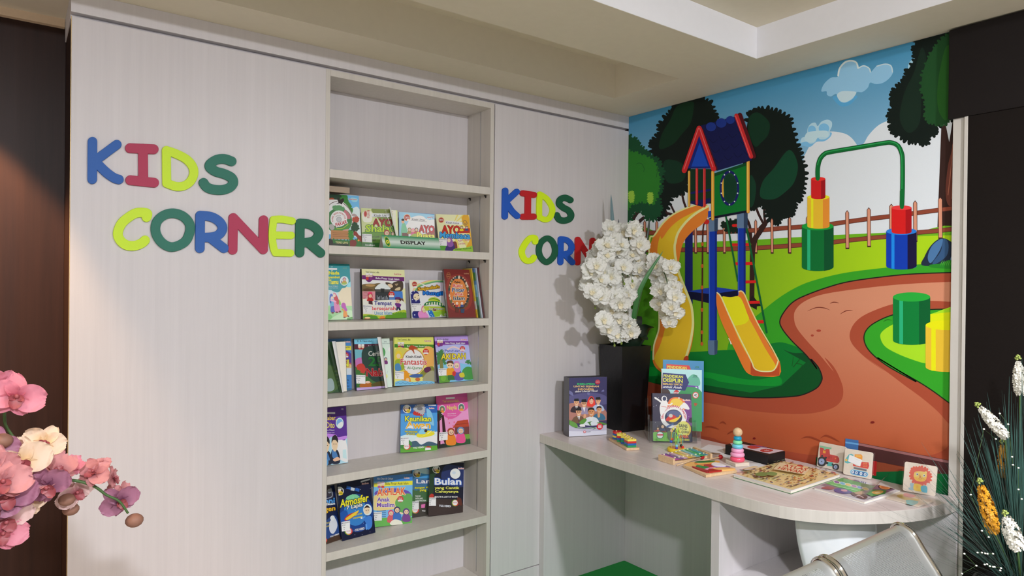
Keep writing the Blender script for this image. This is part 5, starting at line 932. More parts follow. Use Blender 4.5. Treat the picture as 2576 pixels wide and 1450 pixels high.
def d_atm(a):
    a.P([(60, 600), (520, 600), (520, 1250), (60, 1250)], (14, 20, 52)); a.E(300, 960, 130, 150, (24, 60, 130)); a.E(290, 950, 90, 110, (50, 120, 190)); a.S([(220, 840), (290, 815), (340, 860), (300, 900), (230, 900)], (120, 196, 150)); a.S([(160, 980), (220, 940), (240, 1040), (180, 1060)], (30, 80, 160))
    rnd = random.Random(2)
    for i in range(26): a.E(rnd.uniform(150, 415), rnd.uniform(700, 1130), 2, 2, (220, 226, 240), n=6)
    muslim_badge(a, 165, 790, 34); a.P([(330, 712), (402, 692), (402, 704), (330, 724)], (190, 196, 206)); a.T('luxima', 340, 726, 392, 740, (200, 60, 50), out=(200, 206, 220), ow=2, dy=-6)
    a.P([(222, 748), (255, 755), (250, 780), (218, 772)], (40, 90, 170)); a.P([(290, 765), (322, 772), (318, 796), (286, 788)], (40, 90, 170)); a.P([(255, 760), (285, 768), (280, 790), (252, 784)], (190, 200, 210))
    a.T('Atmosfer', 170, 858, 392, 920, (226, 214, 40), out=(20, 30, 60), ow=7, dy=-50, bold=.06); a.T('7 Lapis', 220, 905, 345, 945, (240, 242, 246), out=(20, 30, 60), ow=5, dy=-28, bold=.05)
    a.S([(205, 1005), (240, 970), (300, 950), (310, 960), (260, 1000), (215, 1020)], (190, 40, 40)); a.S([(215, 1000), (310, 940), (300, 965), (235, 1012)], (230, 190, 60)); a.T('SEVEN LAYER', 268, 975, 342, 987, (220, 206, 40), dy=-18, bold=.03); a.T('ATMOSPHERES', 270, 998, 345, 1010, (220, 206, 40), dy=-16, bold=.03)
    a.S([(355, 1000), (410, 985), (418, 1060), (385, 1090), (370, 1040)], (60, 120, 200)); a.L([(372, 1050), (375, 1085)], 12, (90, 150, 220)); a.E(383, 935, 34, 44, (210, 224, 240)); a.E(378, 938, 24, 32, (238, 200, 170)); a.S([(356, 925), (378, 900), (402, 920), (378, 918)], (50, 30, 30)); a.E(372, 940, 3, 4, (30, 20, 20)); a.E(388, 938, 3, 4, (30, 20, 20)); a.L([(340, 1000), (360, 990)], 10, (90, 150, 220)); a.E(336, 1000, 7, 7, (226, 226, 230))
    rainbow_badge(a, 238, 1102, 30); a.T('YOLI HEMDI', 285, 1085, 358, 1104, (230, 234, 244), dy=-16, bold=.04)
def d_akhlak(a):
    a.P([(380, 620), (780, 620), (780, 1120), (380, 1120)], (110, 176, 226)); a.P([(380, 660), (780, 640), (780, 705), (380, 720)], (50, 120, 196)); a.T('Abu Dzar Al Ghifari', 458, 686, 582, 702, (226, 234, 246)); a.T('luxima', 668, 680, 708, 692, (200, 60, 50), out=(220, 230, 240), ow=2)
    a.P([(380, 735), (780, 705), (780, 738), (380, 762)], (228, 214, 50)); a.T('Buku Pintar Anak Islam', 522, 722, 700, 742, (70, 80, 40), dy=-4)
    for sx, c in ((-1, (170, 80, 150)), (1, (200, 60, 60))): a.E(488+sx*14, 738, 14, 16, (238, 200, 170)); a.E(488+sx*14, 726, 15, 9, (226, 200, 220)); a.E(488+sx*14, 758, 13, 10, c)
    a.S([(440, 800), (520, 770), (620, 770), (700, 790), (720, 830), (600, 800), (470, 840)], (96, 70, 170)); a.S([(430, 830), (600, 800), (725, 840), (725, 900), (440, 940)], (226, 200, 130)); a.S([(610, 850), (680, 810), (728, 830), (728, 980), (640, 960), (600, 900)], (90, 160, 80)); a.P([(420, 1000), (728, 990), (728, 1060), (420, 1085)], (90, 170, 70))
    a.T('AKHLAK', 458, 770, 678, 828, (222, 90, 50), out=(250, 220, 170), ow=5, dy=-10, bold=.03); a.T('Anak', 458, 838, 558, 872, (110, 60, 160), out=(236, 230, 246), ow=4, bold=.03); a.T('Muslim', 456, 880, 592, 914, (110, 60, 160), out=(236, 230, 246), ow=4, bold=.03); seal(a, 638, 852, 24)
    for j in range(4): a.L([(456, 946+j*15), (524, 942+j*15)], 5, (50, 90, 150), smooth=False)
    a.head(565, 960, 20, (196, 60, 110), (200, 80, 90), bh=3.6); a.head(612, 935, 22, (30, 40, 90), (40, 100, 180), bh=3.8); a.head(682, 948, 22, (80, 40, 120), (110, 50, 130), bh=3.4); a.S([(556, 1040), (590, 1010), (640, 1020), (650, 1050), (580, 1056)], (230, 224, 206)); a.S([(650, 970), (632, 962), (636, 952), (660, 960)], (238, 200, 170))
def d_langit(a):
    a.P([(640, 580), (960, 580), (960, 1010), (640, 1010)], (60, 110, 150)); a.P([(640, 580), (960, 580), (960, 690), (640, 690)], (70, 150, 210)); a.S([(780, 620), (830, 610), (880, 640), (870, 660), (800, 650)], (180, 210, 230)); a.leafy([(715, 800), (760, 790), (880, 800), (880, 900), (710, 900)], (60, 100, 60), 18, 10, 1.5, 3); a.P([(640, 880), (960, 870), (960, 1010), (640, 1010)], (60, 56, 50))
    muslim_badge(a, 766, 655, 30); a.T('Langit', 762, 696, 960, 742, (240, 244, 250), out=(30, 60, 140), ow=6, bold=.06); a.T('dengan Kasih', 748, 758, 900, 776, (228, 216, 40), out=(40, 60, 50), ow=3, dy=-6, bold=.03); a.T('yang', 788, 778, 840, 796, (228, 216, 40), out=(40, 60, 50), ow=3, bold=.03)
    for j, t in enumerate(('THE SKY', 'WITH SAFE', 'CONSTRUCTION')): a.T(t, 754, 824+j*17, 754+(44, 58, 84)[j], 836+j*17, (232, 236, 240), bold=.03)
    a.P([(800, 895), (832, 890), (828, 920), (800, 922)], (214, 110, 170)); rainbow_badge(a, 756, 938, 28); a.T('YOLI', 806, 938, 832, 950, (226, 230, 240), bold=.03)
def d_bulan(a):
    a.P([(780, 540), (1220, 540), (1220, 1010), (780, 1010)], (14, 17, 40)); a.S([(980, 600), (1060, 590), (1140, 620), (1150, 740), (1060, 760), (960, 700)], (34, 46, 96)); a.leafy([(860, 600), (890, 600), (905, 700), (885, 800), (850, 830), (840, 720)], (30, 60, 34), 18, 12, 1.4, 2); a.S([(840, 870), (960, 850), (1110, 870), (1120, 980), (830, 990)], (50, 36, 34))
    a.E(1065, 655, 40, 40, (226, 232, 240)); a.E(1055, 648, 14, 12, (200, 210, 226)); muslim_badge(a, 918, 622, 30); a.T('luxima', 1088, 606, 1134, 620, (200, 60, 50), out=(220, 226, 240), ow=2)
    a.T('Bulan', 905, 690, 1112, 742, (240, 244, 250), out=(30, 90, 190), ow=7, bold=.07); a.T('yang Cantik', 905, 755, 1098, 782, (226, 220, 90), out=(30, 50, 50), ow=4, bold=.04); a.T('Cahayanya', 908, 785, 1090, 808, (226, 220, 90), out=(30, 50, 50), ow=4, bold=.04); a.T('BEAUTIFUL LIGHT OF MOON', 905, 828, 1082, 841, (232, 236, 240), bold=.02)
    a.S([(862, 830), (880, 810), (898, 820), (890, 850), (865, 850)], (180, 50, 40)); rainbow_badge(a, 1066, 882, 27); a.T('YOLI HEMDI', 938, 895, 1030, 912, (210, 214, 224), dy=4, bold=.03)
    a.S([(1080, 840), (1110, 850), (1115, 900), (1090, 890)], (90, 40, 30))
G2, G3, G4, G5, G6 = ('books on the %s shelf with books' % q for q in ('top', 'second', 'third', 'fourth', 'lowest'))
S2, S3, S4, S5, S6 = SH[1:6]
book('book', 'blue jungle-animal storybook with a disc in its cover, left end of top row', (1.091, 2.652, -.16, .2, .165, .223, .014), S2, .012, (108, 178, 226), d_fakar, KI, (40, 40, 50), group=G2, bow=.004)
book('book', 'olive green storybook with its cover corner curled back, behind the nameplate', (1.270, 2.657, -.207, .179, .160, .175, .002), S2, .004, (196, 206, 150), d_shalat, KI, curl=(.158, .098, 2.6), group=G2, page_art=p_shalat, sticker=(862, 985, 1092, 1170, 12))
book('book', 'sky blue storybook with children and red title, behind the nameplate', (1.437, 2.640, -.257, .151, .161, .167, -.012), S2, .008, (150, 198, 236), d_puasa, KA, (30, 60, 110), group=G2)
book('book', 'pale yellow storybook with girl in purple veil, right end of top row', (1.639, 2.636, -.144, .300, .164, .181, .008), S2, .006, (236, 226, 176), d_membaca, KA, tw=.010, bow=.002, group=G2, sticker=(1455, 968, 1565, 1055, 4))
book('book', 'teal storybook with mother and child, left end of its shelf', (1.084, 2.697, .016, .155, .150, .238, -.003), S3, .006, (8, 140, 150), d_tamu, KF, bow=.006, group=G3)
book('book', 'history book with mountains and dome on white, purple ribbon', (1.318, 2.712, .18, .067, .228, .217, 0), S3, .010, (226, 230, 170), d_tempat, KF, (40, 30, 30), bow=.006, group=G3, sticker=(838, 975, 1040, 1150, 14))
book('book', 'white storybook with green-striped domed mosque and girl in navy veil', (1.552, 2.708, .17, .138, .222, .174, .005), S3, .006, (218, 220, 232), d_sajadah, KG, bow=.005, group=G3, sticker=(252, 975, 505, 1175, 0))
book('book', 'thick maroon boxed book with circle of figures, right end of shelf', (1.678, 2.643, -.099, .280, .141, .234, -.013), S3, .016, (112, 32, 30), d_paket, KG, (70, 22, 22), group=G3, bow=.002)
book('book', 'dark green book with white inner cover curled over, left end of row', (1.072, 2.690, -.05, .11, .130, .213, 0), S4, .006, (44, 78, 44), d_green, KB, curl=(.098, .046, 3.0), group=G4)
book('book', 'blue book with yellow ribbon peeping behind the curled white cover', (1.093, 2.725, -.04, .09, .156, .222, -.008), S4, .005, (64, 130, 196), d_an, KB, group=G4)
book('book', 'prophet storybook with maroon ribbon, its cover curled open to green page', (1.267, 2.696, .023, .145, .172, .221, -.002), S4, .012, (70, 110, 60), d_nabi, KB, (30, 26, 30), curl=(.120, .084, 3.2), group=G4, page_art=p_nabi, sticker=(368, 1190, 466, 1275, 4), pages=(206, 222, 210))
book('book', 'yellow book with green ribbon and round white title panel', (1.468, 2.708, .12, .096, .214, .216, -.04), S4, .008, (230, 222, 130), d_fant, KB, bow=.004, group=G4, sticker=(752, 1152, 845, 1228, 8))
book('book', 'lilac book with boy and girl, right end of its shelf', (1.680, 2.695, .06, .235, .190, .218, -.015), S4, .008, (178, 150, 216), d_akidah, KB, (60, 40, 90), bow=.005, group=G4, sticker=(1185, 1128, 1265, 1200, -4))
book('book', 'purple storybook with two boys in dark jackets, left end of shelf', (1.081, 2.720, -.021, .118, .146, .239, -.004), S5, .006, (84, 38, 140), d_dito, KC, bow=.004, group=G5)
book('book', 'sky blue book with smoking volcano and yellow plane', (1.496, 2.713, -.147, .154, .178, .213, -.05), S5, .005, (70, 150, 214), d_awan, KC, (30, 70, 120), group=G5, sticker=(640, 375, 704, 432, -4))
book('book', 'pink storybook with two smiling girls, right end of its shelf', (1.688, 2.717, .03, .134, .176, .243, -.007), S5, .006, (232, 150, 196), d_nayla, KC, (60, 20, 30), bow=.005, group=G5, sticker=(938, 336, 1004, 400, -8))
book('book', 'navy space book with astronaut cut off at left, lowest row', (1.060, 2.661, .224, .242, .105, .223, .006), S6, .006, (20, 30, 66), d_oks, KC, group=G6)
book('book', 'dark blue book with satellite, planet and small astronaut', (1.182, 2.655, .02, .19, .150, .232, .025), S6, .006, (14, 20, 52), d_atm, KC, group=G6, sticker=(180, 1030, 246, 1105, -10))
book('book', 'light blue book with orange title and three children, yellow ribbon', (1.359, 2.700, -.146, .091, .178, .217, -.041), S6, .006, (110, 176, 226), d_akhlak, KC, bow=.005, group=G6, sticker=(426, 955, 494, 1022, -4))
book('book', 'sky book with green hills half covered by the moon book', (1.552, 2.722, -.10, .08, .160, .216, -.028), S6, .006, (60, 110, 150), d_langit, KC, group=G6, sticker=(714, 872, 782, 935, -4))
book('book', 'black night book with full moon, right end of lowest row', (1.624, 2.683, -.16, .12, .171, .231, -.066), S6, .008, (14, 17, 40), d_bulan, KC, (40, 20, 20), group=G6, sticker=(845, 840, 915, 905, 0))
# ================================================================ on the shelves: nameplate, card lid, leaning booklets
def nameplate():
    z = SH[1]; y0 = 2.578; x0, x1 = 1.243, 1.520
    t = thing('nameplate', 'green and white three-sided DISPLAY nameplate on top book shelf', 'sign', (x0, y0, z), 0)
    W = x1-x0; prof = [(0, 0), (.022, .056), (.044, 0)]          # (depth, height)
    m = MB(); m.color((180, 172, 160)); 
    for px_ in (0, W):
        v = [m.bm.verts.new((px_, d, h)) for d, h in prof]; m._f(v)
    for (d0, h0), (d1, h1) in ((prof[1], prof[2]), (prof[2], prof[0])): m.quad([(0, d0, h0), (W, d0, h0), (W, d1, h1), (0, d1, h1)])
    m.build('body', MATTE, t)
    a = Art(None, 1.25); L = math.hypot(.022, .056)
    g0, g1 = lin((40, 140, 90), 1.2), lin((206, 218, 212), 1.2)
    grad = lambda s, v: (lambda q: tuple(p+(r-p)*q for p, r in zip(g0, g1))+(1,))(max(0, 1-abs(v/L-.5)*2.2))
    a.P([(-1, -1), (2, -1), (2, 1), (-1, 1)], grad)
    a.S([(.012, .030), (.014, .050), (.024, .052), (.032, .040), (.034, .014), (.026, .007), (.016, .014)], (186, 196, 60)); a.S([(.0145, .030), (.0165, .047), (.0235, .049), (.030, .039), (.0315, .016), (.0255, .010), (.018, .016)], (20, 110, 50))
    for k in range(8): a.E(.0235+.005*math.cos(k*math.pi/4), .029+.007*math.sin(k*math.pi/4), .0018, .0026, (226, 214, 60), n=8)
    a.E(.0235, .029, .004, .006, (226, 214, 60), n=12); a.E(.0235, .029, .0022, .0034, (20, 90, 50), n=8)
    v, tr, bb = glyphs('DISPLAY', .03)
    a._tri([(.085+(p[0]-bb[0])/(bb[2]-bb[0])*.122, .022+(p[1]-bb[1])/(bb[3]-bb[1])*.017) for p in v], tr, a._c((20, 22, 24)))
    m = MB(); a.lay_on(m, lambda x, y: (x, y), lambda s, v, d: Vector((s, v/L*.022-d*.93, v/L*.056+d*.3)), (0, W, 0, L), [], [L*i/10 for i in range(1, 10)], eps=4e-5)
    m.build('printed_front', GLOSS, t, flip=False)
nameplate()
m = MB(); m.box(BX0+.019, 1.128, 2.665, 2.755, 0, .016); m.box(BX0+.019, 1.128, 2.663, 2.667, -.006, .018)
o = m.build('card_lid', plain('tan_card', (176, 156, 136), .7), bevel=.001); o.location = (0, 0, S2+.232)
tag(o, 'tan cardboard lid lying on top of the blue jungle-animal storybook', 'box')
# booklets leaning on the right side wall behind the maroon box
def leaning(label, x0, cols, t, y, h=.232, yw=.10, lean=.24):
    r = thing('booklet', label, 'book', (x0, y, S3+.001), 0, 'booklets leaning beside the maroon box')
    m = MB(); n = 12; tl = math.tan(lean)
    for k in range(n):
        v0, v1 = k/n, (k+1)/n; m.color(cols[k*len(cols)//n]); Y0, Y1 = tl*h*v0, tl*h*v1; yw0, yw1 = min(yw, 2.76-y-Y0), min(yw, 2.76-y-Y1)
        q = [(0, Y0, h*v0), (t, Y0, h*v0), (t, Y0+yw0, h*v0), (0, Y0+yw0, h*v0), (0, Y1, h*v1), (t, Y1, h*v1), (t, Y1+yw1, h*v1), (0, Y1+yw1, h*v1)]
        P_ = [m.bm.verts.new(c) for c in q]
        for f4 in ((0, 1, 5, 4), (1, 2, 6, 5), (2, 3, 7, 6), (3, 0, 4, 7)): m._f([P_[i] for i in f4])
        if k == 0: m._f(P_[:4][::-1])
        if k == n-1: m._f(P_[4:])
    m.build('cover', GLOSS, r); return r
leaning('yellow spined booklet pressed against the side of the maroon box', 1.7500, [(226, 190, 50), (206, 200, 190), (226, 196, 60), (226, 196, 60), (226, 196, 60), (226, 196, 60)], .0040, 2.626, yw=.09)
leaning('blue and green illustrated booklet leaning behind the yellow one', 1.7545, [(30, 84, 50), (40, 90, 56), (60, 130, 110), (96, 160, 190), (110, 170, 200), (60, 120, 170), (40, 120, 60), (60, 110, 170)], .0045, 2.612, yw=.09)
leaning('pale grey-blue booklet between illustrated one and dark maroon cover', 1.7600, [(206, 216, 228), (190, 202, 218)], .0050, 2.602, h=.234, yw=.09)
leaning('dark maroon stiff cover leaning nearest the bookcase side', 1.7665, [(90, 30, 32)], .0045, 2.594, h=.236, yw=.10)

# ================================================================ on the desk
WOOD = laminate('pale_toy_wood', (214, 176, 130), (232, 204, 164), rough=.5, grain=(60, 60, 60))
PLY = laminate('plywood', (222, 208, 190), (232, 220, 204), rough=.5, grain=(40, 40, 40))
def ap(name, c, r=.4, **k): return plain('paint_'+name, c, r, k=1.15, **k)
def clear_sheet(name, rough, bump, ior=1.35, tint=(.99, .99, .99, 1)):
    m_, ft, fp = base_mat(name)
    tb = ft.nodes.new('ShaderNodeBsdfTransparent'); tb.inputs[0].default_value = tint; gl = ft.nodes.new('ShaderNodeBsdfGlossy'); gl.inputs['Roughness'].default_value = rough
    mxs = ft.nodes.new('ShaderNodeMixShader'); lw = ft.nodes.new('ShaderNodeLayerWeight'); pw_ = ft.nodes.new('ShaderNodeMath'); pw_.operation = 'POWER'; pw_.inputs[1].default_value = 4; ft.links.new(lw.outputs['Facing'], pw_.inputs[0]); fr = ft.nodes.new('ShaderNodeMath'); fr.operation = 'MULTIPLY_ADD'; fr.inputs[1].default_value = .5; fr.inputs[2].default_value = (ior-1)**2*.4+.03; ft.links.new(pw_.outputs[0], fr.inputs[0])
    nz = ft.nodes.new('ShaderNodeTexNoise'); nz.inputs['Scale'].default_value = 40; bp = ft.nodes.new('ShaderNodeBump'); bp.inputs['Strength'].default_value = bump; bp.inputs['Distance'].default_value = .004
    ft.links.new(nz.outputs[0], bp.inputs['Height']); ft.links.new(bp.outputs[0], gl.inputs['Normal']); ft.links.new(fr.outputs[0], mxs.inputs[0]); ft.links.new(tb.outputs[0], mxs.inputs[1]); ft.links.new(gl.outputs[0], mxs.inputs[2]); ft.links.new(mxs.outputs[0], ft.nodes['Material Output'].inputs[0])
    return m_
FILM = clear_sheet('thin_plastic_wrap', .12, .5); ACR = clear_sheet('clear_acrylic', .04, .02, 1.3, (.97, .98, .98, 1)); FLAPM = clear_sheet('clear_cover_film', .15, .3, 1.5, (.86, .88, .84, 1))


# boxed encyclopedia
def d_ensi(a):
    a.P([(0, 0), (1400, 0), (1400, 1600), (0, 1600)], (62, 60, 100)); a.S([(150, 600), (400, 520), (700, 480), (1000, 540), (1100, 700), (700, 760), (200, 760)], (86, 84, 130)); a.S([(200, 750), (500, 700), (900, 760), (1050, 900), (1100, 1050), (200, 1050)], (170, 120, 110)); a.P([(0, 1240), (400, 1230), (700, 1210), (1400, 1180), (1400, 1600), (0, 1600)], (206, 208, 226)); a.S([(200, 1140), (360, 1180), (700, 1230), (1000, 1160), (1100, 1100), (1100, 1260), (200, 1280)], (180, 180, 200))
    for p in ([(230, 420), (270, 440), (330, 480), (350, 550), (320, 540), (260, 500)], [(640, 480), (690, 490), (690, 530), (650, 530)], [(930, 460), (980, 420), (990, 460)]): a.S(p, (110, 112, 160))
    a.E(858, 262, 52, 52, (176, 50, 70)); a.T('5 JILID', 822, 238, 892, 252, (226, 190, 190)); a.T('LENGKAP', 816, 262, 898, 276, (226, 190, 190))
    a.T('ENSIKLOPEDIA', 430, 282, 802, 322, (60, 190, 110), bold=.05); a.T('LINTAS SEJARAH', 356, 335, 880, 382, (226, 190, 130), bold=.05); a.T('INDONESIA', 446, 392, 782, 436, (226, 180, 110), bold=.05); a.T('dalam Literasi Visual', 380, 440, 850, 478, (232, 232, 240), dy=-14, bold=.02, sk=10)
    def man(x, y, r, cap=True, suit=(50, 40, 50), shirt=(226, 228, 236), tie=True, skin=(214, 160, 124), glasses=False, hair=(34, 30, 30)):
        a.S([(x-r*2.0, y+r*3.6), (x-r*1.8, y+r*2.0), (x-r*.6, y+r*1.3), (x+r*.6, y+r*1.3), (x+r*1.8, y+r*2.0), (x+r*2.0, y+r*3.6)], suit)
        a.P([(x-r*.5, y+r*1.2), (x+r*.5, y+r*1.2), (x+r*.1, y+r*3.0)], shirt)
        if tie: a.P([(x-r*.1, y+r*1.6), (x+r*.12, y+r*1.6), (x+r*.18, y+r*3.2), (x-r*.02, y+r*3.2)], (40, 46, 80))
        a.S([(x-r*.85, y-r*.7), (x+r*.85, y-r*.7), (x+r*.82, y+r*.3), (x+r*.3, y+r*1.25), (x-r*.3, y+r*1.25), (x-r*.82, y+r*.3)], skin)
        a.S([(x+r*.2, y-r*.6), (x+r*.8, y-r*.6), (x+r*.76, y+r*.4), (x+r*.3, y+r*1.15)], tuple(int(v*1.08) for v in skin))
        if cap: a.P([(x-r*.9, y-r*.5), (x-r*.82, y-r*1.4), (x+r*.75, y-r*1.5), (x+r*.95, y-r*.5)], (30, 34, 38))
        else: a.S([(x-r*.92, y+r*.1), (x-r*.9, y-r*.9), (x-r*.2, y-r*1.3), (x+r*.7, y-r*1.1), (x+r*.95, y-r*.1), (x+r*.75, y-r*.5), (x, y-r*.75), (x-r*.7, y-r*.5)], hair)
        for sx in (-1, 1):
            a.E(x+sx*r*.36, y-r*.05, r*.13, r*.09, (40, 26, 24), n=8); a.L([(x+sx*r*.2, y-r*.25), (x+sx*r*.55, y-r*.27)], r*.1, (50, 34, 30), smooth=False)
            if glasses: a.L([(x+sx*r*.36+r*.24*math.cos(i), y-r*.03+r*.2*math.sin(i)) for i in range(7)], r*.07, (40, 34, 34))
        a.P([(x-r*.04, y), (x+r*.14, y+r*.42), (x-r*.12, y+r*.42)], tuple(int(v*.86) for v in skin)); a.L([(x-r*.3, y+r*.68), (x, y+r*.76), (x+r*.3, y+r*.66)], r*.12, (236, 230, 226))
    man(415, 690, 56); man(572, 710, 60, suit=(150, 140, 170), tie=False, glasses=True)
    a.S([(650, 770), (640, 680), (680, 580), (740, 560), (785, 620), (800, 760)], (226, 66, 56)); a.E(724, 660, 42, 62, (226, 176, 150)); a.S([(690, 640), (700, 590), (750, 585), (764, 640), (730, 605)], (60, 34, 34)); a.E(708, 655, 6, 5, (40, 26, 24), n=8); a.E(744, 655, 6, 5, (40, 26, 24), n=8); a.L([(710, 695), (744, 692)], 6, (180, 60, 60))
    man(865, 660, 56, suit=(170, 186, 214), tie=False); man(460, 890, 62, suit=(110, 84, 66), glasses=True); man(885, 840, 58, cap=False, suit=(60, 110, 140), shirt=(70, 130, 150), tie=False, skin=(206, 150, 110))
    man(720, 890, 74, cap=False, suit=(206, 216, 236), shirt=(214, 222, 240), tie=False, skin=(200, 140, 96)); a.S([(560, 940), (600, 930), (610, 990), (560, 1020)], (214, 160, 124)); a.S([(850, 920), (890, 900), (900, 980), (860, 1000)], (206, 150, 110))
    a.S([(230, 1040), (300, 1070), (400, 1120), (440, 1190), (380, 1210), (280, 1160), (230, 1100)], (96, 150, 70)); a.S([(470, 1100), (540, 1040), (600, 1020), (620, 1060), (560, 1130), (500, 1140)], (90, 146, 64)); a.L([(380, 1210), (520, 1222), (650, 1225), (800, 1205)], 11, (70, 120, 60)); a.S([(640, 1100), (740, 1080), (700, 1110), (720, 1165), (690, 1160), (660, 1120)], (80, 130, 70)); a.S([(830, 1110), (940, 1100), (1060, 1150), (940, 1140)], (90, 140, 60)); a.S([(750, 1250), (810, 1210), (800, 1235)], (80, 130, 70)); a.S([(480, 1150), (560, 1140), (590, 1190), (490, 1190)], (226, 232, 246))
    a.E(895, 1188, 64, 66, (206, 34, 50))
    for y in (1160, 1185, 1212): a.R(860, y-7, 932, y+7, (240, 226, 230))
    a.E(580, 1300, 26, 26, (206, 40, 60)); a.E(580, 1300, 17, 17, (236, 226, 230)); a.E(580, 1302, 8, 8, (206, 40, 60)); a.T('BELAJAR', 612, 1288, 706, 1308, (90, 90, 110), dy=0)
    for x0, dx in ((1005, 0), (1042, 0)): pass
en = book('book_box', 'thick slip-cased encyclopedia with painted portraits on a navy cover, on desk', (2.254, 2.402, -.33, .02, .200, .283, -.004), ZD, .068, (62, 60, 100), d_ensi, KH, (34, 32, 40), cat='book', pages=(48, 46, 56))
# tall black vase
vz = thing('floor_vase', 'tall square black textured vase in the desk corner', 'vase', (2.528, 2.425, ZD+.001), math.radians(-7))
VB = plain('black_textured_clay', (13, 13, 16), .42, bump=.9, bscale=22)
m = MB()
hb, ht, H = .074, .0935, .43
for k in range(8):
    a0, a1 = k/8, (k+1)/8; r0, r1 = hb+(ht-hb)*a0, hb+(ht-hb)*a1
    for (sx, sy), (ex, ey) in (((-1, -1), (1, -1)), ((1, -1), (1, 1)), ((1, 1), (-1, 1)), ((-1, 1), (-1, -1))):
        m.quad([(sx*r0, sy*r0, H*a0), (ex*r0, ey*r0, H*a0), (ex*r1, ey*r1, H*a1), (sx*r1, sy*r1, H*a1)])
m.box(-hb, hb, -hb, hb, 0, .006)
i0 = ht-.010
for (sx, sy), (ex, ey) in (((-1, -1), (1, -1)), ((1, -1), (1, 1)), ((1, 1), (-1, 1)), ((-1, 1), (-1, -1))):
    m.quad([(sx*ht, sy*ht, H), (ex*ht, ey*ht, H), (ex*i0, ey*i0, H), (sx*i0, sy*i0, H)]); m.quad([(sx*i0, sy*i0, H), (ex*i0, ey*i0, H), (ex*i0, ey*i0, H-.03), (sx*i0, sy*i0, H-.03)])
bmesh.ops.remove_doubles(m.bm, verts=m.bm.verts, dist=1e-5)
m.build('vase_body', VB, vz)
m = MB(); rnd = random.Random(4)
m.color((60, 54, 40)); m.grid(lambda u, v: Vector(((u-.5)*2*i0, (v-.5)*2*i0, H-.018+.012*pnoise(Vector((u*6, v*6, 0))))), 12, 12); m.build('moss_filling', plain('dry_moss', (54, 50, 38), .95, bump=1, bscale=90), vz)
for k in range(9):
    x, y = rnd.uniform(-.075, -.02), .0
ct = [[(-.05+.02*math.sin(t*5)+dx, -hb-.0005-(ht-hb)*(z0+t*.12)/H*1.0-.0006, z0+t*.12) for t in [i/10 for i in range(11)]] for dx, z0 in ()]

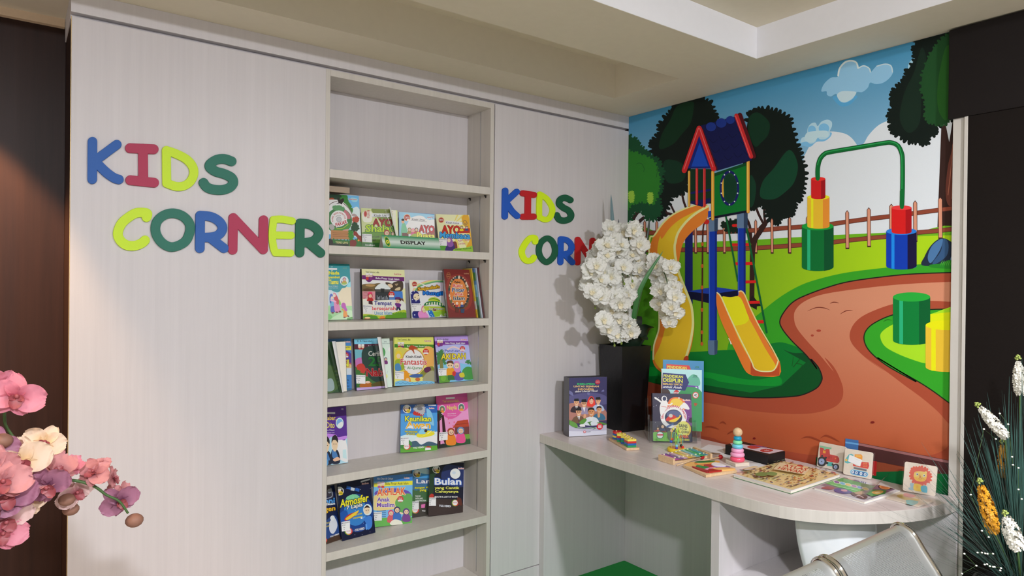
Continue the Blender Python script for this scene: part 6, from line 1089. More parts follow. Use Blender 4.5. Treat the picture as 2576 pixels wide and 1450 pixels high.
# acrylic holder with brochures
PS = Pose(2.486, 2.071, -.665, .20, .190, .222, -.01, ZD+.006)
hd = thing('brochure_holder', 'clear acrylic stepped brochure holder on the desk beside the black vase', 'brochure holder')
hd.matrix_world = PS.M
Q = Matrix.Translation((0, 0, 0))
m = MB(); m.box(-.012, .206, -.006, -.0035, -.004, .09); m.box(-.012, -.009, -.006, .05, -.004, .10); m.box(.203, .206, -.006, .05, -.004, .10); m.box(-.012, .206, -.006, .125, -.007, -.004)
m.box(-.012, .238, .048, .0505, -.004, .12); m.box(.235, .238, .0525, .122, -.007, .20); m.box(-.012, -.009, .0525, .122, -.007, .20); m.box(.206, .235, .048, .122, -.007, -.004)
m.build('acrylic_body', ACR, hd)
def d_sains(a):
    a.P([(600, 780), (1300, 780), (1300, 1500), (600, 1500)], (32, 24, 58)); a.S([(1060, 950), (1140, 900), (1200, 1000), (1200, 1200), (1100, 1180)], (110, 50, 130)); a.S([(860, 980), (900, 890), (980, 870), (1060, 900), (1090, 980), (1050, 1040), (900, 1030)], (226, 110, 40)); a.S([(890, 970), (920, 900), (990, 885), (1050, 930), (1050, 1000), (920, 1010)], (246, 190, 60))
    rnd = random.Random(8)
    for i in range(22): a.E(rnd.uniform(690, 1150), rnd.uniform(840, 1380), 3, 3, (206, 206, 236), n=6)
    a.S([(690, 1300), (830, 1290), (1000, 1340), (1000, 1430), (690, 1430)], (110, 180, 70)); a.P([(700, 1270), (850, 1280), (850, 1300), (700, 1290)], (120, 50, 46))
    a.E(940, 1110, 160, 140, (232, 226, 236), n=32); a.E(938, 1115, 106, 96, (26, 34, 70), n=28); a.S([(860, 1060), (930, 1030), (1010, 1050), (1030, 1100), (880, 1110)], (80, 90, 130)); a.S([(850, 1130), (920, 1080), (980, 1120), (940, 1150), (860, 1160)], (196, 44, 36)); a.S([(880, 1160), (1000, 1110), (1010, 1085), (1030, 1100), (960, 1170)], (232, 190, 50)); a.E(905, 1095, 24, 22, (190, 186, 176))
    a.T('SERI KEAJAIBAN LANGIT', 0, 0, 1, 1, (190, 36, 60), arc=(940, 1115, 116, 150, -98, 98), bold=.03)
    a.S([(770, 1000), (790, 930), (830, 900), (870, 940), (850, 1010), (800, 1090), (780, 1080)], (226, 228, 238)); a.E(825, 890, 34, 38, (232, 234, 242)); a.E(828, 888, 22, 26, (30, 40, 80)); a.L([(790, 930), (750, 900), (722, 880)], 20, (226, 228, 238)); a.L([(720, 890), (712, 875)], 14, (226, 228, 238)); a.L([(860, 960), (900, 960), (920, 945)], 16, (226, 228, 238)); a.L([(790, 980), (850, 990)], 5, (190, 60, 60))
    a.S([(1010, 990), (1050, 950), (1090, 945), (1130, 1000), (1120, 1020), (1050, 1005)], (226, 228, 238)); a.E(1065, 950, 16, 16, (232, 234, 242)); a.T('luxima', 1055, 895, 1140, 915, (200, 60, 60), out=(236, 230, 236), ow=4); a.E(1005, 880, 7, 10, (226, 226, 236))
    a.head(748, 1250, 15, (40, 26, 30), (190, 60, 50), bh=2.2); a.head(805, 1225, 22, (40, 26, 30), (40, 60, 110), bh=2.4); a.L([(860, 1230), (930, 1195)], 22, (50, 90, 150)); a.E(775, 1330, 44, 46, (60, 130, 110)); a.E(775, 1330, 36, 38, (226, 226, 232)); a.R(738, 1318, 812, 1336, (196, 50, 70)); a.S([(860, 1300), (900, 1280), (960, 1330), (940, 1400), (880, 1390)], (70, 100, 60)); a.E(915, 1275, 18, 20, (230, 180, 140)); a.S([(1130, 1130), (1160, 1120), (1165, 1180), (1130, 1170)], (40, 30, 40))
    a.E(1058, 1260, 92, 98, (246, 196, 60), n=28); a.E(1052, 1250, 78, 84, (246, 226, 110), n=28)
    a.T('SAINS', 1000, 1192, 1108, 1235, (26, 24, 30), dy=10, bold=.05); a.T('DALAM', 1018, 1242, 1098, 1260, (26, 24, 30), dy=8, bold=.03); a.T('AL-QURAN', 992, 1270, 1128, 1310, (26, 24, 30), dy=10, bold=.04); a.T('SEMALA', 985, 1326, 1120, 1362, (226, 80, 40), out=(90, 20, 20), ow=6, dy=6, bold=.05); a.T('YOLI HEMDI', 1010, 1372, 1130, 1396, (206, 206, 60), dy=6, bold=.03)
book('book_box', 'dark space-themed boxed set with astronaut, front of the acrylic holder', (2.489, 2.074, -.665, .20, .183, .222, -.01), ZD+.004, .030, (32, 24, 58), d_sains, KV, (26, 20, 44), pages=(40, 34, 50))
def d_pend(bgc, box, first):
    def f(a):
        dx, dy = (0, 0) if not first else (45, -108)
        P_ = lambda q: [(x+dx, y+dy) for x, y in q]
        a.P([(400, 200), (1700, 200), (1700, 2000), (400, 2000)], bgc)
        if not first:
            a.S([(750, 560), (800, 560), (800, 1000), (750, 1000)], (196, 150, 130)); a.S([(1110, 650), (1180, 590), (1250, 640), (1260, 720), (1200, 740), (1120, 730)], (96, 176, 150)); a.P([(1090, 720), (1240, 735), (1250, 830), (1080, 815)], (104, 70, 160)); a.P([(1205, 740), (1228, 742), (1226, 785), (1203, 783)], (200, 220, 240)); a.L([(1060, 760), (1300, 785)], 5, (190, 200, 226), smooth=False)
            a.S([(760, 780), (860, 770), (900, 820), (880, 900), (760, 900)], (70, 50, 46)); a.E(975, 815, 34, 34, (206, 50, 50)); a.T('STOP', 945, 806, 1008, 828, (240, 236, 236), bold=.04); a.S([(1000, 820), (1300, 830), (1300, 1500), (1000, 1500)], (60, 150, 90)); a.E(1207, 845, 38, 40, (206, 60, 60)); a.E(1207, 845, 30, 32, (236, 236, 236)); a.T('40', 1188, 828, 1226, 862, (60, 60, 60)); a.S([(1190, 940), (1230, 950), (1200, 980)], (170, 80, 50))
        a.P(P_([(808, 572), (1085, 592), (1128, 690), (1080, 790), (802, 768)]), box)
        a.T('PENDIDIKAN', 818+dx, 592+dy, 1054+dx, 626+dy, (236, 222, 70), dy=14, bold=.05); a.T('DISIPLIN', 814+dx, 634+dy, 1050+dx, 682+dy, (236, 222, 70), dy=14, bold=.06); a.T('BERLALU LINTAS', 812+dx, 694+dy, 1048+dx, 718+dy, (226, 190, 90), dy=10, bold=.03); a.T('untuk Anak', 808+dx, 726+dy, 1040+dx, 758+dy, (240, 240, 240), dy=8, bold=.02, sk=8)
        a.T('LPM', 1178+dx*.5, 598+dy, 1225+dx*.5, 620+dy, (30, 120, 90), dy=3, bold=.05); a.L([(1170+dx*.5, 628+dy), (1240+dx*.5, 633+dy)], 3, (50, 90, 110), smooth=False)
    return f
book('book', 'traffic lesson book with navy title flag in the acrylic holder', (2.560, 2.082, -.75, .13, .190, .290, -.01), ZD+.045, .010, (176, 220, 222), d_pend((176, 220, 222), (40, 46, 110), False), KV, group='traffic lesson books')
book('book', 'blue traffic lesson book with red title flag, rearmost in acrylic holder', (2.583, 2.092, -.78, .13, .192, .290, -.01), ZD+.086, .010, (50, 130, 180), d_pend((50, 130, 180), (206, 50, 44), True), KV, group='traffic lesson books')

# geometric sorting toy
v0 = Vector((2.278, 2.283, 0)); v1 = Vector((2.196, 2.088, 0)); dr = (v1-v0).normalized(); ang = math.atan2(dr.y, dr.x)
t = thing('sorting_toy', 'wooden shape-sorting toy with four stacks of coloured tiles near the encyclopedia', 'toy', (v0.x, v0.y, ZD+.0005), ang)
Lb = (v1-v0).length
m = MB(); m.rbox(0, Lb, -.002, .062, 0, .010, .004); m.build('base_board', WOOD, t, bevel=.001)
cs_ = [('red', (196, 44, 44)), ('blue', (40, 96, 170)), ('yellow', (232, 214, 90)), ('green', (40, 150, 90))]
seqs = [[1, 2, 1, 0], [3, 1, 0, 2], [1, 3, 1, 2], [3, 1, 0, 2]]
for i in range(4):
    cx = .028+i*.0505; n_ = (20, 6, 5, 4)[i]; sz = (.021, .024, .023, .0235)[i]
    for j, ci in enumerate(seqs[i]):
        m = MB(); pts = [(cx+sz*math.cos(2*math.pi*k/n_+math.pi/4)*(1.25 if n_ == 4 else 1), .030+sz*math.sin(2*math.pi*k/n_+math.pi/4)*(1.25 if n_ == 4 else 1)) for k in range(n_)]
        m.prism(pts, .010+j*.0092, .0186+j*.0092); m.build('shape_tile', ap(*cs_[ci]), t, bevel=.0008)
    for k in range(i+1):
        m = MB(); px_ = cx+(k-(i)/2)*.012; m.tube([(px_, .030+(.008 if k % 2 else -.004), .045), (px_, .030+(.008 if k % 2 else -.004), .0505)], .0035, 8); m.build('peg', WOOD, t)
# bead maze
t = thing('bead_maze', 'small bead maze with coloured wires on a round yellow base', 'toy', (2.372, 1.955, ZD+.0005), .3)
m = MB(); m.lathe([(.038, 0), (.040, .003), (.040, .013), (.037, .016), (.001, .016)], n=32); m.build('round_base', ap('toy_yellow', (236, 200, 40)), t)
m = MB(); m.lathe([(.030, .0162), (.030, .0168), (.026, .0170), (.001, .0170)], n=28); m.build('base_label', ap('toy_orange_print', (206, 140, 70)), t)
for pts, c in (([(-.028, -.012, .016), (-.026, -.012, .06), (-.012, -.01, .102), (.004, -.005, .09), (.008, 0, .055), (.02, .004, .048), (.026, .006, .07), (.016, .010, .092), (.002, .008, .07), (-.004, .004, .04), (.0, .002, .016)], (150, 206, 60)),
               ([(.028, -.010, .016), (.028, -.008, .06), (.020, .0, .1), (-.002, .008, .11), (-.02, .014, .088), (-.024, .016, .05), (-.022, .016, .016)], (240, 190, 50)),
               ([(.006, -.026, .016), (.004, -.026, .06), (-.004, -.02, .082), (-.010, -.012, .06), (-.006, -.008, .035), (.010, -.004, .04), (.014, .004, .064), (.008, .018, .08), (.004, .024, .05), (.004, .026, .016)], (120, 200, 170))):
    m = MB(); m.tube(catmull(pts, 6, False), .0013, 6); m.build('bent_wire', ap('wire_%d' % c[0], c), t)
for i, (p, c) in enumerate((((-.028, -.012, .021), (90, 60, 170)), ((-.028, -.012, .031), (120, 206, 220)), ((.006, -.026, .021), (206, 44, 44)), ((.028, -.010, .022), (40, 40, 40)), ((-.024, .016, .045), (50, 90, 190)), ((-.012, .012, .100), (206, 206, 110)), ((.014, .004, .066), (120, 190, 226)), ((.008, 0, .06), (150, 206, 60)), ((.004, .024, .05), (206, 60, 50)))):
    m = MB(); m.ball(p, .0062, 12); m.build('bead', ap('bead_%d' % i, c), t)
# xylophone
A0, A1, A3 = Vector((2.187, 1.893, 0)), Vector((2.181, 1.809, 0)), Vector((2.427, 1.905, 0))
A2 = Vector((2.385, 1.779, 0))
t = thing('xylophone', 'toy xylophone with eight coloured metal bars on a wooden frame', 'toy', (0, 0, 0))
def lerp(a, b, k): return a+(b-a)*k
def bar(pa, pb, wd, z0, z1, mat, nm, par):
    d = (pb-pa).normalized(); n = Vector((-d.y, d.x, 0)); m = MB(); q = [pa+n*wd/2, pb+n*wd/2, pb-n*wd/2, pa-n*wd/2]
    m.prism([(p.x, p.y) for p in q][::-1], z0, z1); return m.build(nm, mat, par, bevel=.0008)
bar(A0, A1, .012, ZD+.0005, ZD+.026, WOOD, 'end_block', t); bar(A3, A2, .010, ZD+.0005, ZD+.024, WOOD, 'end_block', t)
bar(lerp(A0, A1, .2), lerp(A3, A2, .25), .012, ZD+.0005, ZD+.020, WOOD, 'frame_rail', t); bar(lerp(A0, A1, .8), lerp(A3, A2, .78), .012, ZD+.0005, ZD+.020, WOOD, 'frame_rail', t)
xc = [(176, 60, 170), (110, 60, 150), (206, 170, 200), (226, 190, 50), (214, 180, 130), (110, 180, 190), (50, 170, 90), (70, 160, 180)]
for i, c in enumerate(xc):
    k = .07+i*.112; pa = lerp(A0, A3, k); pb = lerp(A1, A2, k); d = (pb-pa)
    br = bar(pa-d*.05*(1-i*.12), pb+d*.05*(1-i*.12), .021, ZD+.0205, ZD+.0232, plain('xylo_%d' % i, c, .25, metal=.35, k=1.15), 'tone_bar', t)
    for q in (.14, .86):
        p = lerp(pa, pb, q); m = MB(); m.tube([(p.x, p.y, ZD+.0232), (p.x, p.y, ZD+.0262)], .0018, 8); m.lathe([(.0045, 0), (.0040, .0016), (.0001, .0024)], (p.x, p.y, ZD+.0262), 10); m.build('pin', ap('cream_pin', (240, 232, 190)), br)
for pa, pb, lab in (((2.176, 1.790), (2.350, 1.800), 'red-tipped xylophone mallet lying against the xylophone'), ((2.232, 1.778), (2.418, 1.757), 'red-tipped xylophone mallet nearer the stacking rings')):
    t = thing('mallet', lab, 'mallet', (0, 0, 0), 0, 'xylophone mallets')
    h0 = ZD+.0135; m = MB(); m.tube([(pa[0], pa[1], ZD+.0042), (pb[0], pb[1], h0-.003)], .0027, 10); m.build('stick', WOOD, t)
    m = MB(); m.ball((pb[0], pb[1], ZD+.0105), .0100, 18); m.build('round_tip', ap('mallet_red', (176, 20, 30), .2), t)
# fruit puzzle
FP = [Vector((x, y, 0)) for x, y in ((2.180, 1.762), (2.312, 1.735), (2.294, 1.590), (2.137, 1.618))]
t = thing('fruit_puzzle', 'wooden tray puzzle with fruit and vegetable pieces at the desk edge', 'puzzle', (0, 0, 0))
m = MB(); m.prism([(p.x, p.y) for p in FP][::-1], ZD+.0005, ZD+.0115); m.build('tray', WOOD, t, bevel=.001)
def pieces(nm, par, z, pts, col):
    q = [onZ(z, p) for p in crop(KJ, catmull(pts, 4))]; m = MB(); m.prism([(p.x, p.y) for p in q], ZD+.0116, z+.0005); m.build(nm, ap('pc_%d_%d' % (col[0], col[2]), col), par, bevel=.0006)
for i, (pts, c) in enumerate((([(880, 1060), (1000, 1010), (1130, 990), (1640, 960), (1750, 1000), (1600, 1020), (1150, 1110), (1000, 1090)], (226, 170, 90)), ([(1130, 1000), (1240, 975), (1600, 962), (1612, 985), (1450, 1008), (1220, 1018)], (40, 110, 40)), ([(1130, 1018), (1180, 1022), (1240, 1055), (1420, 1048), (1640, 1020), (1590, 1050), (1300, 1080), (1170, 1050)], (222, 120, 50)),
    ([(1360, 1060), (1480, 1048), (1600, 1080), (1600, 1115), (1500, 1125), (1400, 1100)], (176, 40, 50)), ([(1170, 1090), (1220, 1070), (1400, 1100), (1480, 1120), (1370, 1145), (1230, 1120)], (50, 130, 60)), ([(1600, 1095), (1750, 1090), (1980, 1110), (1960, 1130), (1650, 1125)], (110, 60, 150)), ([(1390, 1160), (1480, 1135), (1640, 1120), (1600, 1150), (1500, 1180), (1420, 1180)], (226, 150, 190)),
    ([(1070, 1098), (1200, 1120), (1330, 1150), (1400, 1180), (1460, 1190), (1470, 1225), (1420, 1232), (1240, 1170)], (160, 34, 40)), ([(1470, 1170), (1550, 1160), (1800, 1190), (1640, 1215), (1480, 1230)], (166, 34, 30)), ([(1560, 1150), (1700, 1130), (2000, 1130), (2130, 1160), (1900, 1180), (1720, 1180)], (232, 180, 110)), ([(1540, 1040), (1660, 1005), (1900, 1085), (1700, 1092), (1600, 1075)], (230, 226, 232)))):
    pieces('fruit_piece', t, ZD+.0122+i*.0006, pts, c)
# stacking rings
t = thing('stacking_rings', 'pastel wooden ring stacker with ball top on square base', 'toy', (2.407, 1.667, ZD+.0005), math.radians(-18))
m = MB(); m.rbox(-.034, .034, -.034, .034, 0, .0135, .003); m.build('square_base', PLY, t, bevel=.001)
zz = .0137
for r, h, c in ((.0295, .0185, (232, 84, 116)), (.0285, .0180, (240, 160, 196)), (.0250, .0165, (240, 216, 70)), (.0222, .0165, (110, 196, 220)), (.0188, .0158, (130, 216, 160)), (.0165, .0165, (20, 150, 190))):
    m = MB(); k_ = h/2; m.lathe([(.004, 0)]+[(r-k_*.75+k_*.75*math.sin(math.pi*i/8), k_-k_*math.cos(math.pi*i/8)) for i in range(9)]+[(.004, h)], (0, 0, zz), 28); m.build('ring', ap('ring_%d' % c[0], c, .25), t); zz += h+.0002
m = MB(); m.ball((0, 0, zz+.0165), .0188, 24); m.build('ball_top', WOOD, t)
# black lidded card box
t = thing('flashcard_box', 'long black box with white and red printed lid near the mural', 'box', (0, 0, 0))
bb_ = [(2.505, 1.795), (2.497, 1.590), (2.622, 1.588), (2.570, 1.800)]; bb_ = [(2.512, 1.802), (2.500, 1.588), (2.620, 1.583), (2.628, 1.797)]
m = MB(); m.prism([(p[0], p[1]) for p in bb_], ZD+.002, ZD+.042); m.build('box_body', plain('black_card', (16, 16, 18), .5), t, bevel=.001)
m = MB(); q = [(p[0]+(2.565-p[0])*-.03, p[1]+(1.69-p[1])*-.03) for p in bb_]; m.prism(q, ZD+.0005, ZD+.0025); m.build('lid_edge', plain('black_card', (16, 16, 18), .5), t)
a = Art(KN and (1700, 900, 3.39), 1.2); a.P([(455, 722), (925, 795), (800, 822), (480, 752)], (214, 212, 228)); a.P([(480, 722), (560, 732), (545, 750), (490, 744)], (40, 60, 120)); a.S([(610, 760), (680, 745), (740, 755), (700, 775), (640, 778)], (190, 50, 60)); a.S([(720, 790), (770, 778), (830, 790), (800, 806), (740, 806)], (180, 50, 60)); a.P([(640, 745), (780, 765), (776, 772), (636, 752)], (110, 90, 150)); a.T('abc', 755, 786, 800, 800, (226, 190, 196))
m = MB(); a.lay_on(m, lambda px, py: (lambda q: (q.x, q.y))(on(2, ZD+.0422, px, py)), lambda s, v, d: Vector((s, v, ZD+.0421+d)), (2.50, 2.628, 1.58, 1.803)); m.build('printed_lid', GLOSS, t, flip=False)
# papers under the box
for i, (q, lab) in enumerate((([(2.440, 1.905), (2.478, 1.75), (2.640, 1.815), (2.60, 1.955)], 'white paper sheet on the desk behind the xylophone'), ([(2.450, 1.845), (2.475, 1.805), (2.503, 1.818), (2.485, 1.850)], 'small brown photo card beside the black box'))):
    m = MB(); m.prism(q, ZD+.0002+i*.0006, ZD+.0008+i*.0006); tag(m.build('paper_sheet', plain('paper_w' if i == 0 else 'photo_brown', (226, 224, 228) if i == 0 else (150, 120, 100), .6)), lab, 'paper')
for i, q in enumerate(([(2.405, 1.600), (2.47, 1.575), (2.50, 1.62), (2.44, 1.66)],)):
    m = MB(); m.prism(q, ZD+.0002, ZD+.0007); tag(m.build('paper_sheet', plain('paper_w', (226, 224, 228), .6)), 'white printed leaflet between stacking rings and large animal book', 'paper')
# animal atlas lying flat
def flatbook(name, label, quad, t_, draw, K, cover_t=.0015, cat='book', white=(232, 232, 232), edge=(60, 120, 60), warp=None, k=1.2):
    r = thing(name, label, cat, (0, 0, 0)); z = ZD+.0006
    q = [Vector((x, y, 0)) for x, y in quad]; c = sum(q, Vector())/4; q2 = [p+(c-p)*.012 for p in q]
    m = MB(); m.prism([(p.x, p.y) for p in q2], z+cover_t, z+t_-cover_t); m.build('pages', plain('paper_pages_232', (232, 226, 214), .8, k=1.1, bump=.3, bscale=500), r)
    m = MB(); m.color(edge); m.prism([(p.x, p.y) for p in q], z, z+cover_t)
    m.color(white); m.prism([(p.x, p.y) for p in q], z+t_-cover_t, z+t_)
    a = Art(K, k); draw(a); x0, x1 = min(p.x for p in q), max(p.x for p in q); y0, y1 = min(p.y for p in q), max(p.y for p in q)
    wf = warp or (lambda s, v: 0)
    a.lay_on(m, lambda px, py: (lambda g: (g.x, g.y))(on(2, z+t_, px, py)), lambda s, v, d: Vector((s, v, z+t_+d+wf(s, v))), (x0, x1, y0, y1), [x0+(x1-x0)*i/10 for i in range(1, 10)] if warp else [], [y0+(y1-y0)*i/10 for i in range(1, 10)] if warp else [])
    m.build('cover', GLOSS, r, flip=False); return r
def d_atlas(a):
    a.P([(735, 462), (1130, 365), (1583, 470), (1205, 592)], (226, 206, 150))
    rnd = random.Random(12); cols = [(150, 90, 50), (196, 110, 50), (90, 60, 40), (110, 130, 90), (120, 120, 140), (170, 60, 50), (206, 150, 70), (70, 80, 60), (90, 100, 130)]
    for i in range(330):
        u, v = rnd.uniform(.02, .97), rnd.uniform(.03, .97)
        x = 735+(1130-735)*u+(1205-735)*v+(1583-735-395-470)*u*v; y = 462+(365-462)*u+(592-462)*v+(470-462+97-130)*u*v
        if 1050 < x < 1330 and 400 < y < 492: continue
        r = rnd.uniform(5, 13); an = rnd.uniform(-.5, .5); c = rnd.choice(cols); dx, dy = math.cos(an)*r, math.sin(an)*r*.4
        a.S([(x-dx, y-dy), (x-dx*.3, y-dy-r*.25), (x+dx*.6, y+dy-r*.3), (x+dx*1.2, y+dy), (x+dx*.5, y+dy+r*.18), (x-dx*.6, y-dy+r*.22)], c, 2)
    for p, c in (([(920, 490), (960, 478), (1010, 486), (1000, 508), (940, 506)], (90, 140, 80)), ([(1010, 480), (1050, 474), (1090, 488), (1070, 505), (1020, 500)], (100, 150, 90)), ([(785, 455), (860, 462), (900, 470), (830, 472)], (50, 90, 60)), ([(1240, 425), (1275, 420), (1290, 436), (1260, 440)], (200, 70, 60)), ([(780, 445), (900, 430), (940, 440), (820, 455)], (226, 206, 160))): a.S(p, c)
    a.P([(1058, 455), (1115, 400), (1340, 452), (1300, 496)], (232, 214, 176))
    a.T('ATLAS', 1128, 414, 1310, 433, (186, 60, 36), dy=36, bold=.02, sk=20); a.T('HEWAN', 1090, 434, 1275, 453, (186, 60, 36), dy=36, bold=.02, sk=20); a.T('Disusun oleh tim', 1190, 404, 1290, 411, (150, 80, 50), dy=20, sk=8)
AT = [(2.226, 1.560), (2.572, 1.562), (2.570, 1.322), (2.218, 1.316)]
flatbook('book', 'large cream animal atlas lying flat, covered in tiny animals', AT[::-1], .012, d_atlas, KE)
def d_mag(a):
    a.P([(60, 1000), (720, 810), (1640, 1010), (1010, 1245)], (120, 100, 120)); a.P([(60, 1000), (190, 965), (720, 1120), (1130, 1180), (1010, 1245)], (176, 170, 180)); a.S([(620, 840), (760, 815), (900, 850), (880, 890), (700, 880)], (90, 60, 60)); a.E(770, 862, 70, 24, (214, 170, 150), 12); a.S([(900, 870), (1080, 880), (1250, 900), (1200, 960), (980, 960)], (206, 214, 236)); a.T('FIT', 930, 905, 1040, 945, (30, 60, 110), dy=20, sk=10, bold=.04)
    a.P([(285, 935), (600, 850), (1200, 1000), (870, 1120)], (50, 150, 60)); a.P([(285, 935), (400, 905), (960, 1050), (870, 1120)], (80, 180, 90))
    for i, c in enumerate(((120, 70, 150), (100, 180, 220), (226, 190, 90), (170, 110, 170), (90, 150, 220), (226, 206, 100))): a.E(520+i*100, 925+i*24, 62, 26, (236, 236, 240), 14); a.E(520+i*100, 925+i*24, 50, 20, c, 14)
    for i in range(3): a.L([(430+i*40, 975+i*10), (800+i*40, 1060+i*10)], 8, (180, 226, 180), smooth=False)
    a.S([(250, 1030), (360, 1000), (480, 1030), (420, 1060), (300, 1050)], (150, 80, 90)); a.S([(470, 1060), (560, 1030), (700, 1060), (780, 1110), (640, 1130), (500, 1100)], (60, 70, 140)); a.S([(590, 1060), (680, 1060), (700, 1090), (620, 1090)], (200, 150, 170)); a.S([(760, 1130), (900, 1110), (1050, 1180), (1000, 1225), (860, 1190)], (70, 40, 50)); a.S([(820, 1110), (960, 1090), (1000, 1130), (900, 1150)], (170, 150, 130)); a.L([(830, 1190), (900, 1160), (980, 1200)], 10, (210, 196, 200))
    a.P([(1250, 960), (1340, 955), (1630, 1015), (1420, 1060), (1240, 1020)], (70, 40, 40)); a.E(1350, 1020, 95, 38, (214, 150, 90), 8); a.E(1350, 1020, 70, 26, (190, 110, 60), 8); a.P([(1130, 1060), (1380, 1070), (1360, 1130), (1130, 1180), (1010, 1130)], (60, 140, 70)); a.S([(1130, 1100), (1260, 1075), (1330, 1100), (1240, 1145), (1150, 1130)], (214, 170, 90)); a.S([(1180, 1110), (1250, 1095), (1270, 1115), (1210, 1130)], (236, 206, 150))
MG = [(2.338, 1.298), (2.556, 1.300), (2.560, 1.098), (2.322, 1.110)]
mg = flatbook('magazine', 'glossy magazine with green title band lying on desk, cover corner lifting', MG[::-1], .008, d_mag, KN, cover_t=.0008, edge=(226, 226, 230), cat='magazine', white=(226, 226, 230))
m = MB()
def flap(u, v):   # cover corner curling up from the page
    b_ = Vector((2.372, 1.150, ZD+.0098)).lerp(Vector((2.530, 1.222, ZD+.0098)), v); L_ = .035+.085*v; th = u*1.15; r_ = L_/1.15
    return b_+Vector((.25, -.97, 0))*r_*math.sin(th)+Vector((0, 0, r_*(1-math.cos(th))))
m.grid(flap, 14, 8); m.build('lifting_cover', FLAPM, mg)
# wooden animal / vehicle jigsaws, standing
def jig(label, pose, draw, K=KN, film=True):
    P = Pose(*pose, ZD+.0004); w, h = P.w, P.h
    r = thing('puzzle', label, 'puzzle', (0, 0, 0), 0, 'square wooden puzzles'); r.matrix_world = P.M
    m = MB(); M_ = Matrix(((1, 0, 0, 0), (0, 0, 1, 0), (0, 1, 0, 0), (0, 0, 0, 1))); m.rbox(0, w, 0, h, 0, .005, .007, M_); m.build('board', PLY, r, bevel=.0006)
    a = Art(K, 1.15); draw(a); m = MB(); a.lay_on(m, P.T, lambda s, v, d: Vector((s, -d, v)), (.003, w-.003, .003, h-.003), eps=4e-5); m.build('picture_pieces', GLOSS, r, flip=False)
    if film:
        m = MB(); m.grid(lambda u, v: Vector((-.004+u*(w+.008), .0062 if abs(u-.5) > .48 else -.0022-.0006*math.sin(u*9+v*7), -.0005+v*(h+.001))), 24, 8); m.build('plastic_wrap', FILM, r)
    return r
def d_tractor(a):
    a.P([(225, 470), (225, 330), (232, 320), (392, 350), (400, 440), (530, 470), (560, 510), (565, 560), (540, 595), (350, 560), (230, 500)], (196, 60, 54)); a.P([(218, 285), (430, 325), (420, 352), (330, 345), (320, 365), (295, 360), (290, 335), (220, 318)], (130, 190, 150)); a.P([(280, 370), (325, 378), (325, 425), (278, 418)], (232, 160, 50)); a.P([(350, 570), (450, 580), (450, 650), (350, 640)], (70, 180, 170))
    for x in (375, 395, 420): a.L([(x, 470), (x, 515)], 6, (120, 30, 34), smooth=False)
    a.E(497, 512, 14, 14, (232, 120, 60)); a.E(258, 566, 84, 88, (34, 34, 38)); a.E(256, 565, 50, 54, (150, 170, 206)); a.E(258, 565, 9, 10, (34, 34, 38)); a.E(345, 590, 28, 20, (34, 34, 38)); a.E(502, 660, 60, 58, (34, 34, 38)); a.E(500, 660, 32, 34, (150, 170, 206)); a.E(500, 660, 7, 8, (34, 34, 38)); a.E(448, 615, 18, 18, (34, 34, 38)); a.E(330, 500, 22, 16, (34, 34, 38)); a.E(265, 465, 16, 14, (34, 34, 38))
def d_exc(a):
    a.P([(650, 545), (730, 440), (770, 430), (810, 450), (780, 560), (760, 590), (700, 600), (655, 580)], (90, 176, 180)); a.E(683, 540, 22, 24, (226, 180, 80)); a.P([(800, 600), (860, 640), (930, 650), (945, 570), (1070, 580), (1082, 640), (1060, 695), (800, 640)], (206, 60, 50)); a.P([(830, 440), (940, 440), (965, 470), (960, 560), (830, 520)], (236, 150, 40)); a.P([(850, 455), (930, 460), (945, 490), (850, 480)], (240, 180, 80))
    for y in (595, 625, 652): a.L([(978, y), (1005, y+3)], 6, (240, 170, 70), smooth=False); a.L([(1018, y), (1045, y+3)], 6, (240, 170, 70), smooth=False)
    a.P([(815, 655), (1040, 700), (1035, 735), (810, 690)], (96, 100, 106)); a.P([(815, 655), (1040, 700), (1040, 708), (815, 664)], (140, 144, 150)); a.L([(795, 745), (1020, 790)], 90, (120, 196, 226), smooth=False); a.L([(797, 748), (1018, 790)], 66, (30, 90, 150), smooth=False)
    for i, x in enumerate((797, 860, 940, 1012)): a.E(x, 745+i*15, 24, 26, (226, 232, 240)); a.E(x, 745+i*15, 10, 11, (60, 110, 170))
    a.P([(740, 445), (965, 540), (920, 652), (715, 560)], (232, 232, 236)); a.L([(830, 515), (930, 555)], 3, (190, 190, 196), smooth=False)
def d_lion(a):
    a.leafy([(1830, 700), (1900, 665), (1980, 660), (2060, 690), (2120, 750), (2150, 830), (2130, 910), (2040, 960), (1940, 960), (1850, 910), (1800, 830), (1800, 750)], (214, 86, 60), 14, 34, 1.0, 2); a.E(2065, 755, 22, 22, (226, 200, 110)); a.S([(1890, 740), (1980, 735), (2070, 760), (2080, 830), (2050, 900), (1970, 915), (1890, 890), (1855, 830), (1862, 770)], (226, 196, 100)); a.S([(1865, 830), (1960, 850), (2070, 840), (2050, 900), (1970, 915), (1890, 890)], (232, 180, 60))
    for x, y in ((1915, 785), (2035, 810)): a.E(x, y, 20, 22, (236, 236, 236)); a.E(x, y, 12, 14, (30, 30, 34)); a.E(x-4, y-4, 4, 4, (240, 240, 240))
    a.P([(1965, 785), (1985, 850), (1945, 850)], (222, 120, 50)); a.L([(1940, 860), (1965, 870), (2000, 858)], 5, (160, 90, 40))
    a.S([(1790, 950), (1830, 935), (1860, 960), (1885, 1010), (1860, 1060), (1770, 1050), (1770, 1020), (1800, 1010)], (150, 180, 190)); a.S([(1860, 960), (1920, 950), (1990, 980), (1995, 1080), (1860, 1060)], (236, 196, 60)); a.E(1915, 1005, 26, 26, (230, 180, 50)); a.S([(1990, 990), (2060, 985), (2090, 1020), (2085, 1100), (2050, 1105), (1990, 1080), (1975, 1020)], (90, 176, 196))
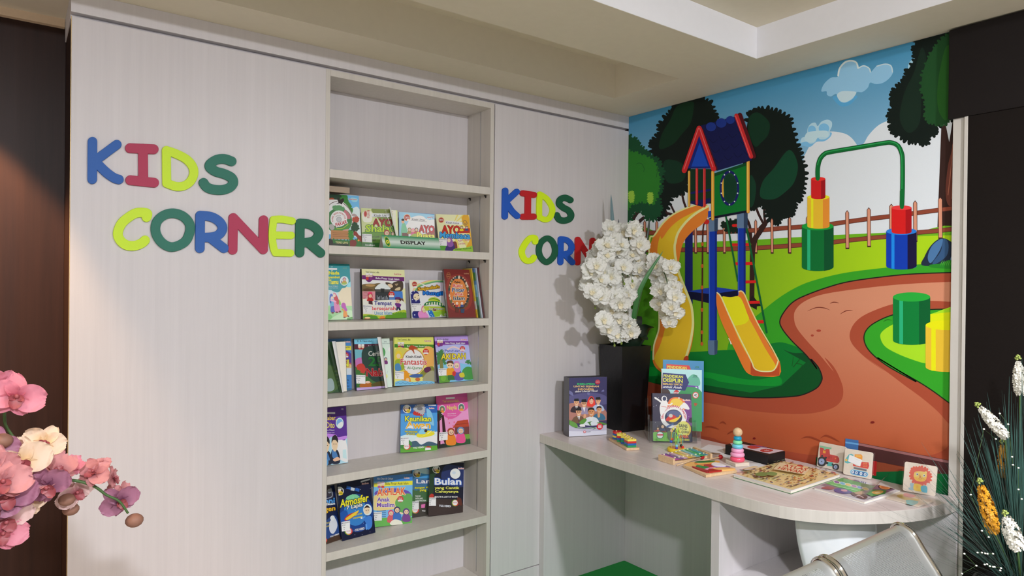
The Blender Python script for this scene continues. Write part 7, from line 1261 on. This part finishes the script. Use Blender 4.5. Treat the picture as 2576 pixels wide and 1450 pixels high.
jig('standing square puzzle with a red tractor, wrapped in clear film', (2.648, 1.404, -1.573, .20, .112, .100, .001), d_tractor)
jig('standing square puzzle with an excavator and a blank white sticker', (2.630, 1.287, -1.40, .20, .102, .101, -.004), d_exc)
jig('standing square puzzle with a lion face, nearest the white post', (2.600, 1.053, -1.10, .05, .101, .105, -.06), d_lion)
FQ = [(2.447, 1.096), (2.556, 1.100), (2.540, .982), (2.440, .990)]
t = thing('puzzle', 'square puzzle with pink and teal pieces lying flat in clear film', 'puzzle', (0, 0, 0), 0, 'square wooden puzzles')
m = MB(); m.prism(FQ[::-1], ZD+.0005, ZD+.0055); m.build('board', PLY, t, bevel=.0006)
a = Art(KN, 1.1); a.S([(1560, 1165), (1600, 1140), (1680, 1140), (1720, 1180), (1950, 1225), (1940, 1240), (1780, 1250), (1640, 1210)], (226, 200, 110)); a.S([(1680, 1125), (1760, 1118), (1880, 1140), (1870, 1180), (1780, 1190), (1690, 1170)], (214, 120, 120)); a.S([(1720, 1240), (1800, 1235), (1930, 1260), (1910, 1300), (1840, 1320), (1750, 1310), (1730, 1280)], (90, 190, 190)); a.L([(1950, 1235), (1930, 1200), (1880, 1180)], 5, (150, 90, 50))
m = MB(); a.lay_on(m, lambda px, py: (lambda q: (q.x, q.y))(on(2, ZD+.0056, px, py)), lambda s, v, d: Vector((s, v, ZD+.0056+d)), (2.43, 2.557, .978, 1.101)); m.build('picture_pieces', GLOSS, t, flip=False)
m = MB(); m.grid(lambda u, v: Vector((2.432+u*.128, .972+v*.134, ZD+.0075+.0012*math.sin(u*11+v*5))), 16, 8); m.build('plastic_wrap', FILM, t)
# ================================================================ white orchids in the black vase
def petal_mat(name, inner, outer, spots=None, k=1.1, rad=.045, sub=.0, rough=.55):
    m, t, p = base_mat(name)
    tc = t.nodes.new('ShaderNodeTexCoord'); ln = t.nodes.new('ShaderNodeVectorMath'); ln.operation = 'LENGTH'; t.links.new(tc.outputs['Object'], ln.inputs[0])
    r = t.nodes.new('ShaderNodeValToRGB'); mr = t.nodes.new('ShaderNodeMapRange'); mr.inputs['From Max'].default_value = rad
    n = t.nodes.new('ShaderNodeTexNoise'); n.inputs['Scale'].default_value = 45; ad = t.nodes.new('ShaderNodeMath'); ad.operation = 'MULTIPLY_ADD'; ad.inputs[1].default_value = .35
    t.links.new(tc.outputs['Object'], n.inputs['Vector'])
    t.links.new(ln.outputs['Value'], mr.inputs['Value']); t.links.new(n.outputs['Fac'], ad.inputs[0]); t.links.new(mr.outputs[0], ad.inputs[2]); t.links.new(ad.outputs[0], r.inputs[0])
    r.color_ramp.elements[0].color = (*lin(inner, k), 1); r.color_ramp.elements[0].position = .2; r.color_ramp.elements[1].color = (*lin(outer, k), 1); r.color_ramp.elements[1].position = .75
    t.links.new(r.outputs[0], p.inputs['Base Color']); p.inputs['Roughness'].default_value = rough
    tr = t.nodes.new('ShaderNodeBsdfTranslucent'); t.links.new(r.outputs[0], tr.inputs[0]); mx = t.nodes.new('ShaderNodeMixShader'); mx.inputs[0].default_value = .28
    t.links.new(p.outputs[0], mx.inputs[1]); t.links.new(tr.outputs[0], mx.inputs[2]); t.links.new(mx.outputs[0], t.nodes['Material Output'].inputs[0])
    MATS[name] = m; return m
STEM = plain('stem_green', (62, 92, 44), .5); LEAFD = plain('dark_leaf', (22, 40, 26), .4); BUDG = plain('bud_green', (120, 140, 60), .5)
WP = petal_mat('white_petals', (226, 222, 196), (240, 238, 230)); WL = plain('orchid_lip_cream', (232, 222, 190), .5)
def petal(m, L, W, az, tilt, ruf=.0, seed=0, nu=8, nv=8, cup=.25, tipround=2.2, fold=.0):
    """one petal leaving the centre at angle az in the flower plane (X, Z); the flower looks to -Y"""
    ca, sa = math.cos(az), math.sin(az)
    def f(u, v):
        s = (v-.5)*2; wd = W*(math.sin(math.pi*min(1, (u*.86+.10)))**(1/tipround))*.5
        l = u*L; x = s*wd; edge = abs(s)**2*.7+max(0, u-.6)
        z = ruf*edge*math.sin(u*17+s*9+seed)+ruf*.6*edge*math.sin(u*31-s*14+seed*2)-cup*L*u*u*math.sin(tilt*1.0)-fold*abs(s)*W*.3 + .12*W*s*s*(1 if cup > 0 else -1)
        y = -z*1.0 + l*tilt*.35
        l += ruf*.5*edge*math.sin(s*13+seed)
        return Vector((l*sa+x*ca, y, l*ca-x*sa))
    m.grid(f, nu, nv)
def bloom_mesh(kind, seed):
    m = MB(); rnd = random.Random(seed)
    if kind == 'white':
        for az, L, W in ((0, .050, .046), (2.25, .048, .042), (-2.25, .048, .042)): petal(m, L*1.05, W*1.15, az+rnd.uniform(-.1, .1), .25+rnd.uniform(0, .3), .0065, seed+az, 10, 12)
        for az in (1.25, -1.25): petal(m, .056, .066, az+rnd.uniform(-.1, .1), .0+rnd.uniform(-.2, .3), .0080, seed*2+az, 11, 14)
    else:
        for az, L, W in ((0, .040, .032), (2.35, .040, .030), (-2.35, .040, .030)): petal(m, L*rnd.uniform(.9, 1.15), W*1.12, az+rnd.uniform(-.2, .2), .35+rnd.uniform(-.1, .5), .0020, seed+az, 12, 12, tipround=1.8)
        for az in (1.3, -1.3): petal(m, .048, .054, az+rnd.uniform(-.25, .25), -.1+rnd.uniform(-.3, .8), .0026, seed*2+az, 13, 14, tipround=2.3)
    bmesh.ops.translate(m.bm, verts=m.bm.verts, vec=(0, 0, 0))
    me = bpy.data.meshes.new('petals'); m.bm.to_mesh(me); m.bm.free(); return me
def lip_mesh(seed):
    m = MB(); m.ball((0, -.006, .002), .0045, 8); petal(m, .022, .022, math.pi, -.6, .002, seed, 5, 5); petal(m, .013, .012, 1.8, -1, .001, seed, 4, 4); petal(m, .013, .012, -1.8, -1, .001, seed, 4, 4)
    bmesh.ops.translate(m.bm, verts=m.bm.verts, vec=(0, -.003, 0))
    me = bpy.data.meshes.new('lip'); m.bm.to_mesh(me); m.bm.free(); return me
WB = [bloom_mesh('white', s) for s in (1, 4, 9, 13, 17)]; WLM = lip_mesh(2); WLM.materials.append(WL)
for me in WB: me.materials.append(WP)
def flower(par, P, D, meshes, lipm, scale, rnd, tw=0.5, name='flower'):
    me = rnd.choice(meshes); o = bpy.data.objects.new(name, me); COL.objects.link(o); o.parent = par
    q = (-Vector(D)).to_track_quat('Y', 'Z'); R = q.to_matrix().to_4x4() @ Matrix.Rotation(rnd.uniform(-tw, tw), 4, 'Y')
    o.matrix_local = Matrix.Translation(P) @ R @ Matrix.Scale(scale, 4)
    l = bpy.data.objects.new('lip', lipm); COL.objects.link(l); l.parent = o
    return o
root = Vector((2.528, 2.425, 1.165))
orc = thing('orchid_arrangement', 'white ruffled artificial orchids spilling from the tall black vase', 'flowers', tuple(root))
rnd = random.Random(21)
KO = (1420, 460, 3.294)
main = [(385, 385), (480, 408), (575, 392), (600, 460), (395, 480), (470, 510), (565, 540), (625, 515), (300, 560), (238, 655), (350, 600), (475, 620), (610, 640), (625, 720), (420, 690), (212, 735), (325, 745), (300, 805), (385, 780), (205, 850), (235, 910), (330, 870), (400, 855), (300, 940), (480, 830), (565, 850), (520, 930), (350, 1000), (465, 1005), (400, 1060), (505, 1080), (325, 1140), (372, 1215), (455, 1140), (530, 1180), (480, 1265), (550, 1245), (435, 1255), (560, 600), (450, 560), (540, 460), (350, 520), (260, 600), (600, 770), (270, 690), (380, 920), (440, 950), (490, 700)]
right = [(745, 640), (715, 720), (795, 700), (885, 700), (765, 785), (850, 815), (795, 895), (905, 880), (860, 950), (780, 1000), (885, 1030), (925, 1075), (850, 1095), (870, 1155), (760, 690), (800, 850), (830, 900), (920, 950)]
for i, p in enumerate(main):
    px = crop(KO, [p])[0]; dpt = 2.33+.05*math.sin(i*2.4)+(.045 if i % 3 == 0 else 0); dpt = min(dpt, 2.33+ .10)
    P = on(1, dpt, *px)
    nd = Vector((-.55+rnd.uniform(-.45, .45), -.75+rnd.uniform(-.2, .2), .05+rnd.uniform(-.45, .4))).normalized()
    flower(orc, P-root, nd, WB, WLM, rnd.uniform(.80, 1.0), rnd)
for i, p in enumerate(right):
    px = crop(KO, [p])[0]; P = on(0, 2.560+.03*math.sin(i*1.7), *px)
    nd = Vector((-.75+rnd.uniform(-.3, .3), -.45+rnd.uniform(-.4, .4), .05+rnd.uniform(-.4, .3))).normalized()
    flower(orc, P-root, nd, WB, WLM, rnd.uniform(.72, .9), rnd)
def pw(pts, y=None, x=None): return [on(1, y, *q)-root if y else on(0, x, *q)-root for q in crop(KO, pts)]
for j, (ctrl, yy) in enumerate((([(470, 1290), (560, 900), (560, 560), (480, 400), (380, 520), (280, 700), (210, 880)], 2.37), ([(480, 1300), (500, 950), (450, 640), (360, 560), (330, 780), (330, 1000), (370, 1200)], 2.40), ([(500, 1290), (600, 800), (590, 480), (610, 640), (560, 850), (510, 1080), (480, 1260)], 2.36))):
    q = pw(ctrl, y=yy); q[0] = Vector((-.02+.02*j, -.01, 0)); m = MB(); m.tube(catmull([tuple(v) for v in q], 6, False), .0032, 7, r2=.0018); m.build('stem', STEM, orc)
q = [Vector((.03, -.01, 0))]+pw([(700, 700)], x=2.57)+pw([(790, 690), (850, 820), (850, 1000), (880, 1150)], x=2.565); q.insert(1, Vector((.0, -.10, .25))); m = MB(); m.tube(catmull([tuple(v) for v in q], 6, False), .0032, 7, r2=.0018); m.build('stem', STEM, orc)
for p, yy in (((495, 838), 2.24), ((563, 815), 2.24), ((415, 1350), 2.27), ((472, 1332), 2.27), ((255, 1038), 2.34)):
    c = pw([p], y=yy)[0]; m = MB(); m.ball(c, .0055, 10, (1, 1, 1.4)); m.tube([c, c+Vector((.01, .02, .03))], .0012, 5); m.build('bud', BUDG, orc)
c = on(0, 2.55, *crop(KO, [(820, 1165)])[0])-root; m = MB(); m.ball(c, .006, 10); m.build('bud', BUDG, orc)
def blade(name, par, base, mid, tip, w_, mat, n=12, fold=.3, side=None):
    pts = catmull([tuple(base), tuple(mid), tuple(tip)], n, False); N = len(pts); m = MB(); sd = Vector(side) if side else Vector((.8, -.6, 0))
    def f(u, v):
        i = min(N-1, int(u*(N-1)+.5)); p = Vector(pts[i]); t = (Vector(pts[min(i+1, N-1)])-Vector(pts[max(i-1, 0)])).normalized()
        s = (v-.5)*2; a = (sd-t*sd.dot(t)).normalized(); b = t.cross(a); wd = w_*(math.sin(math.pi*(u*.80+.2))**.8)*.5 if u < 1 else .0003
        return p+a*s*wd+b*abs(s)*wd*fold
    m.grid(f, N-1, 4); return m.build(name, mat, par)
BL = plain('blue_green_leaf', (98, 128, 134), .5, bscale=30, var=.2); GL = plain('bright_leaf', (60, 118, 62), .4)
def Y_(p, y): return on(1, y, *p)-root
blade('leaf', orc, (-.01, .02, .02), Y_((1546, 640), 2.47), Y_((1537, 489), 2.49), .030, BL)
blade('leaf', orc, (-.005, .01, .02), Y_((1560, 640), 2.45), Y_((1556, 551), 2.46), .022, plain('dark_slate_leaf', (44, 56, 64), .5))
blade('leaf', orc, (.01, -.03, .0), Y_((1607, 740), 2.27), Y_((1668, 632), 2.20), .024, GL)
blade('leaf', orc, (.02, .0, .0), on(0, 2.64, 1625, 620)-root, on(0, 2.655, 1634, 548)-root, .016, LEAFD)
for b_, t_, w2 in (((.02, -.03, -.01), (.085, -.12, .11), .07), ((-.02, -.03, -.01), (-.09, -.06, .05), .06), ((.03, .0, -.01), (.10, -.02, .16), .07), ((.0, -.04, -.01), (.03, -.13, .05), .055), ((-.04, .02, -.01), (-.10, .03, .10), .05)):
    mid = (Vector(b_)+Vector(t_))/2+Vector((0, 0, .04)); blade('leaf', orc, b_, mid, t_, w2, LEAFD, fold=.15)

# ================================================================ pink orchid in the foreground
oroot = Vector((-.22, 1.55, .80))
pk = thing('orchid_plant', 'pink and cream artificial orchid branch reaching in from the left edge', 'flowers', tuple(oroot))
cols = {'pink': ((170, 60, 80), (214, 132, 150)), 'cream': ((226, 190, 130), (232, 206, 180)), 'mauve': ((110, 56, 84), (164, 108, 134)), 'rose': ((150, 76, 84), (204, 140, 142)), 'blush': ((180, 100, 110), (224, 190, 186))}
PB = {}
for k, (a_, b_) in cols.items():
    mt = petal_mat('orchid_'+k, a_, b_, rad=.05, rough=.5); PB[k] = [bloom_mesh('pink', s) for s in (2, 6, 11, 15)]
    for me in PB[k]: me.materials.append(mt)
PLM = lip_mesh(5); PLM.materials.append(plain('orchid_lip_red', (150, 70, 76), .45))
fl = [((0, 985), 1.50, 'pink', 1.05, (.3, -.9, -.1)), ((40, 1000), 1.47, 'pink', 1.0, (.1, -.95, .1)), ((110, 1115), 1.55, 'cream', .85, (.1, -.9, .3)), ((55, 1165), 1.50, 'cream', 1.1, (0, -.95, .1)), ((85, 1190), 1.54, 'cream', .8, (.5, -.8, .1)), ((140, 1190), 1.52, 'rose', 1.0, (.2, -.6, .7)), ((165, 1175), 1.56, 'pink', .75, (.3, -.6, .8)), ((120, 1225), 1.50, 'mauve', .95, (-.2, -.9, -.2)), ((190, 1240), 1.58, 'blush', .85, (.5, -.85, .0)), ((235, 1190), 1.56, 'rose', .75, (-.4, -.6, .6)), ((285, 1205), 1.60, 'rose', .65, (.8, -.4, .2)), ((302, 1262), 1.58, 'mauve', .85, (.1, -.95, -.1)), ((310, 1240), 1.60, 'rose', .55, (.7, -.6, .4)),
      ((20, 1250), 1.48, 'mauve', 1.1, (-.2, -.9, .1)), ((5, 1215), 1.46, 'rose', 1.0, (.2, -.9, .3)), ((62, 1262), 1.52, 'cream', .8, (.2, -.8, .5)), ((15, 1310), 1.50, 'blush', 1.0, (.2, -.9, -.3)), ((-20, 1280), 1.48, 'mauve', 1.0, (0, -1, 0)), ((-25, 1180), 1.48, 'rose', 1.0, (0, -1, 0)), ((258, 1165), 1.58, 'rose', .35, (0, -.7, .7)), ((-10, 1120), 1.5, 'mauve', .8, (.2, -.9, .2)), ((5, 1345), 1.50, 'pink', .9, (.2, -.9, .2))]
rnd = random.Random(7)
for p, y, k, s, d in fl: flower(pk, on(1, y, *p)-oroot, Vector(d).normalized(), PB[k], PLM, s*.92, rnd, .7)
def oy(pts, y=1.56): return [on(1, y, *q)-oroot for q in pts]
for ctrl in ([(-120, 1500), (-60, 1250), (60, 1215), (170, 1208), (232, 1222), (268, 1246), (300, 1262), (322, 1292)], [(-140, 1480), (-90, 1150), (-20, 1040), (8, 1030), (14, 1070), (40, 1108)], [(-130, 1490), (-50, 1330), (30, 1245), (100, 1240)]):
    q = oy(ctrl); q[0] = Vector((.0, .0, -.02)); m = MB(); m.tube(catmull([tuple(v) for v in q], 6, False), .0036, 8, r2=.0022); m.build('stem', STEM, pk)
BUDP = petal_mat('bud_brown_pink', (120, 80, 70), (150, 108, 90), rad=.02)
for p, r, y in (((338, 1310), .0165, 1.57), ((44, 1117), .0155, 1.52), ((178, 1282), .0145, 1.60), ((168, 1258), .014, 1.56), ((5, 1110), .016, 1.5)):
    c = on(1, y, *p)-oroot; m = MB(); m.ball(c, r, 14, (1.05, .9, .85)); m.build('bud', BUDP, pk)
for b_, t_ in (((.0, .0, .0), (.16, .02, .0)), ((.0, .0, .0), (.12, -.1, .05)), ((.0, .0, .0), (.06, .10, -.02)), ((0, 0, 0), (-.14, .04, .05))):
    mid = (Vector(b_)+Vector(t_))/2+Vector((0, 0, .03)); blade('leaf', pk, b_, mid, t_, .06, plain('mid_leaf', (60, 90, 50), .4), fold=.15)
t = thing('planter', 'tall dark planter under the pink orchid, left foreground', 'planter', (-.22, 1.55, .0005)); m = MB(); m.lathe([(.10, 0), (.13, .35), (.15, .78), (.138, .78), (.13, .74), (.001, .74)], n=28); m.build('planter_body', plain('dark_glaze', (34, 28, 26), .35), t)

# ================================================================ grass and flower spikes at the right edge
groot = Vector((2.40, .69, .60))
gp = thing('grass_arrangement', 'artificial grass plant with white and yellow flower spikes at right edge', 'plant', tuple(groot))
GR = plain('teal_grass', (44, 78, 70), .55, bscale=20, var=.35); GR2 = plain('thin_dark_grass', (58, 70, 64), .6)
rnd = random.Random(3); m = MB(); m2 = MB()
def strand(mm, b, t, sag, w0, n=9):
    d = t-b; pts = [b+d*(i/n)+Vector((0, 0, -sag*(i/n)**2.5))+Vector((0, 0, sag*.5*(i/n))) for i in range(n+1)]
    side = Vector((.8, -.6, 0)); prev = None
    for i, p in enumerate(pts):
        wd = w0*(1-i/n)**.6*.5+.0002; v = [mm.bm.verts.new(p-side*wd), mm.bm.verts.new(p+side*wd)]
        if prev: mm._f([prev[0], prev[1], v[1], v[0]], True)
        prev = v
for i in range(330):
    a_ = rnd.uniform(0, 2*math.pi); r0 = rnd.uniform(0, .04); sp = rnd.uniform(.0, .26)**1.0
    dx, dy = math.cos(a_)*sp, math.sin(a_)*sp; dx = min(dx, .24)
    b = Vector((math.cos(a_)*r0, math.sin(a_)*r0, 0)); tpt = Vector((dx, dy, rnd.uniform(.25, .72)*(1-.5*sp/.3)))
    if groot.x+tpt.x > XM-.05: tpt.x = XM-.05-groot.x
    strand(m, b, tpt, rnd.uniform(0, .12), rnd.uniform(.003, .006))
for i in range(140):
    a_ = rnd.uniform(1.8, 4.5); sp = rnd.uniform(.15, .42); b = Vector((rnd.uniform(-.03, .03), rnd.uniform(-.03, .03), 0))
    tpt = Vector((math.cos(a_)*sp*.8, math.sin(a_)*sp*.5+rnd.uniform(-.05, .22), rnd.uniform(-.1, .42))); strand(m2, b, tpt, rnd.uniform(-.05, .12), .0011, 12)
o = m.build('grass_blades', GR, gp, kind='stuff'); o = m2.build('thin_strands', GR2, gp, kind='stuff')
def floret(m, c, d, s, rnd):
    d = Vector(d).normalized(); a = d.orthogonal().normalized(); b = d.cross(a); ph = rnd.uniform(0, 6)
    for k in range(4):
        th = ph+k*math.pi/2+rnd.uniform(-.3, .3); e = a*math.cos(th)+b*math.sin(th); g = d.cross(e); l1 = rnd.uniform(.0, .35)
        p = [c, c+e*s*.35+g*s*.34+d*s*.12, c+e*s*.8+g*s*.36+d*s*l1, c+e*s*1.0+d*s*(l1+.08), c+e*s*.8-g*s*.36+d*s*l1, c+e*s*.35-g*s*.34+d*s*.12]
        m._f([m.bm.verts.new(q) for q in p], True)
def spike(label, p_top, p_bot, fwd, mats, width, yellow=False):
    A = CAM+ray(*p_top)*fwd-groot; B = CAM+ray(*p_bot)*fwd-groot; ax = (A-B); L = ax.length; ax.normalize(); a = ax.orthogonal().normalized(); b = ax.cross(a)
    m = MB(); n = int(L/.0036)
    for i in range(n):
        k = i/n; w_ = width*(math.sin(math.pi*min(.96, k*.8+.14))**.7)
        for j in range(5):
            th = i*2.4+j*1.26+rnd.uniform(-.4, .4); e = a*math.cos(th)+b*math.sin(th)
            floret(m, B+ax*L*k*.93+e*w_, e+ax*.2+Vector((rnd.uniform(-.3, .3), rnd.uniform(-.3, .3), rnd.uniform(-.3, .3))), rnd.uniform(.0065, .0095)*(1-.3*k), rnd)
    h = m.build('flower_spike', mats, gp)
    m = MB()
    for i in range(10): th = i*2.4; e = a*math.cos(th)+b*math.sin(th); m.ball(A+ax*(i*.0014)+e*.008*(1-i/12), .0032, 8)
    m.build('tip_buds', plain('tip_bud', (160, 176, 90), .5), h)
    m = MB(); m.tube([B, B*.5+Vector((0, 0, .0)), Vector((0, 0, 0))], .0028, 6); m.build('stem', STEM, gp)
WS = plain('white_florets', (232, 228, 216), .6, bscale=120, var=.06); YS = plain('yellow_florets', (222, 156, 30), .6, bscale=90, var=.18)
spike('', (2561, 905), (2566, 990), 2.02, WS, .013); spike('', (2462, 1022), (2528, 1098), 1.98, WS, .014); spike('', (2522, 1115), (2528, 1200), 2.06, YS, .013)
spike('', (2466, 1215), (2500, 1338), 1.92, YS, .017); spike('', (2530, 1296), (2560, 1380), 1.86, WS, .020)
m = MB(); tw_ = MB()
for pts in ([(2459, 1391), (2470, 1391), (2478, 1393), (2484, 1394), (2498, 1394)], [(2477, 1421), (2483, 1420), (2490, 1425), (2498, 1427), (2502, 1427), (2518, 1430), (2516, 1436)], [(2420, 1444), (2456, 1424), (2426, 1394)], [(2515, 1041), (2536, 1068), (2546, 1150), (2548, 1170), (2562, 1178), (2562, 1232), (2570, 1256)], [(2470, 1336), (2487, 1352), (2442, 1245), (2475, 1080), (2505, 1105)]):
    P_ = [CAM+ray(*p)*1.88-groot for p in pts]
    for p in P_: m.ball(p, .0030, 8, (1, 1, .8))
    tw_.tube(P_, .0006, 4)
o = m.build('berry_beads', plain('white_beads', (236, 234, 226), .4), gp); o['kind'] = 'stuff'; o = tw_.build('bead_twigs', STEM, gp)
t = thing('planter', 'tall dark planter holding the grass and flower spikes, right foreground', 'planter', (2.40, .69, .0045)); m = MB(); m.lathe([(.09, 0), (.11, .3), (.12, .598), (.108, .598), (.1, .57), (.001, .57)], n=28); m.build('planter_body', plain('dark_glaze', (34, 28, 26), .35), t)

# ================================================================ perforated steel bench
bn = thing('waiting_bench', 'perforated steel waiting bench with chrome-edged backrests in the foreground', 'bench', (0, 0, 0))
STEEL = plain('brushed_silver', (206, 208, 206), .42, metal=.6, bscale=8, var=.05)
CHR = plain('chrome', (226, 224, 220), .06, metal=1.0)
PERF, pt, pp = base_mat('perforated_silver')
pp.inputs['Base Color'].default_value = (*lin((196, 198, 196)), 1); pp.inputs['Metallic'].default_value = .75; pp.inputs['Roughness'].default_value = .42
uvn = pt.nodes.new('ShaderNodeAttribute'); uvn.attribute_name = 'Col'
sx_ = pt.nodes.new('ShaderNodeSeparateColor'); pt.links.new(uvn.outputs['Color'], sx_.inputs[0])
def mth(op, a, b=None):
    n = pt.nodes.new('ShaderNodeMath'); n.operation = op
    for i, v in enumerate((a, b)):
        if v is None: continue
        if isinstance(v, (int, float)): n.inputs[i].default_value = v
        else: pt.links.new(v, n.inputs[i])
    return n.outputs[0]
U, V = mth('MULTIPLY', sx_.outputs[0], 100.0), mth('MULTIPLY', sx_.outputs[1], 100.0)      # holes per metre grid, cell 5.6 mm x 4.2 mm
def cell(du, dv):
    a = mth('SUBTRACT', mth('FRACT', mth('ADD', U, du)), .5); b = mth('SUBTRACT', mth('FRACT', mth('ADD', V, dv)), .5)
    return mth('SQRT', mth('ADD', mth('MULTIPLY', mth('MULTIPLY', a, a), 1.0), mth('MULTIPLY', mth('MULTIPLY', b, b), 2.6)))
dd = mth('MINIMUM', cell(0, 0), cell(.5, .5)); hole = mth('LESS_THAN', dd, .24)
inside = mth('GREATER_THAN', sx_.outputs[2], .5); hole = mth('MULTIPLY', hole, inside)
tb = pt.nodes.new('ShaderNodeBsdfTransparent'); mx = pt.nodes.new('ShaderNodeMixShader'); pt.links.new(hole, mx.inputs[0]); pt.links.new(pp.outputs[0], mx.inputs[1]); pt.links.new(tb.outputs[0], mx.inputs[2]); pt.links.new(mx.outputs[0], pt.nodes['Material Output'].inputs[0])
prof = catmull([(.905, .770), (.902, .788), (.890, .798), (.872, .796), (.850, .783), (.821, .742), (.782, .688), (.748, .625), (.722, .56), (.705, .49), (.69, .455)], 5, False)   # (y, z), top roll to the foot
seatp = catmull([(.69, .455), (.66, .44), (.58, .435), (.45, .445), (.36, .452), (.335, .440), (.330, .42)], 5, False)
def panel(x0, x1, pr, nm, n=24, hole0=.055):
    m = MB(); acc = [0]
    for i in range(1, len(pr)): acc.append(acc[-1]+math.hypot(pr[i][0]-pr[i-1][0], pr[i][1]-pr[i-1][1]))
    T_ = acc[-1]; W = x1-x0
    # refine so the edge of the holed field is a clean line
    xs = [0, .035, .037]+[.037+(W-.074)*i/n for i in range(1, n)]+[W-.037, W-.035, W]
    for i in range(len(pr)-1):
        for a_, b_ in zip(xs[:-1], xs[1:]):
            f_ = 1 if (hole0 < acc[i] and acc[i+1] < T_-.03 and a_ >= .0365 and b_ <= W-.0365) else 0
            vs = [m.bm.verts.new((x0+a_, pr[i][0], pr[i][1])), m.bm.verts.new((x0+b_, pr[i][0], pr[i][1])), m.bm.verts.new((x0+b_, pr[i+1][0], pr[i+1][1])), m.bm.verts.new((x0+a_, pr[i+1][0], pr[i+1][1]))]
            g = m._f(vs, True)
            for l, (u, v) in zip(g.loops, ((a_, acc[i]), (b_, acc[i]), (b_, acc[i+1]), (a_, acc[i+1]))): l[m.cl] = (u/.0062/100, v/.0072/100, f_, 1)
    bmesh.ops.remove_doubles(m.bm, verts=m.bm.verts, dist=1e-6)
    return m.build(nm, PERF, bn, flip=False)
for x0, x1 in ((1.664, 2.058), (1.232, 1.626), (.80, 1.194)):
    panel(x0, x1, prof, 'backrest'); panel(x0, x1, seatp, 'seat')
    for x in (x0-.006, x1+.006):
        m = MB(); P_ = [(x, y, z) for y, z in prof+seatp]; m.tube(P_, .0085, 12, flat=1.0); m.build('chrome_side_frame', CHR, bn)
m = MB(); m.box(.80, 2.07, .66, .70, .36, .41); m.build('beam', plain('bench_beam_grey', (120, 122, 124), .4, metal=.6), bn, bevel=.004)
for x in (.95, 1.92):
    m = MB(); m.tube([(x, .68, .37), (x, .68, .06)], .022, 14); m.tube(catmull([(x, .30, .022), (x, .50, .05), (x, .68, .09), (x, .83, .04), (x, .90, .022)], 5, False), .016, 10); m.build('leg', CHR, bn)

# ================================================================ white moulded chair under the desk
ch = thing('moulded_chair', 'glossy white moulded plastic chair tucked under the rounded desk end', 'chair', (2.30, 1.19, 0), 0)
WPL = plain('white_plastic', (226, 230, 234), .12, coat=.6, bump=0, var=.01)
hx = Vector((math.cos(-.645), math.sin(-.645), 0)); hy = Vector((-hx.y, hx.x, 0))   # across, away from the lens side
def shell(u, v):
    z = .36+.325*v; s = (u-.5)*2
    wl = .050+.100*(1-(1-v)**1.9); wr = .150 if False else .128+.022*v
    x = s*wl if s < 0 else s*(.120+.012*v)
    bulge = -.045*(1-s*s)+.03*(v-.5)**2
    return hx*(x+.006)+hy*(bulge)+Vector((0, 0, z))
m = MB(); m.grid(shell, 20, 16); m.build('backrest', WPL, ch, solid=.006)
m = MB(); m.grid(lambda u, v: hx*((u-.5)*.25)+hy*(.0+v*.15)+Vector((0, 0, .372+.03*(2*u-1)**2-.012*math.sin(v*3))), 14, 12); m.build('seat', WPL, ch, solid=.006)
for sx, sy in ((-.10, .02), (.10, .02), (-.10, .13), (.10, .13)):
    b_ = hx*sx+hy*sy; m = MB(); m.tube([b_+Vector((0, 0, .375)), b_*1.12+Vector((0, 0, .0055))], .014, 10, r2=.010); m.build('leg', WPL, ch)
